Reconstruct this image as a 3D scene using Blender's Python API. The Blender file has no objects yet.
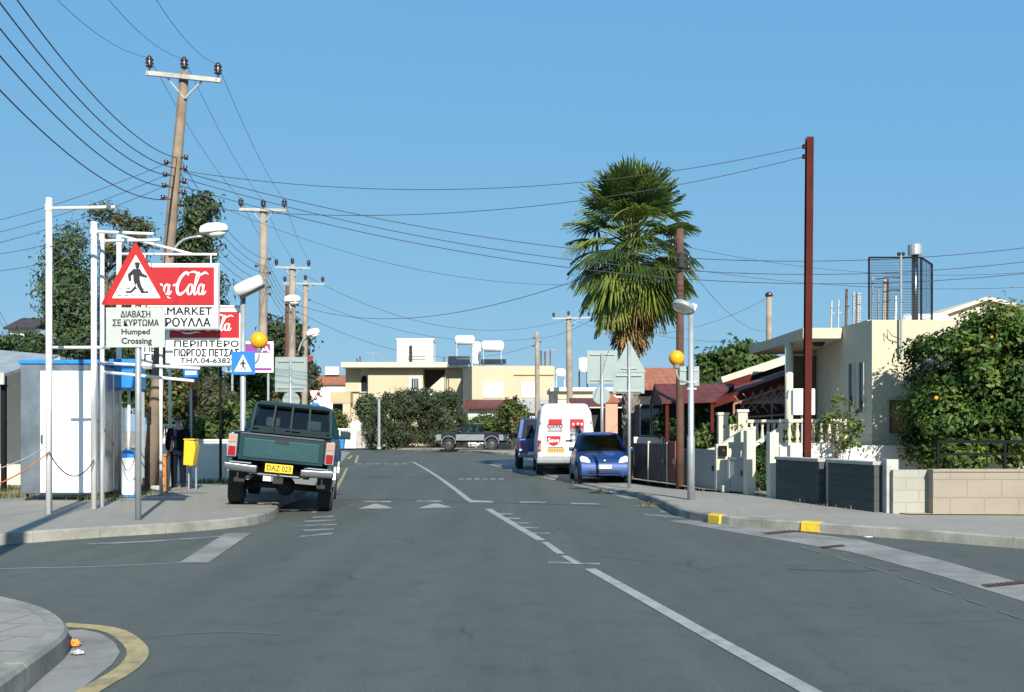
import bpy, bmesh, math, random
import numpy as np
from mathutils import Vector, Matrix, Euler

# ---------------------------------------------------------------- scene, camera, light
S = bpy.context.scene
COL = S.collection
R = math.radians
random.seed(7)

CAMZ, HORIZ, F = 1.5, 430.0, 1000.0          # eye height, horizon row, focal length in picture widths
cam_data = bpy.data.cameras.new('camera')
cam = bpy.data.objects.new('camera', cam_data)
COL.objects.link(cam)
cam.location = (0, 0, CAMZ)
cam.rotation_euler = (R(90), 0, 0)
cam_data.sensor_width = 36.0
cam_data.lens = 36.0 * F / 1024.0
cam_data.shift_y = (HORIZ - 346.0) / 1024.0
cam_data.clip_end = 5000
S.camera = cam

SUN_EL = R(31)
TO_SUN = Vector((0.25 * math.cos(SUN_EL), -0.968 * math.cos(SUN_EL), math.sin(SUN_EL)))
world = bpy.data.worlds.new('World')
S.world = world
world.use_nodes = True
wn, wl = world.node_tree.nodes, world.node_tree.links
sky = wn.new('ShaderNodeTexSky')
sky.sky_type = 'NISHITA'
sky.sun_disc = False
sky.sun_elevation = SUN_EL
sky.sun_rotation = math.atan2(TO_SUN.x, TO_SUN.y)
sky.altitude = 0
sky.air_density = 1.0
sky.dust_density = 0.2
sky.ozone_density = 6.0
bg = wn['Background']
bg.inputs['Strength'].default_value = 0.08
# the camera that took the picture holds back the bright horizon: a soft shoulder on the sky's range
sep = wn.new('ShaderNodeSeparateColor'); wl.new(sky.outputs['Color'], sep.inputs[0])
comb = wn.new('ShaderNodeCombineColor')
for ch, (gam, k) in enumerate(((.42, 1.30), (.23, 2.84), (.05, 5.5))):
    pw = wn.new('ShaderNodeMath'); pw.operation = 'POWER'; pw.inputs[1].default_value = gam
    ml = wn.new('ShaderNodeMath'); ml.operation = 'MULTIPLY'; ml.inputs[1].default_value = k
    wl.new(sep.outputs[ch], pw.inputs[0]); wl.new(pw.outputs[0], ml.inputs[0]); wl.new(ml.outputs[0], comb.inputs[ch])
wl.new(comb.outputs[0], bg.inputs['Color'])

sun_data = bpy.data.lights.new('sun', 'SUN')
sun_data.energy = 4.9
sun_data.angle = R(0.5)
sun_data.color = (1.0, 0.94, 0.84)
sun = bpy.data.objects.new('sun', sun_data)
COL.objects.link(sun)
sun.rotation_euler = (-TO_SUN).to_track_quat('-Z', 'Y').to_euler()
sun.location = (20, -40, 60)

S.view_settings.view_transform = 'Standard'
S.view_settings.look = 'None'
S.view_settings.gamma = 1
S.view_settings.exposure = 0.66
S.view_settings.use_curve_mapping = False
S.render.resolution_x, S.render.resolution_y = 1024, 692

TH = math.atan(0.152)                         # the street heads a little to the left of the view
U = Vector((-math.sin(TH), math.cos(TH), 0))
N = Vector((math.cos(TH), math.sin(TH), 0))

def G(px, py, z=0.0):
    """the point of the level z that lies in a direction of the survey picture"""
    D = F * (CAMZ - z) / (py - HORIZ)
    return Vector(((px - 512) / F * D, D, z))
def P(px, py, D):
    return Vector(((px - 512) / F * D, D, CAMZ + (HORIZ - py) / F * D))
def X(px, D): return (px - 512) / F * D
def Z(py, D): return CAMZ + (HORIZ - py) / F * D

# ---------------------------------------------------------------- materials
def _nodes(name):
    m = bpy.data.materials.new(name)
    m.use_nodes = True
    nt = m.node_tree
    return m, nt.nodes, nt.links, nt.nodes['Principled BSDF']
def _rgb(c, k=1.0): return (min(c[0] * k, 1), min(c[1] * k, 1), min(c[2] * k, 1), 1)
def _noise(n, l, co, scale, detail=4, rough=.55):
    t = n.new('ShaderNodeTexNoise')
    t.inputs['Scale'].default_value = scale
    t.inputs['Detail'].default_value = detail
    t.inputs['Roughness'].default_value = rough
    l.new(co, t.inputs['Vector'])
    return t
def _mix(n, l, fac, a, b, mode='MIX'):
    x = n.new('ShaderNodeMix'); x.data_type = 'RGBA'; x.blend_type = mode
    for sock, v in ((x.inputs[0], fac), (x.inputs[6], a), (x.inputs[7], b)):
        if hasattr(v, 'links'): l.new(v, sock)
        elif isinstance(v, (int, float)): sock.default_value = v
        else: sock.default_value = v
    return x.outputs[2]
def _ramp(n, l, fac, a, b, c0=(0, 0, 0, 1), c1=(1, 1, 1, 1)):
    r = n.new('ShaderNodeValToRGB')
    r.color_ramp.elements[0].position = a; r.color_ramp.elements[1].position = b
    r.color_ramp.elements[0].color = c0; r.color_ramp.elements[1].color = c1
    l.new(fac, r.inputs['Fac'])
    return r.outputs['Color']
def _bump(n, l, p, h, strength, dist=.01):
    b = n.new('ShaderNodeBump'); b.inputs['Strength'].default_value = strength
    b.inputs['Distance'].default_value = dist
    l.new(h, b.inputs['Height']); l.new(b.outputs['Normal'], p.inputs['Normal'])

def mat(name, col, rough=.6, metal=0.0, var=.1, scale=3.0, bump=0.0, bscale=60, stain=None, stain_at=(.55, .75), spec=.5, coat=0):
    m, n, l, p = _nodes(name)
    co = n.new('ShaderNodeTexCoord').outputs['Object']
    a = _noise(n, l, co, scale, 5)
    c = _mix(n, l, _ramp(n, l, a.outputs['Fac'], .3, .7), _rgb(col, 1 - var), _rgb(col, 1 + var))
    if stain:
        s = _noise(n, l, co, scale * .45, 8, .7)
        c = _mix(n, l, _ramp(n, l, s.outputs['Fac'], *stain_at), c, (*stain, 1))
    l.new(c, p.inputs['Base Color'])
    p.inputs['Roughness'].default_value = rough
    p.inputs['Metallic'].default_value = metal
    p.inputs['Specular IOR Level'].default_value = spec
    if coat: p.inputs['Coat Weight'].default_value = coat; p.inputs['Coat Roughness'].default_value = .05
    if bump:
        b = _noise(n, l, co, bscale, 4)
        _bump(n, l, p, b.outputs['Fac'], bump)
    return m

def leaf_mat(name, col, rough=.5, trans=.32):
    col = tuple(min(c * 1.3, .3) for c in col)
    m, n, l, p = _nodes(name)
    co = n.new('ShaderNodeTexCoord').outputs['Object']
    a = _noise(n, l, co, 2.2, 3)
    c = _mix(n, l, _ramp(n, l, a.outputs['Fac'], .35, .65), _rgb(col, .75), _rgb((col[0] * 1.25, col[1] * 1.2, col[2]), 1.0))
    l.new(c, p.inputs['Base Color'])
    p.inputs['Roughness'].default_value = rough
    p.inputs['Specular IOR Level'].default_value = .22
    t = n.new('ShaderNodeBsdfTranslucent')
    l.new(c, t.inputs['Color'])
    mx = n.new('ShaderNodeMixShader'); mx.inputs[0].default_value = trans
    out = n['Material Output']
    l.new(p.outputs[0], mx.inputs[1]); l.new(t.outputs[0], mx.inputs[2]); l.new(mx.outputs[0], out.inputs['Surface'])
    return m

def glass_mat(name, tint=(.55, .65, .65), clear=.6):
    m, n, l, p = _nodes(name)
    tr = n.new('ShaderNodeBsdfTransparent'); tr.inputs['Color'].default_value = (*tint, 1)
    gl = n.new('ShaderNodeBsdfGlossy'); gl.inputs['Roughness'].default_value = .03
    fr = n.new('ShaderNodeFresnel'); fr.inputs['IOR'].default_value = 1.5
    mx = n.new('ShaderNodeMixShader')
    l.new(fr.outputs[0], mx.inputs[0]); l.new(tr.outputs[0], mx.inputs[1]); l.new(gl.outputs[0], mx.inputs[2])
    l.new(mx.outputs[0], n['Material Output'].inputs['Surface'])
    return m

def asphalt_mat():
    m, n, l, p = _nodes('asphalt')
    co = n.new('ShaderNodeTexCoord').outputs['Object']
    mp = n.new('ShaderNodeMapping'); mp.inputs['Rotation'].default_value = (0, 0, -TH); mp.inputs['Scale'].default_value = (.9, .045, 1)
    l.new(co, mp.inputs['Vector'])
    fine = _noise(n, l, co, 60, 5, .8)
    mid = _noise(n, l, co, 2.5, 7, .7)
    big = _noise(n, l, co, .35, 5, .6)
    streak = _noise(n, l, mp.outputs['Vector'], 1.6, 5, .6)
    base = _mix(n, l, _ramp(n, l, big.outputs['Fac'], .3, .7), (.040, .049, .042, 1), (.066, .077, .066, 1))
    base = _mix(n, l, _ramp(n, l, streak.outputs['Fac'], .35, .7, (0, 0, 0, 1), (.95, .95, .95, 1)), base, (.104, .116, .101, 1))
    base = _mix(n, l, .55, base, _mix(n, l, _ramp(n, l, fine.outputs['Fac'], .3, .72), (.014, .019, .017, 1), (.150, .164, .146, 1)))
    base = _mix(n, l, _ramp(n, l, mid.outputs['Fac'], .5, .75, (0, 0, 0, 1), (.55, .55, .55, 1)), base, (.036, .044, .040, 1))
    # old repair joints and cracks
    wob = _noise(n, l, co, .8, 3)
    vadd = n.new('ShaderNodeVectorMath'); vadd.operation = 'ADD'
    l.new(co, vadd.inputs[0]); l.new(wob.outputs['Color'], vadd.inputs[1])
    v = n.new('ShaderNodeTexVoronoi'); v.feature = 'DISTANCE_TO_EDGE'; v.inputs['Scale'].default_value = .33
    l.new(vadd.outputs[0], v.inputs['Vector'])
    crack = _ramp(n, l, v.outputs['Distance'], .002, .009, (.55, .55, .55, 1), (0, 0, 0, 1))
    gate = _noise(n, l, co, .5, 2)
    cm = _mix(n, l, 1.0, crack, _ramp(n, l, gate.outputs['Fac'], .5, .6), 'MULTIPLY')
    base = _mix(n, l, cm, base, (.028, .032, .033, 1))
    l.new(base, p.inputs['Base Color'])
    p.inputs['Roughness'].default_value = .82
    p.inputs['Specular IOR Level'].default_value = .3
    _bump(n, l, p, fine.outputs['Fac'], .35, .006)
    return m

def slab_mat(name, c1, c2, mortar, bw, bh, rot=0.0, msize=.012, dirt=(.13, .125, .11), axes=None, off=.5, bump=.25):
    """slabs, blocks or bricks drawn by the brick texture, with stains"""
    m, n, l, p = _nodes(name)
    co = n.new('ShaderNodeTexCoord').outputs['Object']
    vec = co
    if axes == 'xz' or axes == 'yz':
        sp = n.new('ShaderNodeSeparateXYZ'); l.new(co, sp.inputs[0])
        cb = n.new('ShaderNodeCombineXYZ')
        l.new(sp.outputs['X' if axes == 'xz' else 'Y'], cb.inputs['X']); l.new(sp.outputs['Z'], cb.inputs['Y'])
        vec = cb.outputs[0]
    mp = n.new('ShaderNodeMapping'); mp.inputs['Rotation'].default_value = (0, 0, rot)
    l.new(vec, mp.inputs['Vector'])
    b = n.new('ShaderNodeTexBrick')
    b.inputs['Scale'].default_value = 1.0
    b.inputs['Brick Width'].default_value = bw; b.inputs['Row Height'].default_value = bh
    b.inputs['Mortar Size'].default_value = msize; b.inputs['Mortar Smooth'].default_value = .3
    b.inputs['Color1'].default_value = (*c1, 1); b.inputs['Color2'].default_value = (*c2, 1); b.inputs['Mortar'].default_value = (*mortar, 1)
    b.offset = off
    l.new(mp.outputs['Vector'], b.inputs['Vector'])
    a = _noise(n, l, co, 1.1, 7, .65)
    f = _noise(n, l, co, 45, 4, .7)
    c = _mix(n, l, _ramp(n, l, a.outputs['Fac'], .45, .8, (0, 0, 0, 1), (.75, .75, .75, 1)), b.outputs['Color'], (*dirt, 1))
    c = _mix(n, l, .35, c, _mix(n, l, _ramp(n, l, f.outputs['Fac'], .3, .7), _rgb(c1, .55), _rgb(c2, 1.35)))
    l.new(c, p.inputs['Base Color'])
    p.inputs['Roughness'].default_value = .85
    p.inputs['Specular IOR Level'].default_value = .25
    h = _mix(n, l, .3, b.outputs['Fac'], f.outputs['Fac'])
    inv = n.new('ShaderNodeInvert'); l.new(h, inv.inputs['Color'])
    _bump(n, l, p, inv.outputs[0], bump, .012)
    return m

def tile_mat(name, col, step=.3, axis='Y'):
    """roof tiles: courses and rolls"""
    m, n, l, p = _nodes(name)
    co = n.new('ShaderNodeTexCoord').outputs['Object']
    w = n.new('ShaderNodeTexWave'); w.bands_direction = 'X'; w.inputs['Scale'].default_value = .314 / step * 1.0
    w.inputs['Distortion'].default_value = .3
    l.new(co, w.inputs['Vector'])
    w2 = n.new('ShaderNodeTexWave'); w2.bands_direction = axis; w2.wave_profile = 'SAW'; w2.inputs['Scale'].default_value = .25 / step
    l.new(co, w2.inputs['Vector'])
    a = _noise(n, l, co, 3.5, 6, .7)
    c = _mix(n, l, _ramp(n, l, a.outputs['Fac'], .3, .7), _rgb(col, .65), _rgb(col, 1.3))
    l.new(c, p.inputs['Base Color']); p.inputs['Roughness'].default_value = .75
    h = _mix(n, l, .5, w.outputs['Fac'], w2.outputs['Fac'])
    _bump(n, l, p, h, .8, .05)
    return m

M = {}
M['asphalt'] = asphalt_mat()
M['dirt'] = mat('dry_earth', (.30, .245, .175), .95, var=.3, scale=1.6, bump=.6, bscale=18, stain=(.17, .16, .08))
M['far_ground'] = mat('dry_field', (.27, .23, .15), .95, var=.3, scale=.08, stain=(.12, .13, .06))
M['paving'] = slab_mat('paving_slabs', (.27, .26, .225), (.235, .225, .195), (.13, .125, .11), .4, .4, TH, .012, (.19, .185, .165))
M['paving_right'] = slab_mat('worn_concrete_pavement', (.28, .265, .225), (.26, .245, .21), (.18, .17, .145), 2.4, 1.6, TH, .012, (.18, .175, .155), bump=.12)
M['kerb'] = mat('kerb_concrete', (.25, .245, .21), .85, var=.25, scale=2.6, bump=.4, bscale=30, stain=(.13, .13, .11), stain_at=(.46, .68))
M['gutter'] = mat('gutter_concrete', (.215, .21, .19), .85, var=.2, scale=2.0, bump=.3, bscale=40, stain=(.12, .12, .11), stain_at=(.48, .68))
M['roadwhite'] = mat('worn_white_road_paint', (.30, .30, .275), .7, var=.14, scale=7, bump=.2, bscale=80, stain=(.15, .165, .16), stain_at=(.48, .72))
M['roadworn'] = mat('half_gone_road_paint', (.24, .245, .235), .8, var=.2, scale=9, stain=(.10, .115, .115), stain_at=(.45, .6))
M['yellowworn'] = mat('faded_yellow_dashes', (.13, .12, .08), .8, var=.25, scale=9, stain=(.07, .08, .075), stain_at=(.42, .6))
M['roadyellow'] = mat('worn_yellow_road_paint', (.33, .265, .12), .7, var=.2, scale=7, stain=(.11, .11, .085), stain_at=(.5, .7))
M['kerbyellow'] = mat('yellow_kerb_paint', (.62, .42, .03), .6, var=.2, scale=8, stain=(.32, .28, .15))
M['rust'] = mat('rusty_iron', (.10, .05, .035), .8, var=.4, scale=14)
M['wood'] = mat('weathered_pole_wood', (.20, .15, .105), .85, var=.3, scale=2.5, bump=.5, bscale=25, stain=(.14, .10, .07))
M['woodgrey'] = mat('grey_pole_wood', (.27, .225, .175), .85, var=.25, scale=2.5, bump=.4, bscale=25)
M['woodbrown'] = mat('brown_stained_pole', (.095, .047, .032), .9, var=.3, scale=3, bump=.4, bscale=25)
M['maroon'] = mat('maroon_painted_steel', (.070, .013, .010), .8, var=.25, scale=2, spec=.15)
M['galv'] = mat('galvanised_steel', (.38, .41, .42), .45, .5, var=.12, scale=5)
M['galvdull'] = mat('dull_galvanised_steel', (.30, .33, .33), .55, .3, var=.15, scale=4)
M['whitepaint'] = mat('white_enamel', (.66, .66, .64), .4, var=.04, scale=4, stain=(.55, .53, .48), stain_at=(.68, .8))
M['white'] = mat('clean_white', (.80, .80, .79), .45, var=.03)
M['black'] = mat('black_paint', (.008, .008, .010), .8, var=.2, spec=.15)
M['rubber'] = mat('tyre_rubber', (.022, .022, .023), .85, var=.3, scale=12)
M['dark'] = mat('dark_underbody', (.02, .02, .02), .8, var=.3)
M['porcelain'] = mat('dark_brown_insulator', (.03, .018, .016), .25)
M['wire'] = mat('dark_cable', (.03, .032, .038), .6, var=.1)
M['signgrey'] = mat('sign_back_aluminium', (.24, .30, .29), .5, .15, var=.06, scale=3)
M['signred'] = mat('sign_red', (.40, .014, .011), .4, var=.06)
M['adred'] = mat('poster_red', (.38, .011, .016), .4, var=.05)
M['signblue'] = mat('sign_blue', (.015, .16, .55), .4, var=.05)
M['signplate'] = mat('pale_green_grey_plate', (.40, .43, .405), .45, var=.03)
M['signwhite'] = mat('sign_white', (.80, .81, .79), .4, var=.03)
M['ink'] = mat('black_lettering', (.014, .016, .018), .5)
M['purple'] = mat('purple_poster', (.25, .03, .26), .5)
M['orangeglobe'] = mat('amber_globe', (.80, .34, .010), .35, var=.06, scale=6, spec=.35)
M['steel'] = mat('stainless_panel', (.33, .36, .38), .34, .85, var=.40, scale=1.3, bump=.10, bscale=3)
M['booth'] = mat('booth_white_panel', (.80, .80, .79), .4, var=.03, scale=2, stain=(.6, .6, .58), stain_at=(.6, .85))
M['bluesheet'] = mat('blue_plastic', (.02, .20, .52), .4, var=.1)
M['yellowbin'] = mat('yellow_plastic', (.70, .43, .015), .45, var=.08)
M['orangewood'] = mat('orange_brown_wood', (.40, .17, .04), .7, var=.3, scale=4)
M['cream'] = mat('cream_render', (.50, .455, .33), .9, var=.06, scale=1.2, bump=.25, bscale=70, stain=(.40, .355, .24), stain_at=(.52, .82))
M['creamlight'] = mat('pale_cream_render', (.56, .515, .40), .9, var=.05, scale=1.5, bump=.2, bscale=60, stain=(.5, .46, .36), stain_at=(.6, .85))
M['whitewall'] = mat('whitewashed_wall', (.66, .65, .60), .9, var=.06, scale=1.6, bump=.2, bscale=50, stain=(.55, .53, .48), stain_at=(.6, .85))
M['yellowwall'] = mat('yellow_ochre_render', (.47, .41, .28), .9, var=.06, scale=.8, stain=(.5, .41, .24), stain_at=(.6, .85))
M['yellowdark'] = mat('deeper_ochre_render', (.44, .36, .21), .9, var=.06, scale=.8)
M['pink'] = mat('salmon_render', (.62, .30, .22), .9, var=.06, scale=2)
M['tilered'] = tile_mat('maroon_roof_tiles', (.115, .028, .024), .28)
M['tileorange'] = tile_mat('terracotta_roof_tiles', (.30, .11, .055), .28)
M['blockshade'] = slab_mat('shade_darkened_blocks', (.075, .082, .08), (.062, .068, .066), (.045, .045, .045), .42, .2, 0, .012, (.05, .05, .048), 'yz')  # block colour darkened to carry the shade on the street-facing panels
M['blocklight'] = slab_mat('pale_concrete_blocks', (.36, .355, .29), (.32, .315, .26), (.27, .265, .22), .42, .2, 0, .014, (.20, .20, .17), 'xz')
M['roughwall'] = slab_mat('rough_beige_render', (.30, .262, .21), (.285, .246, .197), (.262, .228, .182), .55, .29, 0, .010, (.20, .17, .13), 'xz', bump=.9)
M['cap'] = mat('concrete_coping', (.38, .37, .335), .85, var=.18, scale=4, bump=.3, bscale=30, stain=(.22, .21, .19))
M['gategrey'] = mat('grey_metal_gate', (.29, .285, .27), .55, .1, var=.08, scale=2)
M['gatebrown'] = mat('brown_metal_gate', (.10, .07, .055), .6, var=.2, scale=3)
M['gatered'] = mat('red_brown_gate', (.20, .045, .035), .55, var=.15)
M['lattice'] = mat('reddish_trellis_wood', (.30, .13, .08), .7, var=.2)
M['shutter'] = slab_mat('wooden_shutter_slats', (.40, .21, .10), (.36, .19, .09), (.20, .10, .05), 3.0, .06, 0, .006, (.30, .16, .08), 'xz')
M['doorwood'] = mat('dark_door_wood', (.10, .07, .05), .6, var=.25, scale=6)
M['darkglass'] = mat('dark_window_glass', (.018, .022, .025), .06, var=.2, spec=.8)
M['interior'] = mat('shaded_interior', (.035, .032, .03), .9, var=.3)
M['bark'] = mat('bark', (.13, .10, .075), .95, var=.35, scale=6, bump=.8, bscale=20)
M['palmtrunk'] = mat('palm_trunk', (.20, .165, .13), .95, var=.4, scale=7, bump=1, bscale=14)
M['clearglass'] = glass_mat('vehicle_glass', (.86, .90, .90))
M['seat'] = mat('dark_seat_cloth', (.035, .045, .06), .9)
M['teal'] = mat('teal_car_paint', (.005, .050, .056), .4, .15, var=.05, coat=.3)
M['tealdark'] = mat('dark_teal_car_paint', (.003, .026, .034), .42, .0, var=.05, coat=.15, spec=.3)
M['chrome'] = mat('chrome', (.24, .25, .255), .3, 1, var=.06)
M['taillight'] = mat('red_lens', (.26, .008, .014), .15, var=.1)
M['amberlight'] = mat('pale_amber_lens', (.42, .22, .16), .2, var=.1)
M['headlight'] = mat('clear_headlight', (.66, .66, .58), .1, var=.1, spec=.8)
M['plateyellow'] = mat('yellow_number_plate', (.74, .48, .015), .4, var=.03)
M['carblue'] = mat('blue_car_paint', (.003, .040, .18), .48, .2, var=.05, coat=.25)
M['bluejeep'] = mat('deep_blue_paint', (.008, .045, .20), .3, .1, var=.08, coat=.6)
M['vanwhite'] = mat('van_white_paint', (.74, .74, .72), .3, var=.03, scale=2, stain=(.58, .57, .54), stain_at=(.6, .85), coat=.4)
M['bumpergrey'] = mat('grey_bumper_plastic', (.25, .26, .265), .6, var=.1)
M['silver'] = mat('silver_car_paint', (.27, .30, .31), .35, .5, var=.05, coat=.6)
M['navy'] = mat('navy_car_paint', (.012, .017, .024), .3, .2, coat=.6)
M['cloth'] = mat('dark_navy_cloth', (.008, .009, .016), .95, var=.2, scale=8, spec=.1)
M['skin'] = mat('skin', (.42, .24, .16), .6, var=.06)
M['hair'] = mat('grey_dark_hair', (.06, .05, .045), .7)
M['orangefruit'] = mat('orange_peel', (.75, .27, .015), .5)
M['litter'] = mat('orange_wrapper', (.80, .25, .03), .5)
M['foil'] = mat('silver_foil', (.6, .62, .64), .35, .7, var=.4, scale=30)
M['ropeorange'] = mat('orange_rope', (.42, .13, .06), .8)

# ---------------------------------------------------------------- mesh helpers
class MB:
    def __init__(s): s.v = []; s.f = []; s.m = []
    def add(s, vs, fs, mi=0):
        o = len(s.v)
        s.v += [tuple(v) for v in vs]
        s.f += [tuple(i + o for i in f) for f in fs]
        s.m += [mi] * len(fs)
        return s
    def box(s, c, d, rz=0.0, mi=0, M4=None):
        hx, hy, hz = d[0] / 2, d[1] / 2, d[2] / 2
        vs = [Vector((x * hx, y * hy, z * hz)) for z in (-1, 1) for y in (-1, 1) for x in (-1, 1)]
        rot = M4 if M4 is not None else Matrix.Rotation(rz, 3, 'Z')
        vs = [rot @ v + Vector(c) for v in vs]
        return s.add(vs, [(0, 2, 3, 1), (4, 5, 7, 6), (0, 1, 5, 4), (2, 6, 7, 3), (0, 4, 6, 2), (1, 3, 7, 5)], mi)
    def bar(s, a, b, w, h=None, mi=0):
        a, b = Vector(a), Vector(b); h = h or w
        d = (b - a); L = d.length; d.normalize()
        up = Vector((0, 0, 1)) if abs(d.z) < .95 else Vector((0, 1, 0))
        sx = d.cross(up).normalized(); sz = sx.cross(d).normalized()
        vs = [p + sx * (i * w / 2) + sz * (j * h / 2) for p in (a, b) for i, j in ((-1, -1), (1, -1), (1, 1), (-1, 1))]
        return s.add(vs, [(3, 2, 1, 0), (4, 5, 6, 7), (0, 1, 5, 4), (1, 2, 6, 5), (2, 3, 7, 6), (3, 0, 4, 7)], mi)
    def tube(s, pts, r, n=8, mi=0, cap=True):
        pts = [Vector(p) for p in pts]
        rs = r if isinstance(r, (list, tuple)) else [r] * len(pts)
        vs, fs = [], []
        prev = None
        for i, p in enumerate(pts):
            t = (pts[min(i + 1, len(pts) - 1)] - pts[max(i - 1, 0)])
            if t.length < 1e-9: t = Vector((0, 0, 1))
            t.normalize()
            if prev is None:
                a = Vector((1, 0, 0)) if abs(t.x) < .9 else Vector((0, 1, 0))
            else: a = prev
            b = (a - t * a.dot(t))
            if b.length < 1e-6: b = t.orthogonal()
            b.normalize(); prev = b
            c = t.cross(b)
            for k in range(n):
                an = 2 * math.pi * k / n
                vs.append(p + (b * math.cos(an) + c * math.sin(an)) * rs[i])
        for i in range(len(pts) - 1):
            for k in range(n):
                k2 = (k + 1) % n
                fs.append((i * n + k, i * n + k2, (i + 1) * n + k2, (i + 1) * n + k))
        if cap:
            fs.append(tuple(range(n - 1, -1, -1)))
            fs.append(tuple(range((len(pts) - 1) * n, len(pts) * n)))
        return s.add(vs, fs, mi)
    def lathe(s, prof, c=(0, 0, 0), n=16, mi=0, rot=None):
        vs, fs = [], []
        c = Vector(c)
        for (r, z) in prof:
            for k in range(n):
                a = 2 * math.pi * k / n
                v = Vector((r * math.cos(a), r * math.sin(a), z))
                if rot is not None: v = rot @ v
                vs.append(v + c)
        for i in range(len(prof) - 1):
            for k in range(n):
                k2 = (k + 1) % n
                fs.append((i * n + k, i * n + k2, (i + 1) * n + k2, (i + 1) * n + k))
        if prof[0][0] > 1e-4: fs.append(tuple(range(n - 1, -1, -1)))
        if prof[-1][0] > 1e-4: fs.append(tuple(range((len(prof) - 1) * n, len(prof) * n)))
        return s.add(vs, fs, mi)
    def ball(s, c, r, n=16, m=10, sc=(1, 1, 1), mi=0, rot=None):
        c = Vector(c); vs, fs = [], []
        for i in range(m + 1):
            t = math.pi * i / m
            for k in range(n):
                a = 2 * math.pi * k / n
                v = Vector((r * sc[0] * math.sin(t) * math.cos(a), r * sc[1] * math.sin(t) * math.sin(a), r * sc[2] * math.cos(t)))
                if rot is not None: v = rot @ v
                vs.append(v + c)
        for i in range(m):
            for k in range(n):
                k2 = (k + 1) % n
                fs.append((i * n + k, (i + 1) * n + k, (i + 1) * n + k2, i * n + k2))
        return s.add(vs, fs, mi)
    def prism(s, poly, axis, a, b, mi=0, taper=1.0):
        def at(u, v, w):
            return (w, u, v) if axis == 'x' else (u, w, v) if axis == 'y' else (u, v, w)
        n = len(poly)
        vs = [at(u, v, a) for u, v in poly] + [at(u, v, b) for u, v in poly]
        fs = [tuple(range(n - 1, -1, -1)), tuple(range(n, 2 * n))]
        fs += [(i, (i + 1) % n, n + (i + 1) % n, n + i) for i in range(n)]
        return s.add(vs, fs, mi)
    def loft(s, rings, mi=0, cap=True):
        n = len(rings[0]); vs = [p for r in rings for p in r]; fs = []
        for i in range(len(rings) - 1):
            for k in range(n):
                k2 = (k + 1) % n
                fs.append((i * n + k, i * n + k2, (i + 1) * n + k2, (i + 1) * n + k))
        if cap:
            fs.append(tuple(range(n - 1, -1, -1))); fs.append(tuple(range((len(rings) - 1) * n, len(rings) * n)))
        return s.add(vs, fs, mi)
    def plate(s, quad, th, mi=0):
        """a thin pane over four points"""
        q = [Vector(p) for p in quad]
        nn = (q[1] - q[0]).cross(q[-1] - q[0]).normalized() * th / 2
        vs = [p - nn for p in q] + [p + nn for p in q]
        k = len(q)
        fs = [tuple(range(k - 1, -1, -1)), tuple(range(k, 2 * k))] + [(i, (i + 1) % k, k + (i + 1) % k, k + i) for i in range(k)]
        return s.add(vs, fs, mi)
    def build(s, name, mats, parent=None, smooth=False, bevel=0.0, seg=2, loc=None, fix=True):
        me = bpy.data.meshes.new(name)
        me.from_pydata(s.v, [], s.f)
        mats = mats if isinstance(mats, (list, tuple)) else [mats]
        for x in mats: me.materials.append(M[x] if isinstance(x, str) else x)
        if len(mats) > 1: me.polygons.foreach_set('material_index', s.m)
        if fix:
            bm = bmesh.new(); bm.from_mesh(me); bmesh.ops.recalc_face_normals(bm, faces=bm.faces); bm.to_mesh(me); bm.free()
        if smooth: me.polygons.foreach_set('use_smooth', [True] * len(me.polygons))
        o = bpy.data.objects.new(name, me); COL.objects.link(o)
        if parent is not None: o.parent = parent
        if loc is not None: o.location = loc
        if bevel:
            b = o.modifiers.new('edge', 'BEVEL'); b.width = bevel; b.segments = seg; b.limit_method = 'ANGLE'; b.angle_limit = R(35)
            me.polygons.foreach_set('use_smooth', [True] * len(me.polygons))
            w = o.modifiers.new('wn', 'WEIGHTED_NORMAL'); w.keep_sharp = False
        return o

def tag(o, label=None, cat=None, group=None, kind=None):
    if label: o['label'] = label
    if cat: o['category'] = cat
    if group: o['group'] = group
    if kind: o['kind'] = kind
    return o
def thing(name, label, cat, loc=(0, 0, 0), rz=0.0, group=None):
    o = bpy.data.objects.new(name, None); COL.objects.link(o)
    o.empty_display_size = .2
    o.location = loc; o.rotation_euler = (0, 0, rz)
    return tag(o, label, cat, group)
def structure(o): o['kind'] = 'structure'; return o
def children(o, pool): return [c for c in pool if c.parent == o]
def copy_tree(o, parent=None):
    pool = list(bpy.data.objects)
    def rec(src, par):
        c = src.copy(); COL.objects.link(c)
        if par is not None: c.parent = par; c.matrix_parent_inverse = src.matrix_parent_inverse.copy()
        for ch in children(src, pool): rec(ch, c)
        return c
    return rec(o, parent)

def spline(pts, step):
    """a smooth line through pts, sampled about every step metres"""
    pts = [Vector(p) for p in pts]
    n = len(pts); tan = []
    for i in range(n):
        a = (pts[i] - pts[i - 1]) if i else None
        b = (pts[i + 1] - pts[i]) if i < n - 1 else None
        if a is None or b is None: tan.append((b if a is None else a).normalized())
        else:
            la, lb = max(a.length, 1e-6), max(b.length, 1e-6)
            tan.append((a / la * lb + b / lb * la) / (la + lb))
    out = []
    for i in range(n - 1):
        p1, p2 = pts[i], pts[i + 1]; L_ = (p2 - p1).length
        k = max(1, int(math.ceil(L_ / step)))
        for j in range(k):
            t = j / k
            out.append(p1 * (2 * t ** 3 - 3 * t * t + 1) + tan[i] * L_ * (t ** 3 - 2 * t * t + t) + p2 * (3 * t * t - 2 * t ** 3) + tan[i + 1] * L_ * (t ** 3 - t * t))
    out.append(pts[-1].copy())
    return out

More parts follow.
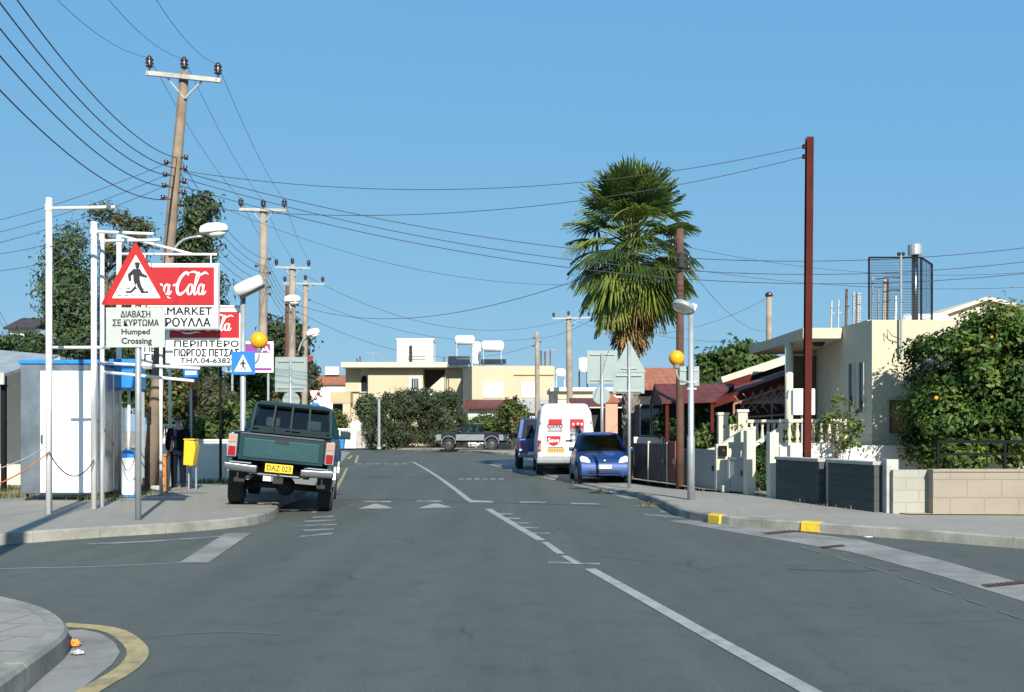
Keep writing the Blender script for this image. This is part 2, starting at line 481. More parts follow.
def lettering(s, w, h, c, parent, m, name='lettering', flip=False, bold=.0, shear=0.0, label=None, rot=None, depth=.0):
    """a line of text w by h, centred on c, standing upright and facing -y (or +y when flipped)"""
    cu = bpy.data.curves.new(name, 'FONT'); cu.body = s; cu.size = 1; cu.shear = shear; cu.resolution_u = 3
    tmp = bpy.data.objects.new('tmp', cu); COL.objects.link(tmp)
    dg = bpy.context.evaluated_depsgraph_get(); dg.update()
    me = bpy.data.meshes.new_from_object(tmp.evaluated_get(dg))
    bpy.data.objects.remove(tmp); bpy.data.curves.remove(cu)
    n = len(me.vertices)
    co = np.empty(n * 3, dtype=np.float32); me.vertices.foreach_get('co', co); co = co.reshape(-1, 3)
    lo, hi = co.min(0), co.max(0)
    x = (co[:, 0] - (lo[0] + hi[0]) / 2) / max(hi[0] - lo[0], 1e-6) * w
    z = (co[:, 1] - (lo[1] + hi[1]) / 2) / max(hi[1] - lo[1], 1e-6) * h
    if flip: x = -x
    new = np.stack([x + c[0], np.full(n, c[1]), z + c[2]], 1).astype(np.float32)
    me.vertices.foreach_set('co', new.ravel())
    if bold:                                     # heavier strokes: the same letters laid again a hair to each side
        bm = bmesh.new(); bm.from_mesh(me); src = list(bm.verts) + list(bm.edges) + list(bm.faces)
        k = bold * h
        for q, (dx, dz) in enumerate(((k, 0), (-k, 0), (0, k), (0, -k))):
            d = bmesh.ops.duplicate(bm, geom=src)['geom']
            bmesh.ops.translate(bm, verts=[v for v in d if isinstance(v, bmesh.types.BMVert)], vec=(dx, (.0003 if flip else -.0003) * (q + 1), dz))
        bm.to_mesh(me); bm.free()
    if flip: me.flip_normals()
    me.materials.clear(); me.materials.append(M[m] if isinstance(m, str) else m)
    me.name = name
    o = bpy.data.objects.new(name, me); COL.objects.link(o)
    if parent is not None: o.parent = parent
    if label: o['label'] = label
    return o

# ---- foliage: many small leaves gathered in clumps through the crown
def leaf_mesh(name, mats, parent, blobs, n_clump, per, size, seed, clump_r=.35, flat=.5, shell=.55, aspect=.5, up=.25, loc=None, droop=0):
    rng = np.random.default_rng(seed)
    w = np.array([b[2] if len(b) > 2 else b[1][0] * b[1][1] + b[1][2] * b[1][0] for b in blobs], float); w /= w.sum()
    which = rng.choice(len(blobs), n_clump, p=w)
    d = rng.normal(size=(n_clump, 3)); d /= np.linalg.norm(d, axis=1)[:, None]
    rad = (shell + (1 - shell) * rng.random(n_clump)) * (1 + .12 * rng.normal(size=n_clump))
    cen = np.array([b[0] for b in blobs])[which]; rr = np.array([b[1] for b in blobs])[which]
    cp = cen + d * rad[:, None] * rr
    csize = clump_r * (.6 + .8 * rng.random(n_clump))
    shade = rng.integers(0, len(mats), n_clump)
    N_ = n_clump * per
    idx = np.repeat(np.arange(n_clump), per)
    off = rng.normal(size=(N_, 3)) * .55
    off[:, 2] *= .75
    pos = cp[idx] + off * csize[idx][:, None]
    out = d[idx] * .6 + off * .7 + rng.normal(size=(N_, 3)) * flat
    out[:, 2] += up
    nrm = out / np.linalg.norm(out, axis=1)[:, None]
    ref = rng.normal(size=(N_, 3)); ref[:, 2] -= droop
    a = ref - nrm * (ref * nrm).sum(1)[:, None]; a /= np.linalg.norm(a, axis=1)[:, None]
    b = np.cross(nrm, a)
    L = size * (.6 + .8 * rng.random(N_))[:, None]
    W = L * aspect
    bend = nrm * L * .18
    v = np.stack([pos - a * L * .5, pos + b * W * .5 + bend * .4, pos + a * L * .5 - bend, pos - b * W * .5 + bend * .4], 1)
    mi = shade[idx]
    flip = rng.random(N_) < .2
    mi = np.where(flip, rng.integers(0, len(mats), N_), mi)
    me = bpy.data.meshes.new(name)
    me.vertices.add(N_ * 4); me.vertices.foreach_set('co', v.astype(np.float32).ravel())
    me.loops.add(N_ * 4); me.loops.foreach_set('vertex_index', np.arange(N_ * 4, dtype=np.int32))
    me.polygons.add(N_); me.polygons.foreach_set('loop_start', np.arange(0, N_ * 4, 4, dtype=np.int32))
    try: me.polygons.foreach_set('loop_total', np.full(N_, 4, dtype=np.int32))
    except Exception: pass
    for x in mats: me.materials.append(M[x] if isinstance(x, str) else x)
    me.polygons.foreach_set('material_index', mi.astype(np.int32))
    me.update(calc_edges=True)
    o = bpy.data.objects.new(name, me); COL.objects.link(o)
    if parent is not None: o.parent = parent
    if loc is not None: o.location = loc
    return o

M['leafdark'] = leaf_mat('dark_leaf', (.028, .058, .020))
M['leafmid'] = leaf_mat('mid_leaf', (.048, .085, .026))
M['leafpale'] = leaf_mat('pale_leaf', (.085, .115, .035))
M['citrusdark'] = leaf_mat('citrus_leaf_dark', (.024, .054, .014), .5)
M['citrus'] = leaf_mat('citrus_leaf', (.045, .090, .018), .48)
M['citruspale'] = leaf_mat('citrus_leaf_pale', (.11, .15, .03), .5)
M['olivedark'] = leaf_mat('olive_leaf_dark', (.042, .054, .034))
M['olive'] = leaf_mat('olive_leaf', (.075, .090, .058))
M['eucdark'] = leaf_mat('eucalyptus_leaf_dark', (.042, .066, .042))
M['euc'] = leaf_mat('eucalyptus_leaf', (.075, .10, .058))
M['drygrass'] = leaf_mat('dry_grass_blade', (.13, .105, .045))
M['greengrass'] = leaf_mat('green_grass_blade', (.10, .13, .04))
M['palmgreen'] = leaf_mat('palm_leaf', (.060, .098, .022), .45, .4)
M['palmbright'] = leaf_mat('palm_leaf_bright', (.14, .185, .04), .45, .4)
M['palmdark'] = leaf_mat('palm_leaf_dark', (.034, .062, .020), .45, .4)
M['palmdry'] = leaf_mat('palm_leaf_dry', (.20, .13, .065), .7, .15)
M['rustleaf'] = leaf_mat('brown_green_leaf', (.11, .085, .035))

def branches(b, base, top, r0, k, spread, seed, n=6):
    rng = random.Random(seed)
    base, top = Vector(base), Vector(top)
    mid = base.lerp(top, .5) + Vector((rng.uniform(-.1, .1), rng.uniform(-.1, .1), 0))
    b.tube([base, mid, top], [r0, r0 * .75, r0 * .35], n)
    for i in range(k):
        t = rng.uniform(.35, .95)
        p = base.lerp(top, t)
        a = rng.uniform(0, 6.28)
        L = spread * rng.uniform(.5, 1)
        e = p + Vector((math.cos(a) * L, math.sin(a) * L, L * rng.uniform(.3, .9)))
        b.tube([p, p.lerp(e, .5) + Vector((0, 0, .1 * L)), e], [r0 * .5, r0 * .3, r0 * .1], 5)
# ---------------------------------------------------------------- the setting: ground, road, pavements, kerbs, markings
def sheet(name, pts, z, m, kind='structure'):
    b = MB(); n = len(pts)
    b.add([(p[0], p[1], z) for p in pts], [tuple(range(n))])
    o = b.build(name, m); o['kind'] = kind
    return o

o = sheet('ground', [(-900, -200), (900, -200), (900, 1600), (-900, 1600)], -.06, 'far_ground')
o = sheet('road', [(-45, -14), (40, -14), (40, 100), (-45, 100)], 0.0, 'asphalt')

LZ, RZ = .15, .15
def offset(line, d):
    """the line moved d metres to its left"""
    out = []
    for i, p in enumerate(line):
        t = (line[min(i + 1, len(line) - 1)] - line[max(i - 1, 0)]); t.z = 0; t.normalize()
        out.append(p + Vector((-t.y, t.x, 0)) * d)
    return out
def kerb(name, line, side, zf, stone=.9, w=.14, m='kerb', jit=1):
    """kerb stones along the foot line, the pavement on the given side (+1 left of the line)"""
    rng = random.Random(len(line))
    # even resampling
    pts = spline(line, .15)
    acc, cum = 0, [0]
    for a, b_ in zip(pts, pts[1:]): acc += (b_ - a).length; cum.append(acc)
    def at(s):
        s = min(max(s, 0), acc)
        for i in range(len(cum) - 1):
            if cum[i + 1] >= s:
                t = (s - cum[i]) / max(cum[i + 1] - cum[i], 1e-9); return pts[i].lerp(pts[i + 1], t)
        return pts[-1].copy()
    b = MB(); s = 0
    while s < acc - .05:
        e = min(s + stone, acc)
        k = 3
        ss = [s + .002 + (e - s - .004) * i / k for i in range(k + 1)]
        fl = [at(x) for x in ss]; 
        nl = []
        for x in ss:
            t = at(x + .1) - at(x - .1); t.z = 0; t.normalize(); nl.append(Vector((-t.y, t.x, 0)) * side)
        dz = rng.uniform(-.002, .002)
        rings = []
        for p, q in zip(fl, nl):
            z = zf(p) + dz
            rings.append([p + Vector((0, 0, -.05)), p + q * .012 + Vector((0, 0, max(z - .025, .01))), p + q * .035 + Vector((0, 0, z)), p + q * w + Vector((0, 0, z)), p + q * w + Vector((0, 0, -.05))])
        b.loft(rings)
        s = e
    return structure(b.build(name, m))
def pavement(name, line, back, zf, m, inset, side, step=.5):
    """a strip between the kerb line (moved inwards) and the back line, same number of stations"""
    a = spline(line, step)
    a = offset(a, inset * side)
    k = len(a)
    bs = []
    # back line resampled to k stations
    cum = [0]
    for p, q in zip(back, back[1:]): cum.append(cum[-1] + (Vector(q) - Vector(p)).length)
    for i in range(k):
        s = cum[-1] * i / (k - 1)
        for j in range(len(cum) - 1):
            if cum[j + 1] >= s - 1e-9:
                t = (s - cum[j]) / max(cum[j + 1] - cum[j], 1e-9); bs.append(Vector(back[j]).lerp(Vector(back[j + 1]), t)); break
    b = MB()
    vs = [Vector((p.x, p.y, zf(p) - .004)) for p in a] + [Vector((p.x, p.y, zf(p) - .004)) for p in bs]
    b.add(vs, [(i, i + 1, k + i + 1, k + i) for i in range(k - 1)])
    return structure(b.build(name, m))

zl = lambda p: LZ
def zr(p):                                      # the far right pavement is nearly flush with the road
    t = min(max((p.y - 20.0) / 6.0, 0), 1)
    return RZ + (.05 - RZ) * t * t * (3 - 2 * t)

# left pavement beyond the side road
left_line = [Vector(v) for v in ((-24, 7.0, 0), (-14, 9.5, 0), (-9.5, 11.3, 0))] + [G(0, 545), G(100, 537.5), G(200, 531), G(250, 525.5), G(272, 519.5), G(279, 513)] + \
            [G(281, 507)] + [U * s + N * t for s, t in ((22, -1.25), (28, -1.1), (36, -.95), (46, -.75), (56, -.7), (63, -.75), (66.5, -1.6), (68.5, -4.5), (71, -12))]
kerb('left_kerb', left_line, 1, zl)
pavement('left_pavement', left_line, [(-30, 12, 0), (-30, 14, 0), (-30, 18, 0), (-30, 30, 0), (-30, 40, 0), (-30, 50, 0), (-30, 66, 0)], zl, 'paving', .12, 1)
# the near corner
near_line = [U * -12 + N * -1.7, U * -2 + N * -1.8, G(29, 689), G(52, 671), G(70, 652), G(61, 635), G(27, 619.5), G(-40, 608), Vector((-7, 6.6, 0)), Vector((-16, 3.4, 0))]
kerb('near_kerb', near_line, 1, zl, stone=.55)
pavement('near_pavement', near_line, [(-16, -12, 0), (-16.2, -4, 0), (-16.3, 0, 0), (-16.4, 2, 0), (-16.5, 3, 0)], zl, 'paving', .12, 1)
# right pavement
right_line = [Vector((40, 3.5, 0)), Vector((18, 8.6, 0)), G(1024, 549), G(915, 540), G(801, 531.5), G(724, 525), G(690, 519.5), G(662, 508), G(640, 499), G(615, 492), G(585, 485.5), G(555, 478.5), G(530, 473), G(505, 467), G(493, 464), G(492, 462), G(505, 460.8), Vector((8, 50, 0)), Vector((40, 58, 0))]
kerb('right_kerb', right_line, -1, zr)
pavement('right_pavement', right_line, [(40, 6, 0), (40, 12, 0), (40, 18, 0), (40, 24, 0), (40, 30, 0), (40, 38, 0), (40, 44, 0), (40, 52, 0), (40, 56, 0)], zr, 'paving_right', .12, -1)
# far side of the junction
far_line = [Vector((-40, 86, 0)), G(250, 447.7), G(300, 448.6), G(420, 450.4), G(470, 452.4), G(516, 455.2), Vector((8, 58.5, 0)), Vector((40, 66, 0))]
kerb('far_kerb', far_line, 1, zl)
pavement('far_pavement', far_line, [(-40, 140, 0), (-25, 140, 0), (-10, 140, 0), (5, 140, 0), (20, 140, 0), (40, 140, 0)], zl, 'dirt', .12, 1)
# bare earth of the yards, a little above the paving
sheet('left_yard', [(-30, 18.6), (-7.9, 20.6), (-7.6, 22.5), (-6.9, 26), (-7.6, 32), (-9.5, 45), (-11, 58), (-30, 60)], LZ + .004, 'dirt')
sheet('right_yard', [(6.35, 16.0), (13, 15.6), (40, 15), (40, 52), (2, 46), (1.6, 35), (3.5, 26.2), (4.3, 23), (5.5, 20)], RZ + .006, 'dirt')

# gutter of pale concrete along the right kerb
b = MB()
top = [G(690, 520), G(740, 525.5), G(815, 534.5), G(860, 540), G(940, 560), G(1024, 584), G(1110, 612)]
bot = [G(668, 521), G(755, 536), G(850, 552), G(940, 576), G(1024, 602), G(1110, 632), G(1200, 668)]
top.append(G(1200, 644))
k = 7
b.add([(p.x, p.y, .004) for p in top[:7]] + [(p.x, p.y, .004) for p in bot[:7]], [(i, i + 1, k + i + 1, k + i) for i in range(k - 1)])
structure(b.build('gutter', 'gutter'))
b = MB()
gl = offset(spline(right_line[8:15], .5), -.02)
gr = offset(gl, .30)
k = len(gl)
b.add([(p.x, p.y, .004) for p in gl] + [(p.x, p.y, .004) for p in gr], [(i, i + 1, k + i + 1, k + i) for i in range(k - 1)])
structure(b.build('gutter', 'gutter'))
sheet('gutter', [G(*p) for p in ((60, 632), (82, 629.5), (101, 634), (115, 643), (120, 653), (112, 665), (88, 684), (50, 712), (14, 704), (34, 686), (54, 668), (69, 652), (66, 641))], .004, 'gutter')
def mark(name, quads, m='roadwhite', z=.005, pix=True):
    b = MB()
    for q in quads:
        ps = [G(*p) if pix else p for p in q]
        b.add([(p[0], p[1], z) for p in ps], [tuple(range(len(ps)))])
    return structure(b.build(name, m))
def band(name, pts, w, m='roadwhite', z=.005, step=.4, pix=True):
    c = spline([G(*p) if pix else p for p in pts], step)
    a, d = offset(c, w / 2), offset(c, -w / 2)
    k = len(a); b = MB()
    b.add([(p.x, p.y, z) for p in a] + [(p.x, p.y, z) for p in d], [(i, k + i, k + i + 1, i + 1) for i in range(k - 1)])
    return structure(b.build(name, m))
# centre line: solid near, dashes, zigzag at the crossing, solid beyond
band('centre_line', [(590, 569), (640, 597), (700, 631), (812, 693), (960, 775)], .125)
mark('centre_line', [[(541.5, 542.3), (548, 542.3), (565, 554), (556.5, 554)], [(561, 556), (567.5, 556), (583, 564.5), (574, 564.5)]])
band('centre_line', [(488, 509), (512, 523.5), (541, 540.5)], .125)
for i, (px, py, w) in enumerate(((502, 514.2, 22), (509, 518.5, 24), (516, 523, 27), (525, 527.8, 30), (534, 533.5, 36))):
    mark('zigzag_line', [[(px - 13, py - .9), (px + 3 + w * .35, py - .5), (px + 3 + w * .35, py + .7), (px - 6, py + .6)]], 'roadworn', .0045)
mark('zigzag_line', [[(548, 561.8), (600, 563.6), (600, 564.8), (548, 563.6)]], 'roadworn', .0045)
band('centre_line', [(413, 462), (432, 473), (452, 487), (470, 501)], .13)
mark('zigzag_line', [[(466, 500), (492, 501.3), (494, 502.6), (470, 502.6)]], z=.0045)
mark('hump_marking', [[(364, 501), (391, 501), (391, 502.5), (364, 502.5)], [(417, 500.6), (442, 500.6), (442, 502), (417, 502)], [(519, 501.6), (546, 502), (546, 503.4), (520, 503)], [(570, 503), (600, 503.5), (598, 505), (572, 504.4)]], 'roadworn')
mark('hump_marking', [[(358, 509), (374, 504), (378, 504), (394, 508.5)], [(418, 508.5), (433, 503.8), (438, 503.8), (452, 507.5)]])
mark('hump_marking', [[(458 + 8 * i, 478.4), (463 + 8 * i, 478.4), (464 + 8 * i, 479.8), (459 + 8 * i, 479.8)] for i in range(6)], 'roadworn')
mark('hump_marking', [[(357 + 9 * i, 463.6), (362 + 9 * i, 463.6), (362 + 9 * i, 464.4), (357 + 9 * i, 464.4)] for i in range(6)], 'roadworn')
mark('zigzag_line', [[(644, 514), (700, 518.5), (702, 520), (645, 515.2)], [(660, 511.5), (690, 512.6), (690, 513.6), (661, 512.6)], [(634, 505), (668, 507), (668, 508), (636, 506)], [(702, 522), (735, 527), (730, 529), (703, 523.5)]], 'roadworn', .0045)
mark('zigzag_line', [[(312, 517), (334, 516), (334, 517), (313, 518)], [(304, 521), (336, 519.6), (336, 520.6), (305, 522)], [(296, 525.5), (337, 524), (337, 525), (297, 526.6)], [(303, 530), (334, 528.5), (334, 529.8), (304, 531.3)], [(300, 536), (332, 533), (333, 534.4), (300, 537.4)]], 'roadworn', .0045)
mark('give_way_line', [[(179.5, 563), (208.5, 563), (251, 533.5), (225.5, 533.5)]], 'gutter', .006)
band('edge_line', [(-60, 571), (0, 569), (90, 567), (182, 563)], .035, z=.0045)
mark('edge_line', [[(86, 543.4), (140, 541.6), (224, 536), (224, 537), (140, 542.8), (88, 544.8)]], 'roadworn', .0045)
band('yellow_line', [(62, 625), (105, 629), (130, 641), (138, 654), (128, 668), (88, 692), (40, 730)], .14, 'roadyellow', .0055, .2)
mark('yellow_line', [[(346, 459), (351, 455.5), (353, 455.5), (350, 459)], [(354, 463), (357, 455.5), (359, 455.5), (357, 463)]], 'roadyellow', .0055)
band('yellow_line', [(313, 513), (326, 502), (340, 482), (347, 468)], .09, 'roadyellow', .0055)
mark('yellow_line', [[(800 + i * 33, 546.5 + i * 9.2 + i * i * .25), (821 + i * 33, 552 + i * 9.2 + i * i * .28), (823 + i * 33, 554.5 + i * 9.2 + i * i * .28), (802 + i * 33, 548.5 + i * 9.2 + i * i * .25)] for i in range(7)], 'yellowworn', .0045)
band('road_joint', [(787, 569), (830, 571), (900, 570)], .06, mat('road_joint_tar', (.05, .055, .055), .8), .0025)
band('road_joint', [(152, 636), (230, 632), (290, 635)], .03, mat('dusty_seam', (.095, .10, .095), .8), .0025)
band('road_joint', [(338, 500), (400, 499.5), (470, 502), (560, 504.5), (610, 507)], .10, mat('hump_edge_tar', (.045, .055, .053), .8), .0035)
def grate(name, q, label):
    b = MB(); a, c, d, e = [G(*p) for p in q]
    for i in range(9):
        t0, t1 = i / 9 + .012, (i + 1) / 9 - .03
        b.add([Vector((*(v.xy), .012)) for v in (a.lerp(c, t0), a.lerp(c, t1), e.lerp(d, t1), e.lerp(d, t0))], [(0, 1, 2, 3)])
    f = MB()
    f.add([Vector((*(v.xy), .007)) for v in (a, c, d, e)], [(0, 1, 2, 3)])
    o = b.build(name, 'rust'); tag(o, label, 'drain grate', 'drain grates in the right gutter')
    f.build('frame', 'dark', o)
grate('drain_grate', [(763, 533.3), (799, 529.8), (802, 531.6), (768, 535)], 'rusty drain grate in the gutter in front of the yellow kerb block')
grate('drain_grate', [(820, 547.2), (843, 545), (846, 546.6), (824, 548.8)], 'small rusty drain grate in the middle of the pale gutter')
grate('drain_grate', [(981, 585.4), (1022, 581.5), (1028, 584), (987, 588)], 'rusty drain grate in the gutter nearest to the viewer')
def kerb_paint(pa, pb):
    a, c = G(*pa), G(*pb)
    t = (c - a).normalized(); q = Vector((-t.y, t.x, 0))
    if q.y < 0: q = -q
    b = MB()
    def ring(p):
        z = zr(p)
        return [p - q * .008 + Vector((0, 0, .008)), p + q * .004 + Vector((0, 0, z - .018)), p + q * .035 + Vector((0, 0, z + .0045)), p + q * .150 + Vector((0, 0, z + .0045)), p + q * .150 + Vector((0, 0, z - .02)), p + q * .02 + Vector((0, 0, .008))]
    b.loft([ring(a), ring(a.lerp(c, .5)), ring(c)])
    o = b.build('kerb_paint', 'kerbyellow'); structure(o)
kerb_paint((801, 531.6), (819, 532.9))
kerb_paint((708, 523.0), (719, 524.6))
# ---------------------------------------------------------------- buildings and walls, right side
def window_in(parent, x0, x1, z0, z1, y, facing='y', frame='white', pane='darkglass', d=.05, fw=.05, bars=0, name='window'):
    """a framed window standing on a wall whose face is at y (looking towards -y)"""
    b = MB()
    for (xa, xb, za, zb) in ((x0, x1, z1 - fw, z1), (x0, x1, z0, z0 + fw), (x0, x0 + fw, z0 + fw, z1 - fw), (x1 - fw, x1, z0 + fw, z1 - fw)):
        b.box(((xa + xb) / 2, y - d / 2 - .002, (za + zb) / 2), (xb - xa, d, zb - za))
    for i in range(bars):
        xx = x0 + (x1 - x0) * (i + 1) / (bars + 1)
        b.box((xx, y - d / 2 - .004, (z0 + z1) / 2), (.03, d * .6, z1 - z0 - 2 * fw))
    w = b.build(name, frame, parent)
    p = MB(); p.box(((x0 + x1) / 2, y - .012, (z0 + z1) / 2), (x1 - x0 - 2 * fw + .01, .014, z1 - z0 - 2 * fw + .01))
    p.build('pane', pane, w)
    return w

# --- cream block house
hx, hy = X(872, 22.0), 22.0
house = thing('cream_house', 'flat roofed cream house with porch, roof clutter and wooden shutter behind the orange tree', 'house', (hx, hy, 0))
L = lambda px, D: X(px, D) - hx
ztop = Z(320, 22.0)
b = MB()
b.prism([(0, 0), (6.2, 0), (6.2, 9), (.55, 9), (.55, 5.0), (.30, 5.0), (-.20, 1.34)], 'z', .1, ztop)
b.build('wall', 'cream', house)
b = MB(); b.box((3.0, 4.6, ztop + .02), (6.0, 8.6, .03)); b.build('roof', 'cap', house)
# tall side windows in the face towards the street
sa, sb = Vector((0, 0, 0)), Vector((-.20, 1.34, 0))
for t0, t1 in ((.22, .42), (.56, .78)):
    b = MB(); p, q = sa.lerp(sb, t0), sa.lerp(sb, t1); n_ = Vector((-1, -.149, 0)).normalized()
    z0, z1 = Z(412, 22.6), Z(363, 22.6)
    for a_, c_ in ((p, p.lerp(q, .13)), (q.lerp(p, .13), q)):
        b.plate([a_ + n_ * .02 + Vector((0, 0, z0)), c_ + n_ * .02 + Vector((0, 0, z0)), c_ + n_ * .02 + Vector((0, 0, z1)), a_ + n_ * .02 + Vector((0, 0, z1))], .045)
    w = b.build('window', 'creamlight', house)
    b = MB(); a_, c_ = p.lerp(q, .13), q.lerp(p, .13)
    b.plate([a_ + n_ * .006 + Vector((0, 0, z0)), c_ + n_ * .006 + Vector((0, 0, z0)), c_ + n_ * .006 + Vector((0, 0, z1)), a_ + n_ * .006 + Vector((0, 0, z1))], .01)
    b.build('pane', 'darkglass', w)
# shutter window in the front
w = window_in(house, L(889, 22), L(922, 22), Z(433, 22), Z(400, 22), 0, frame='doorwood', pane='shutter', d=.05, fw=.035)
# porch slab and column
b = MB()
b.prism([(L(803, 23.34), 1.345), (-.215, 1.345), (.28, 5.0), (.28, 6.2), (L(772, 26.3) - .15, 6.2), (L(772, 26.3) - .06, 4.3)], 'z', ztop - .28, ztop - .035)
b.build('porch_slab', 'cream', house)
b = MB(); cx, cy = L(789, 24.6), 2.6
b.lathe([(.10, 0), (.10, 2.9)], (cx, cy, .75), 14)
b.build('column', 'creamlight', house, smooth=True)
b = MB(); b.lathe([(.0, -.10), (.10, -.09), (.15, -.03), (.16, 0)], (L(821, 24.2), 2.4, ztop - .285), 14); b.build('porch_lamp', 'dark', house)
# dark door wall under the porch
b = MB(); b.box((.02, 5.06, 2.2), (.66, .1, 2.6)); dw = b.build('door', 'doorwood', house)
b = MB(); b.box((-.2, 4.99, 2.1), (.04, .04, .25)); b.build('handle', 'chrome', dw)
# podium and balustrade
pz = Z(445.5, 21.4)
b = MB()
b.box(((L(778, 21.4) + L(960, 21.4)) / 2, -.6 + .1, pz / 2), (L(960, 21.4) - L(778, 21.4), .2, pz))
b.prism([(L(778, 21.4), -.38), (-.02, -.38), (-.02, 1.2), (-.25, 1.36), (.26, 5.0), (L(772, 27), 5.0), (L(778, 21.4), .4)], 'z', .1, pz - .02)
b.build('podium', 'whitewall', house)
b = MB()
zr0, zr1 = pz, pz + .56
yb = -.45
xs = [L(p, 21.5) for p in np.linspace(782, 846, 9)]
b.box(((xs[0] + xs[-1]) / 2, yb, zr1 - .03), (xs[-1] - xs[0] + .1, .13, .07))
b.box(((xs[0] + xs[-1]) / 2, yb, pz + .03), (xs[-1] - xs[0] + .1, .12, .05))
bal = b.build('balustrade', 'creamlight', house)
for x in xs:
    q = MB()
    h = zr1 - pz - .12
    q.lathe([(.045, 0), (.045, .04), (.025, .07), (.05, h * .35), (.045, h * .5), (.022, h * .8), (.04, h - .04), (.04, h)], (x, yb, pz + .055), 10)
    q.build('baluster', 'creamlight', bal, smooth=True)
# things on the roof
ft = MB(); D = 24.0
flue = thing('roof_flue', 'shiny steel flue pipe with wide cap on the cream house roof', 'chimney', (X(915, D), D, ztop + .035))
b = MB(); zt = Z(245, D) - ztop - .035; zc = Z(256, D) - ztop
b.lathe([(.075, 0), (.075, zc)], n=14); b.build('pipe', 'chrome', flue, smooth=True)
b = MB(); b.lathe([(.16, zc - .02), (.165, zc), (.165, zt), (.12, zt + .02)], n=16); b.build('cap', 'galv', flue)
cage = thing('mesh_screen', 'black framed wire mesh screen standing on the roof around the steel flue', 'screen', (X(869, 23.6), 23.6, ztop + .035))
h = Z(257.5, 23.6) - ztop - .035
wd = X(921, 23.6) - X(869, 23.6); d2 = Vector((X(932, 24.6) - X(869, 23.6), 1.0, 0))
b = MB()
for a_, c_ in (((0, 0, 0), (0, 0, h)), ((wd, 0, 0), (wd, 0, h)), ((0, 0, h), (wd, 0, h)), ((wd, 0, h), (d2.x, d2.y, h)), ((d2.x, d2.y, 0), (d2.x, d2.y, h))):
    b.bar(a_, c_, .035)
b.build('frame', 'black', cage)
b = MB()
for i in range(1, 26): b.bar((wd * i / 26, 0, 0), (wd * i / 26, 0, h), .006)
for i in range(1, 26): b.bar((0, .004, h * i / 26), (wd, .004, h * i / 26), .006)
for i in range(1, 8):
    t = i / 8; b.bar((wd + (d2.x - wd) * t, d2.y * t, 0), (wd + (d2.x - wd) * t, d2.y * t, h), .008)
for i in range(1, 26): b.bar((wd, 0, h * i / 26), (d2.x, d2.y, h * i / 26), .006)
b.build('wire_mesh', 'black', cage)
mast = thing('antenna_mast', 'thin grey mast with two small dark heads fixed to the cream wall', 'antenna', (X(901, 21.9), 21.9, 0))
b = MB(); z0, z1 = Z(358, 21.9), Z(254, 21.9)
b.tube([(0, 0, z0), (0, 0, z1)], .025, 8); b.build('pole', 'galvdull', mast)
b = MB(); 
for s_ in (-1, 1): b.ball((s_ * .045, 0, z1), .045, 10, 6)
b.build('head', 'dark', mast)
b = MB()
for py_, dx in ((277, -.35), (290, -.2), (302, .2)): b.tube([(0, .05, Z(py_, 21.9)), (dx * .6, .2, Z(py_, 21.9) + .03), (dx, .5, Z(py_ - 1, 21.9))], .012, 5)
b.build('bracket', 'rust', mast)
b = MB(); b.tube([(-.02, -.01, Z(339, 21.9)), (-.2, -.03, Z(336, 21.9)), (-.32, -.03, Z(329, 21.9)), (-.3, -.02, Z(338, 21.9))], .01, 5)
tag(b.build('loose_cable', 'wire', None, loc=mast.location), 'short loose cable dangling on the cream wall beside the mast', 'cable')
for px_, tp, w_, m_ in ((831, 301, .035, 'cap'), (838, 300, .03, 'cap'), (846, 289, .05, 'rust'), (853, 292, .04, 'cap'), (858, 293, .09, 'cap'), (872, 277, .03, 'cap'), (878, 289, .03, 'cap'), (884, 280, .07, 'cap'), (887, 279, .04, 'rust'), (895, 296, .05, 'white')):
    D_ = 24.4; b = MB()
    hh = Z(tp, D_) - ztop - .03
    b.bar((0, 0, 0), (.02, .01, hh), w_)
    b.bar((-.01, 0, hh * .55), (.10, .02, hh * .58), .02)
    o = b.build('rebar_stub', m_, loc=(X(px_, D_), D_, ztop + .035))
    tag(o, 'pale upright reinforcement stub left standing on the cream house roof', 'rebar', 'reinforcement stubs on the cream roof')
tk = thing('roof_tank', 'low white tank lying on the roof right of the flue', 'water tank', (X(932, 25.5), 25.5, ztop + .03))
b = MB(); rot = Matrix.Rotation(R(90), 3, 'Y'); b.lathe([(.0, -.62), (.2, -.58), (.24, -.5), (.24, .5), (.2, .58), (0, .62)], (-.2, 0, .28), 14, rot=rot); b.build('drum', 'white', tk, smooth=True)
for x in (-.6, .2):
    b = MB(); b.box((x, 0, .03), (.08, .3, .12)); b.build('foot', 'galv', tk)

# gabled house behind
g = thing('gabled_house', 'cream gabled house roof rising behind the flat cream house', 'house', (X(985, 36), 36, 0))
b = MB(); b.prism([(-2.6, 0), (2.6, 0), (2.6, Z(318, 36)), (.0, Z(301, 36)), (-2.6, Z(326, 36))], 'y', 0, 8); b.build('wall', 'creamlight', g)
b = MB()
b.plate([(-2.9, -.25, Z(327, 36)), (0, -.25, Z(299, 36)), (0, 8.2, Z(299, 36)), (-2.9, 8.2, Z(327, 36))], .12)
b.plate([(0, -.25, Z(299, 36)), (2.9, -.25, Z(319, 36)), (2.9, 8.2, Z(319, 36)), (0, 8.2, Z(299, 36))], .12)
b.build('roof', 'creamlight', g)

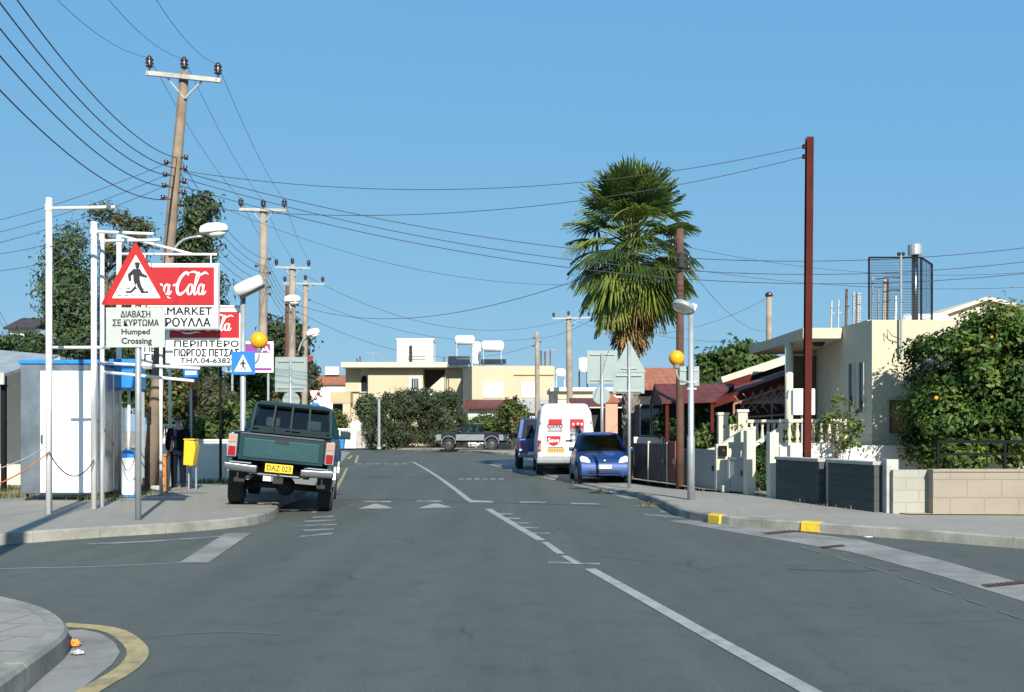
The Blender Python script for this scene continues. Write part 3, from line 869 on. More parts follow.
# --- boundary walls along the right pavement
def zb(D): return zr(Vector((0, D, 0)))
W2, W3 = G(782, 498, .15), G(885, 512, .15)
def wall_run(name, label, a, c, h, m, th=.2, cap=None, cat='wall', group=None, caph=.06, caplip=.03):
    d = (c - a); Ln = d.length; rz = math.atan2(d.y, d.x) - math.pi / 2
    t = thing(name, label, cat, (a.x, a.y, a.z - .03), rz, group)
    b = MB(); b.box((th / 2, Ln / 2, h / 2), (th, Ln, h)); b.build('wall', m, t)
    if cap:
        b = MB(); b.box((th / 2, Ln / 2, h + caph / 2 - .002), (th + 2 * caplip, Ln + .02, caph)); b.build('coping', cap, t, bevel=.008)
    return t
dW = W3 - W2
A0, A1, A2, A3 = W2, W2 + dW * .47, W2 + dW * .56, W3 - dW * .03
def inset_panel(a, c, label):
    t = wall_run('block_wall', label, c, a, .80, 'blockshade', .2, 'cap', group='dark block panels by the pavement')
    return t
inset_panel(A1 + Vector((.06, 0, 0)), A0 + Vector((.06, 0, 0)), 'shade-darkened concrete block panel right of the white gate pillar, below the maroon pole')
inset_panel(A3 + Vector((.06, 0, 0)), A2 + Vector((.06, 0, 0)), 'shade-darkened concrete block panel left of the pale block wall')
def post(name, a, w, h, m, label, cat='pillar', capw=0, group=None, d=None, rz=0):
    t = thing(name, label, cat, (a.x, a.y, a.z - .03), rz, group)
    b = MB(); b.box((0, 0, h / 2), (w, d or w, h)); b.build('shaft', m, t, bevel=.01)
    if capw: b = MB(); b.box((0, 0, h + .03), (w + capw, (d or w) + capw, .06)); b.build('cap', m, t, bevel=.01)
    return t
post('concrete_post', A1.lerp(A2, .5) + Vector((.10, 0, 0)), .26, .86, 'cap', 'rough concrete post between the two dark block panels', rz=TH)
post('concrete_post', W3 + Vector((.08, -.02, 0)), .2, .90, 'cap', 'concrete corner post between dark panel and pale block wall')
bw = thing('pale_block_wall', 'pale unrendered block wall piece between the dark panel and the rough beige wall', 'wall', (X(893, 16.25), 16.25, .12))
b = MB(); wl_ = X(933, 16.2) - X(893, 16.25); hb = Z(470, 16.25) - .12
b.box((wl_ / 2, .1, hb / 2), (wl_, .2, hb)); b.build('wall', 'blocklight', bw)
rw = thing('beige_wall', 'rough rendered beige garden wall under the orange tree', 'wall', (X(933, 16.05), 16.05, .12))
b = MB(); hb = Z(472, 16.05) - .12
b.box((4.0, .12, hb / 2), (8.0, .24, hb)); b.build('wall', 'roughwall', rw)
b = MB(); b.box((4.0, .12, hb + .02), (8.02, .28, .05)); b.build('coping', 'roughwall', rw, bevel=.015)
rl = thing('black_railing', 'black metal railing on top of the rough beige wall', 'railing', (X(938, 16.2), 16.2, Z(472, 16.05) + .03))
h1, h2 = Z(443.5, 16.2) - Z(472, 16.05), Z(456, 16.2) - Z(472, 16.05)
b = MB()
b.bar((0, 0, h1), (6, 0, h1), .035, .05); b.bar((0, 0, h2), (6, 0, h2), .03, .035)
b.build('rail', 'black', rl)
for x in (.0, 1.08, 2.4, 3.7, 5.0):
    b = MB(); b.bar((x, 0, -.02), (x, 0, h1), .04); b.build('post', 'black', rl)

# pillars and gates further up
D1 = 1350 / (497 - 430); D2 = 1350 / (493.5 - 430)
p = post('gate_pillar', Vector((X(772.5, D1), D1, .15)), .19, Z(431, D1) - .15, 'creamlight', 'slim cream gate pillar beside the dark block panel', rz=TH)
p = post('gate_pillar', Vector((X(749.5, D2), D2, .15)), .2, Z(429, D2) - .15, 'creamlight', 'slim cream gate pillar joined to the small grey gate', rz=TH)
wp = thing('white_wall_stub', 'short white wall piece between cream gate pillar and dark panel', 'wall', (X(780, 20.3), 20.3, .12))
b = MB(); b.box((0, 0, .52), (.14, .5, 1.04)); b.build('wall', 'whitewall', wp)
def gate(px0, px1, D0, D1_, pyt, m, label, name='metal_gate', ribs=7, grp=None):
    a = Vector((X(px0, D0), D0, zb(D0) + .03)); c = Vector((X(px1, D1_), D1_, zb(D1_) + .03))
    d = c - a; rz = math.atan2(d.y, d.x); Ln = d.to_2d().length
    t = thing(name, label, 'gate', a, rz, grp)
    h = Z(pyt, (D0 + D1_) / 2) - a.z
    b = MB(); b.box((Ln / 2, 0, h / 2), (Ln - .06, .02, h - .06)); b.build('panel', m, t)
    b = MB()
    for x in (.03, Ln - .03): b.box((x, 0, h / 2), (.055, .055, h))
    for z in (.05, h - .03): b.box((Ln / 2, 0, z), (Ln - .1, .05, .05))
    for i in range(1, ribs): b.box((Ln * i / ribs, -.012, h / 2), (.02, .016, h - .1))
    b.build('frame', m, t)
    b = MB(); b.box((Ln * .9, -.04, h * .55), (.04, .05, .12)); b.build('handle', 'chrome', t)
    return t
gate(728.5, 744.5, 21.9, 21.4, 457, 'gategrey', 'small grey metal gate beside the cream gate pillar', ribs=1)
gate(693, 716.5, 24.1, 22.7, 449, 'gategrey', 'wide plain grey metal gate behind the right beacon pole', ribs=1)
gate(668.5, 676, 25.6, 25.1, 441, 'gatered', 'narrow red-brown metal gate left of the brown wooden pole', ribs=3)
gate(649.5, 667, 27.0, 25.8, 443, 'gatebrown', 'dark brown sheet metal gate with a pale post, left of the red-brown gate', ribs=9)
gate(634, 648.5, 28.2, 27.2, 443, 'gatebrown', 'brown sheet metal gate nearest to the blue car', ribs=9)
gate(683.5, 691.5, 24.7, 24.2, 449, 'gatebrown', 'narrow dark gate between the brown pole and the wide grey gate', ribs=3)
for px_, D_, t_ in ((648.9, 27.0, 440), (667.8, 25.75, 441)):
    post('gate_post', Vector((X(px_, D_), D_, zb(D_))), .07, Z(t_, D_) - .05, 'creamlight', 'thin cream post between brown sheet metal gates, %s' % ('towards the blue car' if px_ < 660 else 'beside the red-brown gate'))
# entrance wall with letter box
ew = thing('entrance_wall', 'cream entrance wall with black letter box between the two grey gates', 'wall', (X(722.5, 22.4), 22.4, .12))
hw = Z(444, 22.4) - .12; ww = X(728.5, 22.4) - X(716.5, 22.4)
b = MB(); b.box((0, .1, hw / 2), (ww, .2, hw)); b.build('wall', 'creamlight', ew)
b = MB(); zz = Z(451, 22.4) - .12; b.box((-.005, -.05, zz), (.17, .1, .24)); lb = b.build('letter_box', 'black', ew)
b = MB(); b.box((0, -.105, zz + .02), (.03, .012, .05)); b.build('lock', 'chrome', lb)
b = MB(); b.box((.06, -.2, .09), (.3, .4, .14)); b.build('step', 'cap', ew)
# stair wall with sloping cream parapet and stone balusters towards the house
sw = thing('stair_parapet', 'cream sloping stair parapet with short pillars behind the grey gates', 'wall', (X(717, 23.6), 23.6, .12))
xx = lambda px: X(px, 23.6) - X(717, 23.6)
zz = lambda py: Z(py, 23.6) - .12
b = MB(); b.prism([(xx(708), 0), (xx(757), 0), (xx(757), zz(426)), (xx(746), zz(428)), (xx(717), zz(447)), (xx(708), zz(449))], 'y', 0, .2); b.build('wall', 'creamlight', sw)
for a_, c_, t_ in ((743.5, 753, 411.5), (723.5, 733, 414.5)):
    b = MB(); b.box(((xx(a_) + xx(c_)) / 2, .65, zz(t_) / 2), (xx(c_) - xx(a_), .22, zz(t_))); b.box(((xx(a_) + xx(c_)) / 2, .65, zz(t_) + .03), (xx(c_) - xx(a_) + .06, .28, .06)); b.build('pillar', 'creamlight', sw)
b = MB(); b.box(((xx(733) + xx(743)) / 2, .65, zz(424) / 2), (xx(743) - xx(733), .18, zz(424))); b.build('low_wall', 'creamlight', sw)
sr = thing('stair_balustrade', 'cream stair balustrade climbing between the gate pillars and the house podium', 'balustrade', (X(757, 22.2), 22.2, .12))
xx = lambda px: X(px, 22.2) - X(757, 22.2)
zz = lambda py: Z(py, 22.2) - .12
b = MB(); b.bar((xx(754), 0, zz(445)), (xx(788), 0, zz(424)), .12, .09); b.bar((xx(752), .5, zz(421)), (xx(786), .5, zz(421)), .13, .07)
b.build('handrail', 'creamlight', sr)
for i, px_ in enumerate((757, 762.5, 768, 774, 780, 785)):
    b = MB(); h = zz(423) - zz(446)
    b.lathe([(.045, 0), (.03, .06), (.055, h * .35), (.025, h * .8), (.045, h)], (xx(px_), .5, zz(446)), 8); b.build('baluster', 'creamlight', sr, smooth=True)
for i in range(5):
    b = MB(); b.box((xx(764 + 5 * i), .25, zz(466 - 5 * i) / 2), (.16, .5, zz(466 - 5 * i))); b.build('step', 'cap', sr)
# white cabinet with bent pipe behind the maroon pole
cb = thing('white_cabinet', 'white metal cabinet with a bent pipe, mounted behind the maroon pole', 'cabinet', (X(804.5, 21.4), 21.4, pz))
zc0, zc1 = Z(415, 21.4) - pz, Z(388.5, 21.4) - pz
b = MB(); b.box((0, .12, (zc0 + zc1) / 2), (X(816, 21.4) - X(794, 21.4), .22, zc1 - zc0)); b.build('box', 'white', cb, bevel=.02)
b = MB(); b.tube([(-.22, .1, zc1 - .03), (-.29, .1, zc1 - .02), (-.34, .1, zc1 - .09), (-.35, .1, zc1 - .22)], .022, 8); b.build('pipe', 'white', cb, smooth=True)
b = MB(); b.bar((0, .15, 0), (0, .15, zc0), .06); b.build('stand', 'galv', cb)

# --- maroon roofed house
mh = thing('maroon_roof_house', 'low house with maroon tiled porch roof and dark glazed veranda behind the gates', 'house', (X(640, 30), 30, 0))
ox, oy = mh.location.x, mh.location.y
l = lambda px, py, D: Vector((X(px, D) - ox, D - oy, Z(py, D)))
b = MB()
e0, e1 = l(662, 402.5, 27.2), l(716, 401, 27.2)
r0, r1 = l(654, 385, 29.6), l(734, 385, 29.6)
b.plate([e0, e1, r1, r0], .08)
b.plate([r0, r1, l(734, 403, 32.5), l(650, 403, 32.5)], .08)
b.build('porch_roof', 'tilered', mh)
b = MB(); b.add([r0 + Vector((.02, 0, -.05)), e0 + Vector((.02, .05, -.05)), l(650, 403, 32.5) + Vector((.02, -.05, -.05))], [(0, 1, 2)]); b.plate([r0 + Vector((.06, 0, -.06)), e0 + Vector((.06, .05, -.06)), l(650, 403, 32.5) + Vector((.06, -.05, -.06))], .03); b.build('gable', 'interior', mh)
# long rake roofs rising to the right
b = MB(); b.plate([l(712, 404, 27.6), l(832, 362, 27.6), l(832, 356, 31.0), l(712, 396, 31.0)], .1); b.build('side_roof', 'tilered', mh)
b = MB(); b.bar(l(712, 404.5, 27.5), l(832, 362.8, 27.5), .08, .2); b.build('rake_board', 'maroon', mh)
b = MB()
q0, q1 = l(722, 380, 32), l(830, 344, 32)
b.plate([q0, q1, q1 + Vector((0, 6, -.5)), q0 + Vector((0, 6, -.5))], .14); b.build('main_roof', 'creamlight', mh)
b = MB(); b.bar(l(722, 381, 31.9), l(830, 345, 31.9), .1, .26); b.build('fascia', 'creamlight', mh)
b = MB(); b.bar(l(722, 387, 31.8), l(752, 377.5, 31.8), .1, .25); b.build('eave_board', 'maroon', mh)
# walls under them
b = MB()
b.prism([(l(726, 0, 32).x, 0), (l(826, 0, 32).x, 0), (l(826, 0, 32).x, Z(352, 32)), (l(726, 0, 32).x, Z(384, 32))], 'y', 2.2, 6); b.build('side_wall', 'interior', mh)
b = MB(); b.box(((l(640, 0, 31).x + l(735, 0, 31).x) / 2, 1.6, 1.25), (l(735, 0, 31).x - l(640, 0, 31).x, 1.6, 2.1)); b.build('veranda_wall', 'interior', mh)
for a_, c_ in ((641, 652), (653, 664), (693, 703), (704, 712)):
    window_in(mh, l(a_, 0, 30.5).x, l(c_, 0, 30.5).x, Z(436, 30.5), Z(404, 30.5), .79, frame='dark' if a_ > 690 else 'galvdull', pane='darkglass', fw=.03)
b = MB(); b.box(((l(634, 0, 29).x + l(668, 0, 29).x) / 2, -.9, .75), (l(668, 0, 29).x - l(634, 0, 29).x, .18, 1.1)); b.build('low_wall', 'whitewall', mh)
for px_ in (667, 712):
    b = MB(); q = l(px_, 402, 27.3); b.bar((q.x, q.y, .1), (q.x, q.y, q.z), .09); b.build('porch_post', 'maroon', mh)
# trellis of crossed slats
tr = thing('trellis', 'reddish wooden trellis of crossed slats under the side roof', 'trellis', (X(734, 26.6), 26.6, 0))
b = MB()
tx = lambda px: X(px, 26.6) - X(734, 26.6)
for i in range(7):
    x0 = 734 + i * 9
    top = 404 - (x0 + 12 - 734) * .33
    b.bar((tx(x0), 0, Z(417 - i * 3.0, 26.6)), (tx(min(x0 + 20, 792)), .0, Z(417 - i * 3.0 - 24, 26.6)), .03, .02)
    b.bar((tx(x0), .022, Z(395 - i * 1.6, 26.6)), (tx(min(x0 + 16, 792)), .022, Z(395 - i * 1.6 + 20, 26.6)), .03, .02)
b.build('slat', 'lattice', tr)
b = MB(); b.bar((tx(734), .03, .1), (tx(734), .03, Z(404, 26.6)), .05); b.bar((tx(792), .03, .1), (tx(792), .03, Z(384, 26.6)), .05); b.bar((tx(734), .04, Z(404, 26.6)), (tx(792), .04, Z(384, 26.6)), .05); b.bar((tx(734), .04, Z(418, 26.6)), (tx(792), .04, Z(414, 26.6)), .05); b.build('frame', 'lattice', tr)
um = thing('white_parasol', 'white garden parasol half hidden behind the trellis', 'parasol', (X(772, 28.6), 28.6, .15))
b = MB(); b.lathe([(1.0, Z(403, 28.6) - .15), (.55, Z(396, 28.6) - .15), (.05, Z(388, 28.6) - .15), (0, Z(387, 28.6) - .15)], n=8); b.build('canopy', 'white', um)
b = MB(); b.tube([(0, 0, 0), (0, 0, Z(388, 28.6) - .15)], .025); b.build('pole', 'galv', um)

# pink gate pillar, brown tiled roof behind
pk = thing('pink_pillar', 'salmon pink gate pillar with terracotta cap behind the blue car', 'pillar', (X(611, 33.5), 33.5, .05))
b = MB(); hk = Z(403, 33.5) - .05; b.box((0, 0, hk / 2), (X(617, 33.5) - X(605, 33.5), .4, hk)); b.build('shaft', 'pink', pk)
b = MB(); b.lathe([(.36, hk), (.36, hk + .08), (.05, hk + .3)], n=4, rot=Matrix.Rotation(R(45), 3, 'Z')); b.build('cap', 'tileorange', pk)
th = thing('terracotta_roof_house', 'house with weathered terracotta tiled roof behind the palm', 'house', (X(655, 40), 40, 0))
xx = lambda px: X(px, 40) - X(655, 40)
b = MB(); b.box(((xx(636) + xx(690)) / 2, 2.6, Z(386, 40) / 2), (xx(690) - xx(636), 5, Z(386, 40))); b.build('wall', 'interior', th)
b = MB(); b.plate([(xx(632), -.3, Z(389, 40)), (xx(694), -.3, Z(389, 40)), (xx(694), 3, Z(369, 43)), (xx(632), 3, Z(369, 43))], .12)
b.plate([(xx(632), 3, Z(369, 43)), (xx(694), 3, Z(369, 43)), (xx(694), 6.2, Z(389, 40)), (xx(632), 6.2, Z(389, 40))], .12)
b.build('roof', 'tileorange', th)
rs = thing('red_awning_house', 'low building with dark red tiled edge beyond the white van', 'house', (X(600, 46), 46, 0))
xx = lambda px: X(px, 46) - X(600, 46)
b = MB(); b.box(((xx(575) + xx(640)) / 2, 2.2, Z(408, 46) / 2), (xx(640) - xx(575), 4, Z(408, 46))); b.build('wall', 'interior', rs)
b = MB(); b.plate([(xx(572), -.4, Z(406, 46)), (xx(643), -.4, Z(406, 46)), (xx(643), 2.5, Z(398, 47)), (xx(572), 2.5, Z(398, 47))], .1); b.build('roof', 'tilered', rs)
# ---------------------------------------------------------------- far buildings across the junction
def local(px0, D0):
    return (lambda px, D=D0: X(px, D) - X(px0, D0))
D = 86.0
fx = local(400, D)
apt = thing('yellow_apartments', 'yellow flat roofed house with arched window and barred window behind the olive trees', 'house', (X(400, D), D, 0))
zt = Z(368, D)
b = MB()
b.prism([(fx(368), 0), (fx(423), 0), (fx(423), 7), (fx(344), 7), (fx(344), 1.2), (fx(368), 1.2)], 'z', .1, zt); b.build('wall', 'yellowwall', apt)
b = MB(); b.box(((fx(445) + fx(462)) / 2, 3, zt / 2), (fx(462) - fx(445), 6, zt)); b.build('side_wall', 'yellowwall', apt)
b = MB(); b.box(((fx(423) + fx(445)) / 2, 4.5, zt / 2), (fx(445) - fx(423), 4, zt - .1)); b.build('recess_wall', 'doorwood', apt)
b = MB(); b.prism([(fx(427), Z(390, D)), (fx(445), Z(374, D)), (fx(445), Z(392, D)), (fx(427), Z(396, D))], 'y', .3, .6); b.build('stair_wall', 'creamlight', apt)
b = MB(); b.box(((fx(343) + fx(471)) / 2, 2.6, zt + .22), (fx(471) - fx(343), 7.2, .44)); b.build('roof_slab', 'creamlight', apt)
b = MB(); b.box((fx(351), 1.1, zt - 1.0), (fx(358) - fx(343.5), .3, 2.0)); b.build('corner_wall', 'yellowwall', apt)
# white bay with the arch
b = MB(); b.box((fx(363), 1.1, (zt + Z(392, D)) / 2), (fx(368.5) - fx(357.5), .2, zt - Z(392, D))); b.build('white_bay', 'whitewall', apt)
b = MB()
arc = [(fx(359.5), Z(391, D)), (fx(365.3), Z(391, D))] + [(fx(362.4) + math.cos(a) * .25, Z(379, D) + math.sin(a) * .35) for a in np.linspace(0, math.pi, 9)]
b.prism(arc, 'y', .95, .99); b.build('arched_window', 'darkglass', apt)
window_in(apt, fx(409.5), fx(420.5), Z(391, D), Z(377, D), 0, bars=4, fw=.12, d=.12)
b = MB(); b.box((fx(341), .6, (Z(392, D) + Z(403, D)) / 2), (fx(351) - fx(331), 1.8, Z(392, D) - Z(403, D))); b.build('loggia_parapet', 'yellowdark', apt)
b = MB(); b.box((fx(347), 0, Z(403, D) / 2), (fx(351) - fx(343.5), .5, Z(403, D))); b.build('column', 'yellowwall', apt)
b = MB(); b.box((fx(338), 2.4, Z(403, D) / 2), (fx(351) - fx(331), .3, Z(403, D))); b.build('loggia_back', 'interior', apt)
# cube on the roof with rail
cube = thing('roof_stair_house', 'white cube shaped stair house on the yellow flat roof', 'roof building', (X(415, 88), 88, zt + .44))
w2 = X(433, 88) - X(397, 88); h2 = Z(339.5, 88) - zt - .44
b = MB(); b.box((0, 1.5, h2 / 2), (w2, 3, h2)); b.build('wall', 'whitewall', cube)
b = MB(); b.box((0, 1.5, h2 + .03), (w2 + .15, 3.15, .12)); b.build('roof', 'whitewall', cube)
b = MB()
for z in (.5, .75): b.bar((-.6, -.12, z), (.9, -.12, z), .05)
for i in range(9): b.bar((-.6 + i * .19, -.12, .0), (-.6 + i * .19, -.12, .75), .025)
b.build('rail', 'galvdull', cube)
b = MB(); b.box((-.35, -.15, .8), (.25, .2, 1.7)); b.build('chimney_pipe', 'dark', cube)
# house B with shuttered windows
D = 80.0
fx = local(510, D)
hb = thing('ochre_house', 'ochre flat roofed house with two white shuttered windows beyond the white van', 'house', (X(510, D), D, 0))
zt = Z(366.5, D)
b = MB(); b.prism([(fx(472), 0), (fx(554.5), 0), (fx(554.5), 7), (fx(463, 83) , 7), (fx(463, 83), 3)], 'z', .1, zt); b.build('wall', 'yellowwall', hb)
b = MB(); b.box((fx(513), 3.4, zt + .03), (fx(552) - fx(473), 6.6, .08)); b.build('roof', 'cap', hb)
b = MB(); b.box((fx(534), -.06, Z(374.5, D)), (fx(554) - fx(514), .12, .1)); b.build('ledge', 'yellowdark', hb)
for a_, c_ in ((483, 503), (521.5, 536.5)):
    window_in(hb, fx(a_), fx(c_), Z(397.5, D), Z(382.5, D), 0, pane='white', fw=.1, bars=2, d=.1)
lw = thing('red_edged_lean_to', 'low white lean-to with maroon tiled edge under the ochre house', 'lean-to', (X(495, 77), 77, 0))
fx = local(495, 77)
b = MB(); b.box(((fx(468) + fx(520)) / 2, 1.2, Z(408, 77) / 2), (fx(520) - fx(468), 2.2, Z(408, 77))); b.build('wall', 'whitewall', lw)
b = MB(); b.plate([(fx(464), -.5, Z(408, 77)), (fx(520.5), -.5, Z(408, 77)), (fx(520.5), 2.2, Z(400, 78)), (fx(464), 2.2, Z(400, 78))], .15); b.build('roof', 'tilered', lw)
b = MB(); b.box((fx(496), .07, (Z(428, 77)) / 2 + .3), (fx(512) - fx(480), .06, Z(428, 77) - .6)); b.build('door', 'interior', lw)
gs = thing('grey_roof_shed', 'low shed with weathered grey roof behind the white van', 'shed', (X(535, 74), 74, 0))
fx = local(535, 74)
b = MB(); b.box(((fx(519) + fx(560)) / 2, 2, Z(413, 74) / 2), (fx(560) - fx(519), 3.6, Z(413, 74))); b.build('wall', 'creamlight', gs)
b = MB(); b.plate([(fx(517), -.2, Z(412, 74)), (fx(562), -.2, Z(412, 74)), (fx(562), 3.6, Z(400, 77)), (fx(517), 3.6, Z(400, 77))], .12); b.build('roof', 'cap', gs)
hc = thing('cream_bungalow', 'low cream bungalow with flat roof right of the ochre house', 'house', (X(580, 66), 66, 0))
fx = local(580, 66)
b = MB(); b.box(((fx(552) + fx(640)) / 2, 3, Z(391, 66) / 2), (fx(640) - fx(552), 6, Z(391, 66))); b.build('wall', 'creamlight', hc)
b = MB(); b.box(((fx(550) + fx(642)) / 2, 2.9, Z(389.5, 66)), (fx(642) - fx(550), 6.5, .24)); b.build('roof', 'whitewall', hc)
b = MB(); b.box(((fx(552) + fx(590)) / 2, -.03, Z(398, 66)), (fx(588) - fx(554), .06, .18)); b.build('ledge', 'cream', hc)
by = thing('beige_yard_wall', 'plain beige yard wall behind the silver pickup', 'wall', (X(510, 71), 71, .1))
fx = local(510, 71)
b = MB(); b.box(((fx(496) + fx(545)) / 2, .1, (Z(433, 71) - .1) / 2), (fx(545) - fx(496), .2, Z(433, 71) - .1)); b.build('wall', 'creamlight', by)
b = MB(); b.box(((fx(496) + fx(545)) / 2, .1, Z(433, 71) - .08), (fx(545) - fx(496) + .05, .26, .07)); b.build('coping', 'cap', by)
# tanks on the roofs
def water_tank(px0, px1, py0, py1, D, base, label, lying=True, stand='galv'):
    t = thing('roof_tank', label, 'water tank', (X((px0 + px1) / 2, D), D, base))
    w = X(px1, D) - X(px0, D); zl_, zh = Z(py1, D) - base, Z(py0, D) - base
    b = MB()
    if lying:
        r = (zh - zl_) / 2
        b.lathe([(0, -w / 2), (r * .7, -w / 2 + .05), (r, -w / 2 + .18), (r, w / 2 - .18), (r * .7, w / 2 - .05), (0, w / 2)], (0, 0, (zl_ + zh) / 2), 16, rot=Matrix.Rotation(R(90), 3, 'Y'))
    else:
        b.lathe([(w / 2 * .96, zl_), (w / 2, zl_ + .1), (w / 2, zh - .12), (w / 2 * .8, zh), (0, zh + .03)], n=16)
    b.build('drum', 'white', t, smooth=True)
    if zl_ > .1:
        for sx in (-1, 1):
            for sy in (-1, 1): b = MB(); b.bar((sx * w * .38, sy * .35, 0), (sx * w * .38, sy * .35, zl_ + .15), .06); b.build('leg', stand, t)
            b = MB(); b.bar((sx * w * .38, -.32, zl_), (sx * w * .38, .32, zl_), .055); b.build('crossbar', stand, t)
    return t
zt = Z(366.5, 80) + .07
water_tank(454.5, 475, 335.5, 345, 82, zt, 'upper white tank on a tall stand, left of the roof tanks on the ochre house')
water_tank(481, 504, 340.5, 352, 81.5, zt, 'long white tank lying on a stand on the ochre house roof')
water_tank(471.5, 481, 342, 364, 83, zt, 'upright white tank between the two lying roof tanks', False)
water_tank(578, 588.5, 358, 372, 68, Z(389.5, 66) + .13, 'white tank on a dark stand above the cream bungalow', False, 'dark')
water_tank(555, 566, 368.5, 377.5, 72, Z(400, 74), 'small white tank beside the ochre house corner', True)
def panel(px0, px1, py0, py1, D, base, label):
    t = thing('solar_panel', label, 'solar panel', (X((px0 + px1) / 2, D), D, base))
    w = X(px1, D) - X(px0, D); z1 = Z(py0, D) - base
    b = MB(); b.plate([(-w / 2, -.5, .12), (w / 2, -.5, .12), (w / 2, .5, z1), (-w / 2, .5, z1)], .06); b.build('collector', 'darkglass', t)
    b = MB()
    for s_ in (-1, 1): b.bar((s_ * w * .45, .5, 0), (s_ * w * .45, .5, z1), .05); b.bar((s_ * w * .45, -.5, 0), (s_ * w * .45, -.5, .12), .05)
    b.build('frame', 'galvdull', t)
panel(448, 470, 356, 366, 80.8, zt, 'dark solar panel under the upper left roof tank')
panel(481, 506, 359, 366, 80.6, zt, 'dark solar panel under the long lying roof tank')
def aerial(px, py, D, base, label, arms=3):
    t = thing('roof_aerial', label, 'antenna', (X(px, D), D, base))
    h = Z(py, D) - base
    b = MB(); b.tube([(0, 0, 0), (0, 0, h)], .03, 6); b.build('pole', 'galvdull', t)
    b = MB(); b.bar((-.6, 0, h), (.6, 0, h), .03)
    for i in range(arms * 2 + 1): b.bar((-.6 + 1.2 * i / (arms * 2), -.3, h), (-.6 + 1.2 * i / (arms * 2), .3, h), .02)
    b.build('boom', 'galvdull', t)
ra = Z(368, 86) + .44
aerial(373, 353, 87, ra, 'thin television aerial on the yellow roof left of the white cube')
aerial(549, 350, 81, zt, 'thin television aerial at the right end of the ochre roof')
for px_, tp in ((541, 354), (545, 355), (550, 353), (444, 361), (357, 362), (360, 360)):
    D_ = 81.5 if px_ > 500 else 87
    b = MB(); base = zt if px_ > 500 else ra
    b.bar((0, 0, 0), (0, 0, Z(tp, D_) - base + .3), .12)
    tag(b.build('rebar_stub', 'rust', loc=(X(px_, D_), D_, base)), 'dark short stub sticking up from a far flat roof', 'rebar', 'stubs on the far flat roofs')
# white house with red roof at the left
D = 96.0
fx = local(325, D)
wh = thing('red_roof_house', 'white house with flat red tiled roof left of the yellow house', 'house', (X(325, D), D, 0))
b = MB(); b.box(((fx(290) + fx(352)) / 2, 3, Z(384, D) / 2), (fx(352) - fx(290), 6, Z(384, D))); b.build('wall', 'whitewall', wh)
b = MB(); b.plate([(fx(288), -.3, Z(384, D)), (fx(354), -.3, Z(384, D)), (fx(354), 3, Z(376, D + 3)), (fx(288), 3, Z(376, D + 3))], .2); b.plate([(fx(288), 3, Z(376, D + 3)), (fx(354), 3, Z(376, D + 3)), (fx(354), 6.3, Z(384, D)), (fx(288), 6.3, Z(384, D))], .2); b.build('roof', 'tileorange', wh)
b = MB(); b.box((fx(328), 2.5, Z(371, D + 2.5)), (1.3, .8, .8)); b.build('chimney', 'whitewall', wh)
# white baluster fence, concrete block and shed at the left corner
wf = thing('white_fence', 'low white baluster fence at the far left street corner', 'fence', (X(340, 74), 74, .15))
fx = local(340, 74)
b = MB(); b.box(((fx(318) + fx(356)) / 2, 0, .28), (fx(356) - fx(318), .2, .56)); b.box(((fx(318) + fx(356)) / 2, 0, 1.42), (fx(356) - fx(318), .22, .12)); b.build('rail', 'whitewall', wf)
for i in range(13):
    b = MB(); b.box((fx(319 + i * 3), 0, .96), (.13 if i % 4 else .22, .13, .84)); b.build('baluster', 'whitewall', wf)
cbk = thing('concrete_yard_wall', 'grey concrete yard wall in front of the olive trees', 'wall', (X(357, 76), 76, .12))
b = MB(); b.box((0, 0, .62), (2.6, .25, 1.25)); b.build('wall', 'cap', cbk); b = MB(); b.box((0, 0, 1.27), (2.66, .3, .06)); b.build('coping', 'cap', cbk)
sh = thing('white_hut', 'small white hut with pitched top beside the olive trees', 'hut', (X(355, 78), 78, .12))
fx = local(355, 78); zz = lambda py: Z(py, 78) - .12
b = MB(); b.prism([(fx(350), 0), (fx(360.5), 0), (fx(360.5), zz(424)), (fx(357), zz(420)), (fx(350), zz(423))], 'y', 0, 1); b.build('wall', 'whitewall', sh)
b = MB(); b.box((fx(355), -.02, zz(436)), (.4, .04, .9)); b.build('door', 'galvdull', sh)
bb = thing('blue_bin', 'blue waste bin at the far left street corner', 'bin', (X(340.5, 70), 70, .15))
b = MB(); b.loft([[(-.24, -.22, .05), (.24, -.22, .05), (.24, .22, .05), (-.24, .22, .05)], [(-.3, -.28, .85), (.3, -.28, .85), (.3, .28, .85), (-.3, .28, .85)]]); b.build('body', 'bluesheet', bb)
b = MB(); b.box((0, 0, .9), (.66, .62, .09)); b.build('lid', 'bluesheet', bb, bevel=.03)

# ---------------------------------------------------------------- left yard: walls, booth, kiosk things
gw = thing('garden_wall', 'whitewashed garden wall behind the yellow bin', 'wall', (X(232, 26.2), 26.2, .12))
fx = local(232, 26.2)
hg = Z(441, 26.2) - .12
b = MB(); b.box(((fx(150) + fx(262)) / 2, .1, hg / 2), (fx(262) - fx(150), .2, hg)); b.build('wall', 'whitewall', gw)
b = MB(); b.box(((fx(150) + fx(262)) / 2, .1, hg + .02), (fx(262) - fx(150) + .04, .24, .05)); b.build('coping', 'whitewall', gw)
b = MB(); b.prism([(fx(262) + .002, .1), (fx(262) + .2, .1), (fx(262) - 2.2, 18), (fx(262) - 2.4, 18)], 'z', 0, hg); b.build('return_wall', 'whitewall', gw)
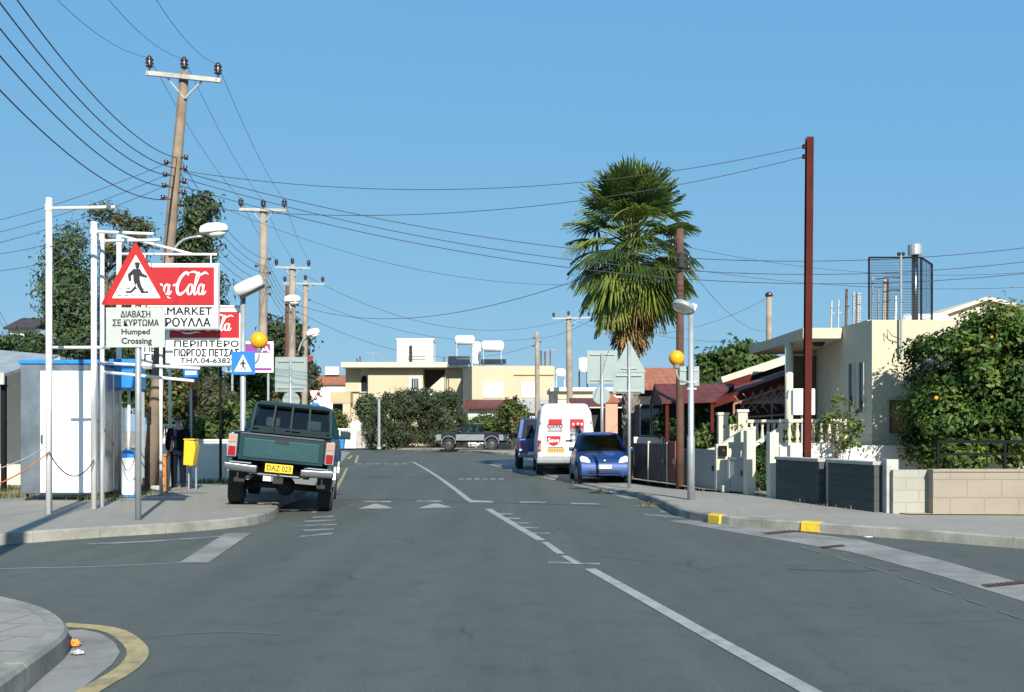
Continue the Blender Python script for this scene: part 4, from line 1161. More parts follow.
# white railing on the wall
rg = thing('white_railing', 'short white railing standing on the garden wall behind the person', 'railing', (X(157, 26.3), 26.3, hg + .12))
b = MB(); ln = X(178, 26.3) - X(153, 26.3)
b.bar((0, 0, .42), (ln, 0, .42), .03); b.bar((0, 0, .04), (ln, 0, .04), .03)
for i in range(11): b.bar((ln * i / 10, 0, 0), (ln * i / 10, 0, .42), .015)
b.build('bars', 'whitepaint', rg)
# far left cream wall with dark post and awning
lw_ = thing('cream_yard_wall', 'cream yard wall at the left picture edge behind the booth', 'wall', (X(0, 24.5), 24.5, .12))
fx = local(0, 24.5)
hl = Z(360, 24.5) - .12
b = MB(); b.box(((fx(-90) + fx(60)) / 2, .1, hl / 2), (fx(60) - fx(-90), .2, hl)); b.build('wall', 'creamlight', lw_)
b = MB(); b.box(((fx(-90) + fx(60)) / 2, .1, hl + .04), (fx(60) - fx(-90) + .05, .3, .09)); b.build('coping', 'cap', lw_)
aw = thing('dark_awning', 'grey corrugated awning on a dark post at the left picture edge', 'awning', (X(8, 22), 22, .12))
fx = local(8, 22); zz = lambda py: Z(py, 22) - .12
b = MB(); b.plate([(fx(-60), -.4, zz(374)), (fx(14), -.4, zz(376)), (fx(19), 1.9, zz(350)), (fx(-60), 1.9, zz(343))], .06)
b.build('roof', 'galvdull', aw)
b = MB(); b.bar((fx(-60), -.42, zz(378)), (fx(14), -.42, zz(379.5)), .06, .26); b.build('fascia', 'cap', aw)
b = MB(); b.bar((fx(8.5), -.2, 0), (fx(8.5), -.2, zz(376)), .09); b.build('post', 'black', aw)
b = MB()
for py_ in (386, 424): b.bar((fx(-30), -.1, zz(py_)), (fx(22), -.1, zz(py_)), .025)
b.build('rail', 'rust', aw)

# the metal booth
D = 19.2
booth = thing('metal_booth', 'stainless steel booth with large white door panel and blue top edge on the left pavement', 'booth', (X(20, D), D, .15))
w_ = X(98, D) - X(20, D); h_ = Z(360, D) - .15 - .08; dep = 1.02
b = MB(); b.box((w_ / 2, dep / 2, .12 + (h_ - .12) / 2 + .0), (w_, dep, h_ - .12)); body = b.build('body', 'steel', booth, bevel=.02)
b = MB(); b.box((w_ / 2, dep / 2, h_ + .045), (w_ + .05, dep + .05, .085)); b.build('top_edge', 'bluesheet', booth, bevel=.015)
x0, x1 = X(41, D) - X(20, D), X(94, D) - X(20, D)
b = MB(); b.box(((x0 + x1) / 2, -.018, .16 + (h_ - .3) / 2), (x1 - x0, .036, h_ - .28)); dr = b.build('door', 'booth', booth, bevel=.008)
b = MB()
xa, xb, za, zb_ = x0 + .2, x1 - .06, .45, h_ - .5
for q in (((xa + xb) / 2, zb_, xb - xa, .02), ((xa + xb) / 2, za, xb - xa, .02)): b.box((q[0], -.042, q[1]), (q[2], .012, q[3]))
for xx_ in (xa, xb): b.box((xx_, -.042, (za + zb_) / 2), (.02, .012, zb_ - za - .02))
b.build('panel_rim', 'booth', dr)
b = MB(); b.box((x0 + .05, -.06, h_ * .45), (.03, .05, .16)); b.build('handle', 'chrome', dr)
b = MB()
for i in range(2): b.box((w_ + .008, .3 + i * .45, h_ / 2 + .05), (.014, .012, h_ - .3))
b.build('seam', 'galvdull', booth)
for sx in (.1, w_ - .1):
    for sy in (.1, dep - .1):
        b = MB(); b.lathe([(.05, 0), (.05, .02), (.03, .03), (.03, .13)], (sx, sy, 0), 8); b.build('foot', 'dark', booth)
# phone hood on a post
D = 20.3
ph = thing('blue_hood', 'bright blue hooded box on a thin white post beside the booth', 'hood', (X(125, D), D, .15))
fx = local(125, D); zz = lambda py: Z(py, D) - .15
b = MB(); b.prism([(-.35, zz(389)), (.18, zz(390.5)), (.18, zz(371)), (-.28, zz(360)), (-.35, zz(360))], 'x', fx(115), fx(143)); b.build('hood', 'bluesheet', ph, bevel=.03)
b = MB(); b.tube([(0, .21, 0), (0, .21, zz(363))], .032, 8); b.build('post', 'whitepaint', ph)
b = MB(); b.box((fx(140.5), .0, (zz(392) + zz(478)) / 2), (.05, .3, zz(392) - zz(478))); b.build('side_panel', 'white', ph)
# white box with blue lid
D = 20.0
ib = thing('blue_lidded_bin', 'white box with blue lid standing right of the booth', 'box', (X(127.5, D), D, .15))
w_ = X(134, D) - X(121, D); h_ = Z(458, D) - .15
b = MB(); b.box((0, .14, .03 + h_ / 2), (w_, .3, h_ - .02)); b.build('body', 'booth', ib, bevel=.02)
b = MB(); b.box((0, .14, .035), (w_ + .015, .315, .05)); b.build('base_strip', 'bluesheet', ib)
b = MB(); b.prism([(-w_ / 2 - .01, h_), (w_ / 2 + .01, h_), (w_ / 2 - .02, h_ + .15), (-w_ / 2 + .05, h_ + .17)], 'y', -.02, .31); b.build('lid', 'bluesheet', ib, bevel=.02)
# wooden stand / crate
D = 22.3
ob = thing('orange_crate', 'orange brown wooden stand leaning beside the utility pole foot', 'crate', (X(158, D), D, .15))
fx = local(158, D); zz = lambda py: Z(py, D) - .15
b = MB(); b.prism([(fx(149), .0), (fx(166), .0), (fx(165.5), zz(456)), (fx(149.5), zz(461))], 'y', 0, .16); b.build('box', 'orangewood', ob, bevel=.01)
b = MB(); b.box((fx(157.5), .08, zz(455)), (fx(168) - fx(148), .2, .05)); b.build('lid', 'orangewood', ob)
for i in range(3): 
    b = MB(); b.box((fx(157.5), -.012, .12 + i * .22), (fx(167) - fx(152), .02, .03)); b.build('batten', 'wood', ob)
st = thing('stone_block', 'pale stone block lying at the foot of the leaning utility pole', 'block', (X(157, 21.4), 21.4, .15))
b = MB(); b.box((0, 0, .08), (.22, .2, .17)); b.build('stone', 'cap', st, bevel=.03)
# yellow litter bin on posts
D = 1350 / (490.5 - 430)
yb = thing('yellow_litter_bin', 'yellow litter bin with a slanted side mounted on two thin posts', 'bin', (X(187, D), D, .15))
fx = local(187, D); zz = lambda py: Z(py, D) - .15
b = MB(); b.prism([(fx(183), zz(465)), (fx(192.5), zz(466)), (fx(195.5), zz(447)), (fx(194), zz(441)), (fx(184), zz(440))], 'y', 0, .3); b.build('body', 'yellowbin', yb, bevel=.015)
b = MB(); b.box((fx(189), .15, zz(439.3)), (fx(195) - fx(184), .32, .025)); b.build('rim', 'yellowbin', yb)
for px_ in (184, 191.5):
    b = MB(); b.tube([(fx(px_), .33, 0), (fx(px_), .33, zz(444))], .02, 6); b.build('post', 'galv', yb)
# bus stop sign
D = 1350 / (487 - 430)
bs = thing('bus_stop_sign', 'bus stop pole with dark blue plate over an orange route plate', 'sign', (X(191, D), D, .15))
fx = local(191, D); zz = lambda py: Z(py, D) - .15
b = MB(); b.tube([(0, 0, 0), (0, 0, zz(366))], .03, 8); b.build('pole', 'galv', bs)
b = MB(); b.box((fx(191.5), -.04, (zz(367) + zz(380)) / 2), (fx(199) - fx(184.5), .02, zz(367) - zz(380))); pb = b.build('plate', 'bluesheet', bs)
pb.data.materials[0] = M['signblue']
b = MB(); b.box((fx(191.5), -.052, zz(373)), (fx(197) - fx(186), .006, .09)); b.build('white_strip', 'signwhite', pb)
b = MB(); b.box((fx(193.5), -.04, (zz(381) + zz(388.5)) / 2), (fx(200) - fx(187), .02, zz(381) - zz(388.5))); rp = b.build('route_plate', mat('route_plate_orange', (.62, .30, .03), .5), bs)
lettering('420', .26, .13, (fx(193.5), -.0525, zz(384.8)), rp, 'ink', bold=.02)
# litter by the near kerb
o = G(76, 647, .0)
lt = MB(); rng = random.Random(3)
def crumple(c, r, seed, sc=(1, 1, .7)):
    bm = bmesh.new(); bmesh.ops.create_icosphere(bm, subdivisions=3, radius=r)
    rg_ = random.Random(seed)
    for v in bm.verts:
        k = 1 + rg_.uniform(-.35, .25); v.co = Vector((v.co.x * sc[0] * k, v.co.y * sc[1] * k, max(v.co.z * sc[2] * k, -r * .3)))
    me = bpy.data.meshes.new('litter'); bm.to_mesh(me); bm.free()
    return me
me = crumple(None, .038, 4, (1.1, .8, .8)); me.materials.append(M['litter'])
q = bpy.data.objects.new('crumpled_wrapper', me); COL.objects.link(q); q.location = G(74, 646, .012) + Vector((0, 0, .015)); tag(q, 'crumpled orange wrapper lying in the gutter by the near left kerb', 'litter')
me = crumple(None, .032, 9, (1.3, .8, .6)); me.materials.append(M['foil'])
q = bpy.data.objects.new('crumpled_foil', me); COL.objects.link(q); q.location = G(77, 654, .012) + Vector((0, 0, .012)); tag(q, 'crumpled silver foil lying beside the orange wrapper', 'litter')
b = MB(); b.box((0, 0, .004), (.11, .07, .006), .4)
q = b.build('paper_scrap', 'white', loc=G(868, 537, .004)); tag(q, 'small white scrap of paper on the road near the right kerb', 'litter')

# low far things over the left edge
fh = thing('far_house', 'small far house with dark roof under the open sky at the left edge', 'house', (X(22, 70), 70, 0))
fx = local(22, 70)
b = MB(); b.box((0, 2, Z(328, 70) / 2), (fx(36) - fx(8), 4, Z(328, 70))); b.build('wall', 'whitewall', fh)
b = MB(); b.plate([(fx(6), -.4, Z(329, 70)), (fx(38), -.4, Z(329, 70)), (fx(36), 2, Z(319, 72)), (fx(8), 2, Z(319, 72))], .15); b.plate([(fx(8), 2, Z(319, 72)), (fx(36), 2, Z(319, 72)), (fx(38), 4.4, Z(329, 70)), (fx(6), 4.4, Z(329, 70))], .15); b.build('roof', 'interior', fh)
fs = thing('far_shed', 'far flat roofed shed carrying a white tank between the first white posts', 'shed', (X(78, 62), 62, 0))
fx = local(78, 62)
b = MB(); b.box((0, 2, Z(336, 62) / 2), (fx(100) - fx(55), 4, Z(336, 62))); b.build('wall', 'cap', fs); b = MB(); b.box((0, 2, Z(335, 62)), (fx(102) - fx(53), 4.3, .15)); b.build('roof', 'cap', fs)
water_tank(60, 96, 317, 333, 63, Z(335, 62) + .08, 'long white tank lying far behind the first white posts')
# ---------------------------------------------------------------- trees and plants
def tree(name, label, cat, base, trunk_top, r0, blobs, mats, nc, per, size, seed, group=None, nb=7, spread=1.0, **kw):
    t = thing(name, label, cat, base, 0, group)
    b = MB(); branches(b, (0, 0, -.1), trunk_top, r0, nb, spread, seed); b.build('trunk', 'bark', t, smooth=True)
    leaf_mesh('crown', mats, t, blobs, nc, per, size, seed, **kw)
    return t
def blob(px, py, D, rx, ry, base, depth=None):
    """a crown lobe centred on a survey direction, radii in pixels at D"""
    return (X(px, D) - base[0], D - base[1], Z(py, D) - base[2]), (rx * D / F, (depth or rx) * D / F, ry * D / F)

# orange tree
D = 20.4
base = (X(985, D), D, .15)
bl = [blob(985, 345, D, 52, 26, base, 42), blob(975, 390, D, 68, 40, base, 42), blob(1005, 420, D, 70, 46, base, 42), blob(940, 420, D, 34, 30, base, 42), blob(945, 455, D, 26, 18, base, 42), blob(1040, 370, D, 48, 50, base, 42), blob(990, 326, D, 18, 14, base, 42), blob(1025, 330, D, 22, 20, base, 42), blob(930, 350, D, 14, 10, base, 42)]
orange = tree('orange_tree', 'dense citrus tree with a few oranges behind the beige wall', 'tree', base, (0, 0, 1.9), .11, bl, ['citrusdark', 'citrus', 'citrus', 'citruspale'], 420, 95, .115, 11, spread=1.0, clump_r=.26, shell=.62, aspect=.5, up=.45, flat=.35)
for i, (px_, py_) in enumerate(((998, 318), (992, 328), (991, 337), (1008, 322), (936, 398))):
    b = MB(); b.ball((0, 0, 0), .042, 12, 8)
    p = P(px_, py_, 19.68)
    o = b.build('orange_fruit', 'orangefruit', orange, smooth=True, loc=(p.x - base[0], p.y - base[1], p.z - base[2]))
# sapling by the house
D = 20.9
base = (X(838, D), D, .15)
sap = thing('sapling', 'thin leafy sapling in front of the white podium', 'sapling', base)
b = MB()
for a_, c_ in (((0, 0, 0), (-.15, .05, 1.6)), ((.05, 0, 0), (.35, 0, 1.7)), ((0, 0, 0), (.05, .05, 2.0))):
    b.tube([a_, Vector(a_).lerp(Vector(c_), .5) + Vector((.04, 0, 0)), c_], [.018, .012, .006], 5)
for i in range(12):
    r_ = random.Random(i); a_ = Vector((r_.uniform(-.15, .3), 0, r_.uniform(.9, 1.5))); b.tube([a_, a_ + Vector((r_.uniform(-.5, .5), r_.uniform(-.2, .2), r_.uniform(.2, .6)))], [.008, .003], 4)
b.build('stem', 'bark', sap)
bl = [blob(830, 420, D, 14, 20, base), blob(852, 425, D, 16, 16, base), blob(866, 402, D, 8, 8, base), blob(835, 400, D, 10, 9, base), blob(845, 445, D, 16, 10, base)]
leaf_mesh('crown', ['citrus', 'citruspale', 'leafpale'], sap, bl, 60, 9, .10, 5, clump_r=.14, shell=.2, up=.3)
# shrub in the porch garden
D = 22.9
for px_, py_, r_, lab, s_ in ((791, 433, 9, 'spiky green plant at the balustrade beside the porch column', 3), (826, 428, 7, 'small green shrub behind the balustrade right of the maroon pole', 4)):
    base = (X(px_, D), D, 1.1)
    t = thing('garden_plant', lab, 'plant', base)
    b = MB(); b.tube([(0, 0, 0), (0, 0, .4)], .02, 5); b.build('stem', 'bark', t)
    leaf_mesh('foliage', ['leafmid', 'leafpale', 'leafdark'], t, [blob(px_, py_, D, r_, r_ * 1.6, base)], 26, 12, .13, s_, clump_r=.12, shell=.2, aspect=.25)
# low plants in the front garden behind the gates
for px_, py_, D, rx, ry, lab, s_ in ((760, 470, 21.9, 7, 24, 'dark green climbing plant between the two cream gate pillars', 8), (703, 440, 24.8, 13, 8, 'yellow green shrub behind the wide grey gate', 9), (734, 424, 24.4, 9, 8, 'small shrub in front of the cream stair parapet', 10), (664, 425, 28.0, 12, 10, 'leafy shrub under the maroon porch roof', 12), (700, 415, 28.4, 14, 18, 'tall green bush at the right end of the maroon porch', 14)):
    base = (X(px_, D), D, .15)
    t = thing('garden_plant', lab, 'plant', base)
    b = MB(); branches(b, (0, 0, 0), (0, 0, max(Z(py_, D) - .15, .3)), .03, 4, .3, s_); b.build('stem', 'bark', t)
    leaf_mesh('foliage', ['leafmid', 'leafpale', 'citruspale'] if s_ in (9, 10) else ['leafdark', 'leafmid', 'leafdark'], t, [blob(px_, py_, D, rx, ry, base)], 50, 14, .12, s_, clump_r=.15, shell=.25)
# tree behind the maroon house
D = 46.0
base = (X(735, D), D, 0)
tree('leafy_tree', 'broad bright green tree rising behind the maroon roof', 'tree', base, (0, 0, 3.6), .2, [blob(742, 365, D, 28, 20, base), blob(712, 372, D, 18, 18, base), blob(764, 370, D, 16, 18, base), blob(742, 352, D, 10, 8, base), blob(705, 395, D, 20, 20, base), blob(745, 392, D, 40, 18, base)],
     ['leafmid', 'citrus', 'leafpale', 'citrusdark'], 300, 45, .30, 21, spread=1.6, clump_r=.45)
# olive trees at the junction
for i, (px_, D, parts, lab) in enumerate((
    (398, 76, [(392, 418, 24, 24), (380, 432, 16, 14), (408, 404, 16, 16), (400, 436, 26, 12)], 'left one of the two wide grey-green olive trees at the junction'),
    (440, 77, [(440, 416, 24, 24), (455, 430, 14, 15), (428, 402, 16, 14), (445, 400, 12, 10), (436, 436, 28, 12)], 'right one of the two wide grey-green olive trees, behind the silver pickup'))):
    base = (X(px_, D), D, .1)
    tree('olive_tree', lab, 'tree', base, (0, 0, 2.2), .2, [blob(*p[:2], D, *p[2:], base, 18) for p in parts], ['olivedark', 'olive', 'olivedark', 'leafdark'], 330, 55, .27, 31 + i, group='olive trees at the junction', spread=1.4, clump_r=.42, aspect=.28)
for i, (px_, py_, D, rx, ry, lab, mats) in enumerate((
    (512, 420, 68, 15, 19, 'loose pale green tree in front of the grey shed', ['leafpale', 'rustleaf', 'leafmid']),
    (485, 428, 73, 16, 12, 'yellow green bush under the maroon edged lean-to', ['leafpale', 'leafmid']),
    (316, 440, 70, 22, 20, 'rusty brown and green bush behind the teal pickup', ['rustleaf', 'leafmid', 'leafdark']),
    (334, 424, 80, 12, 13, 'brown-green shrub under the yellow loggia', ['rustleaf', 'leafpale', 'leafmid']),
    (290, 408, 62, 22, 26, 'mixed brown and green tree behind the grey square sign', ['rustleaf', 'leafdark', 'leafmid']),
    (368, 408, 84, 10, 12, 'green bush beside the white bay of the yellow house', ['leafmid', 'olive']))):
    base = (X(px_, D), D, .1)
    tree('garden_bush', lab, 'bush', base, (0, 0, max(Z(py_, D) - .2, .5)), .07, [blob(px_, py_, D, rx, ry, base)], mats, 150, 28, .26, 50 + i, spread=.8, clump_r=.4)
# trees at the left
D = 46.0
base = (X(72, D), D, 0)
euc = tree('eucalyptus_tree', 'tall dark eucalyptus behind the first white posts', 'tree', base, (.6, 0, 6.0), .3,
     [blob(70, 290, D, 26, 40, base), blob(60, 255, D, 12, 20, base), blob(76, 318, D, 28, 22, base), blob(48, 288, D, 9, 13, base), blob(85, 345, D, 34, 18, base), blob(72, 240, D, 9, 12, base)], ['eucdark', 'euc', 'leafmid'], 250, 46, .26, 61, spread=2.0, clump_r=.55, aspect=.3)
base = (X(108, 50), 50, 0)
tree('eucalyptus_tree', 'sparse eucalyptus with bare upper limbs between the white posts', 'tree', base, (-.1, 0, 10.0), .22,
     [blob(103, 212, 50, 16, 9, base), blob(124, 220, 50, 10, 8, base), blob(140, 235, 50, 12, 14, base), blob(112, 250, 50, 14, 16, base), blob(132, 275, 50, 22, 28, base), blob(118, 315, 50, 30, 24, base), blob(110, 350, 50, 30, 20, base)], ['eucdark', 'euc', 'rustleaf'], 260, 34, .32, 62, nb=12, spread=2.0, clump_r=.42, aspect=.28)
base = (X(197, 48), 48, 0)
tree('poplar_tree', 'narrow tall tree rising behind the upper red sign', 'tree', base, (.2, 0, 9.8), .25,
     [blob(199, 212, 48, 13, 18, base), blob(194, 245, 48, 17, 24, base), blob(198, 285, 48, 22, 30, base), blob(205, 325, 48, 24, 26, base), blob(178, 300, 48, 16, 24, base), blob(215, 330, 48, 12, 30, base), blob(185, 255, 48, 14, 20, base)], ['eucdark', 'euc', 'leafmid'], 340, 40, .28, 63, nb=10, spread=1.5, clump_r=.5, aspect=.35)
base = (X(281, 72), 72, 0)
tree('cypress_tree', 'dark conifer clump behind the second utility pole', 'tree', base, (0, 0, 7.0), .25,
     [blob(274, 336, 72, 12, 18, base), blob(284, 350, 72, 18, 22, base), blob(297, 345, 72, 10, 20, base), blob(280, 375, 72, 20, 20, base)], ['eucdark', 'leafdark', 'eucdark'], 260, 36, .33, 64, spread=1.4, clump_r=.55)
base = (X(309, 80), 80, 0)
tree('cypress_tree', 'small dark conifer beside the red heart shape', 'tree', base, (0, 0, 5.5), .2, [blob(309, 378, 80, 6, 16, base), blob(307, 390, 80, 8, 12, base)], ['eucdark', 'leafdark'], 90, 34, .33, 65, clump_r=.45)
# garden behind the white wall
for i, (px_, py_, D, rx, ry, lab, mats, asp) in enumerate((
    (168, 400, 29.5, 22, 34, 'yellow-spotted leafy shrub behind the person', ['leafpale', 'rustleaf', 'leafdark'], .5),
    (240, 420, 28.5, 22, 18, 'low broad leaved plants right of the black post', ['leafmid', 'leafpale', 'citrus'], .4),
    (205, 432, 28.0, 18, 10, 'low pale green plants on the garden wall edge', ['leafpale', 'leafmid'], .4),
    (212, 400, 29.0, 24, 22, 'brownish feathery bush in the garden behind the wall', ['rustleaf', 'olivedark', 'olive'], .2),
    (250, 385, 33.0, 20, 22, 'dense green bush below the purple poster', ['leafmid', 'leafdark', 'citrus'], .5),
    (196, 380, 32.0, 26, 24, 'dark green tree behind the bus stop', ['leafdark', 'leafmid', 'leafdark'], .5),
    (140, 385, 32.0, 24, 26, 'dark green bush between booth and leaning pole', ['leafdark', 'leafmid'], .5),
    (26, 347, 40.0, 34, 12, 'dark green hedge tree behind the booth top', ['leafdark', 'leafmid', 'eucdark'], .5))):
    base = (X(px_, D), D, .1)
    tree('garden_shrub', lab, 'shrub', base, (0, 0, max(Z(py_, D) - .2, .5)), .05, [blob(px_, py_, D, rx, ry, base)], mats, 170, 26, .17, 70 + i, spread=.6, clump_r=.22, aspect=asp)

# ---- fan palm
D = 33.0
base = (X(631, D), D, .05)
palm = thing('fan_palm', 'tall fan palm with dense round crown and hanging dry skirt behind the road signs', 'palm', base)
b = MB()
b.tube([(0, 0, -.05), (.0, 0, 1), (.02, .02, 3), (0, 0, 5.5), (0, 0, 8.4)], [.36, .26, .22, .22, .2], 14)
rng = random.Random(5)
for i in range(260):                             # old leaf bases
    z = rng.uniform(.3, 5.2); a = rng.uniform(0, 6.28)
    r_ = .23; q = Vector((math.cos(a) * r_, math.sin(a) * r_, z))
    b.bar(q, q + Vector((math.cos(a) * .07, math.sin(a) * .07, .16)), .07, .025)
b.build('trunk', 'palmtrunk', palm)
def frond(b, rng, z0, elev, az, Lp, Rf, droop, mi, nseg=22, spread=2.7):
    """petiole and a pleated fan of narrow segments with drooping tips"""
    d = Vector((math.cos(az) * math.cos(elev), math.sin(az) * math.cos(elev), math.sin(elev)))
    side = Vector((-math.sin(az), math.cos(az), 0)); up = side.cross(d) * -1
    if up.z < 0: up = -up
    p0 = Vector((math.cos(az) * .15, math.sin(az) * .15, z0))
    p1 = p0 + d * Lp * .5; p2 = p0 + d * Lp + Vector((0, 0, -droop * Lp * .25))
    b.tube([p0, p1, p2], [.03, .022, .014], 4, mi=min(mi, 2))
    dd = (p2 - p1).normalized()
    gap = spread / (nseg - 1)
    for i in range(nseg):
        a = (i / (nseg - 1) - .5) * spread + rng.uniform(-.03, .03)
        e = (dd * math.cos(a) + side * math.sin(a)).normalized()
        L = Rf * (1 - .12 * abs(a)) * rng.uniform(.88, 1.08)
        t = e.cross(up).normalized()
        pts = []
        for s, ww in ((.06, gap * L * .07), (.48, gap * L * .50), (.74, gap * L * .42), (1.0, .004)):
            sag = droop * L * .85 * max(0, s - .42) ** 1.5 + .10 * L * s * s * abs(math.sin(a))
            q = p2 + e * L * s * (1 - .25 * droop * max(0, s - .5)) + Vector((0, 0, -sag * 1.5)) + up * (.035 * s if i % 2 else -.02 * s)
            pts.append((q - t * ww / 2 - up * .02 * s, q + t * ww / 2 + up * .02 * s))
        vs = [v for pr in pts for v in pr]
        b.add(vs, [(0, 1, 3, 2), (2, 3, 5, 4), (4, 5, 7, 6)], mi)
fr = MB(); rng = random.Random(17)
nf = 162
for i in range(nf):
    t = i / (nf - 1)                             # 0 topmost, youngest
    elev = R(82 - 152 * t ** 1.3) + rng.uniform(-.2, .2)
    az = i * 2.399963 + rng.uniform(-.2, .2)
    z0 = 8.45 - 1.8 * t
    Lp = .88 + .34 * min(t * 5, 1) - .62 * max(0, t - .45) + rng.uniform(-.12, .12)
    Rf = 1.10 + rng.uniform(-.22, .16)
    mi = rng.choice((0, 1, 1, 2, 2)) if t < .5 else rng.choice((0, 1, 2, 2, 1, 2, 3) if t > .85 else (0, 1, 1, 2, 2))
    frond(fr, rng, z0, elev, az, Lp, Rf, .04 + .50 * min(max(t - .15, 0) * 2, 1) + rng.uniform(-.08, .14), mi)
fr.build('crown', ['palmdark', 'palmgreen', 'palmbright', 'palmdry'], palm, fix=False)
sk = MB()
for i in range(26):
    az = i * 2.399963; t = i / 25
    frond(sk, rng, 5.85 - .7 * t, R(-74 - 10 * t) + rng.uniform(-.1, .1), az, .42 + rng.uniform(-.1, .15), .85, .3, rng.choice((3, 3, 3, 0)) , 16, 1.9)
sk.build('dry_skirt', ['palmdark', 'palmgreen', 'palmbright', 'palmdry'], palm, fix=False)
# ---- grass and weeds
def tufts(name, spots, mats, n, h, seed, spread=.25):
    rg = random.Random(seed); b = MB()
    for (c, k) in spots:
        for i in range(int(n * k)):
            p = Vector(c) + Vector((rg.gauss(0, spread), rg.gauss(0, spread * .6), 0))
            a = rg.uniform(0, 6.28); hh = h * rg.uniform(.4, 1.1); w = .006 + .006 * rg.random()
            d = Vector((math.cos(a), math.sin(a), 0)); t = Vector((-d.y, d.x, 0)) * w
            m1 = p + Vector((0, 0, hh * .6)) + d * hh * .15; e = p + Vector((0, 0, hh)) + d * hh * .5
            b.add([p - t, p + t, m1 + t * .7, m1 - t * .7, e], [(0, 1, 2, 3), (3, 2, 4)], rg.randrange(len(mats)))
    o = b.build(name, mats, fix=False); o['kind'] = 'stuff'; return o
o = tufts('weeds', [(G(x, y, .155), k) for x, y, k in ((112, 497, 1), (122, 495, 1), (104, 500, .6), (8, 497, 1), (-10, 498, 1), (20, 492, .6), (210, 483, 1), (228, 483, .8), (240, 482, .6), (145, 493, .5), (135, 490, .5), (5, 490, 1), (30, 490, .5))], ['greengrass', 'drygrass', 'greengrass'], 130, .14, 4, .3)
tag(o, 'short green and dry weeds along the back of the left pavement', 'weeds')
o = tufts('dry_weeds', [(G(x, y, .02), k) for x, y, k in ((571, 484, .8), (600, 491, 1), (607, 492, .7), (652, 506, .9), (650, 505, .5), (540, 478, .5))] + [(G(x, y, .155), k) for x, y, k in ((800, 502, .5), (830, 506, .6), (855, 509, .5), (700, 491, .3), (752, 495, .4))], ['drygrass', 'greengrass', 'drygrass'], 34, .10, 6, .16)
tag(o, 'dry yellow weeds growing out of the right kerb and wall foot', 'weeds')
# ---------------------------------------------------------------- poles, lamps, signs, wires
def insulator(b, c, r=.075, h=.22):
    c = Vector(c)
    b.lathe([(r * .35, 0), (r * .9, .03), (r * .45, .06), (r, .10), (r * .5, .13), (r * .95, .17), (r * .3, h), (0, h + .01)], c, 10)
def utility_pole(label, px0, py0, px1, py1, D, r0, r1, m, arm=None, spools=(), group='wooden utility poles', name='utility_pole', base_z=.15, foot=None):
    bx_ = X(px0, D)
    t = thing(name, label, 'utility pole', (bx_, D, base_z if foot is None else foot), 0, group)
    z0 = t.location.z
    top = Vector((X(px1, D) - bx_, 0, Z(py1, D) - z0))
    b = MB(); b.tube([Vector((0, 0, -.3)), top * .25, top * .5, top * .75, top], [r0, r0 * .75 + r1 * .25, (r0 + r1) / 2, r0 * .25 + r1 * .75, r1], 14); b.build('shaft', m, t, smooth=True)
    heads = []
    if arm:
        (ax0, ay0, ax1, ay1) = arm
        a = Vector((X(ax0, D) - bx_, -r1 - .05, Z(ay0, D) - z0)); c = Vector((X(ax1, D) - bx_, -r1 - .05, Z(ay1, D) - z0))
        b = MB(); b.bar(a, c, .07, .095); ar = b.build('crossarm', 'galvdull' if D > 40 else 'cap', t)
        b = MB(); mid = a.lerp(c, .5)
        b.bar(a.lerp(c, .25) + Vector((0, .06, 0)), mid + Vector((0, .06, -.45)), .03); b.bar(a.lerp(c, .75) + Vector((0, .06, 0)), mid + Vector((0, .06, -.45)), .03); b.build('brace', 'galvdull', t)
        for p in (a + (c - a) * .04 + Vector((0, 0, .06)), Vector((top.x, -.02, top.z + .0)), c - (c - a) * .04 + Vector((0, 0, .06))):
            b = MB(); b.tube([p - Vector((0, 0, .02)), p + Vector((0, 0, .1))], .02, 6); insulator(b, p + Vector((0, 0, .06)), .095 if D < 30 else .11, .26)
            b.build('insulator', 'porcelain', t, smooth=True); heads.append(Vector(t.location) + p + Vector((0, 0, .28)))
    sp = []
    for (py, s) in spools:
        k = (Z(py, D) - z0) / top.z
        p = top * k
        rr = r0 + (r1 - r0) * k
        q = p + Vector((s * (rr + .10), -.05, 0))
        b = MB(); b.tube([p + Vector((s * rr * .5, -.03, 0)), q], .018, 6); b.lathe([(.03, -.05), (.055, -.04), (.035, 0), (.055, .04), (.03, .05)], q, 8); b.build('spool', 'porcelain', t, smooth=True)
        sp.append(Vector(t.location) + q)
    return t, heads, sp
DP = 21.7
p1, h1_, s1 = utility_pole('thick leaning wooden pole with white crossarm behind the red signs, nearest of the utility poles', 148, 493, 184.5, 72, DP, .155, .10, 'wood', (149, 75.5, 223, 83),
    [(158, 1), (163, -1), (169, 1), (175, -1), (182, 1), (186, -1), (193, 1), (198, -1), (205, 1)])
p2, h2_, s2 = utility_pole('tall straight wooden pole with white crossarm behind the tilted lamp head', 262.5, 474, 263.5, 209, 34.7, .17, .13, 'woodgrey', (240.5, 210.5, 287.5, 211.5), [(259, 1), (266, -1), (273, 1), (280, -1), (287, 1), (294, 1)])
p3, h3_, s3 = utility_pole('wooden pole with crossarm directly behind the grey square sign', 291, 460, 292.5, 265, 46.4, .2, .15, 'woodgrey', (276, 268, 311, 269), [(305, 1), (305, -1), (312, 1), (312, -1), (320, 1)])
p4, h4_, s4 = utility_pole('thin wooden pole with crossarm right of the one behind the grey square sign', 304, 455, 305.5, 281, 52, .17, .13, 'woodgrey', (284, 284, 325, 284.5), [(300, 1)])
p5, h5_, s5 = utility_pole('dark short pole half hidden left of the pole behind the grey square sign', 287, 455, 288, 286, 60, .2, .16, 'woodbrown', None, [(300, -1)])
p6, _, s6 = utility_pole('slim bare pole in front of the ochre house, left of the white van', 537.5, 455, 537, 332, 60, .17, .12, 'woodgrey', None, [(338, -1), (342, 1), (346, -1)])
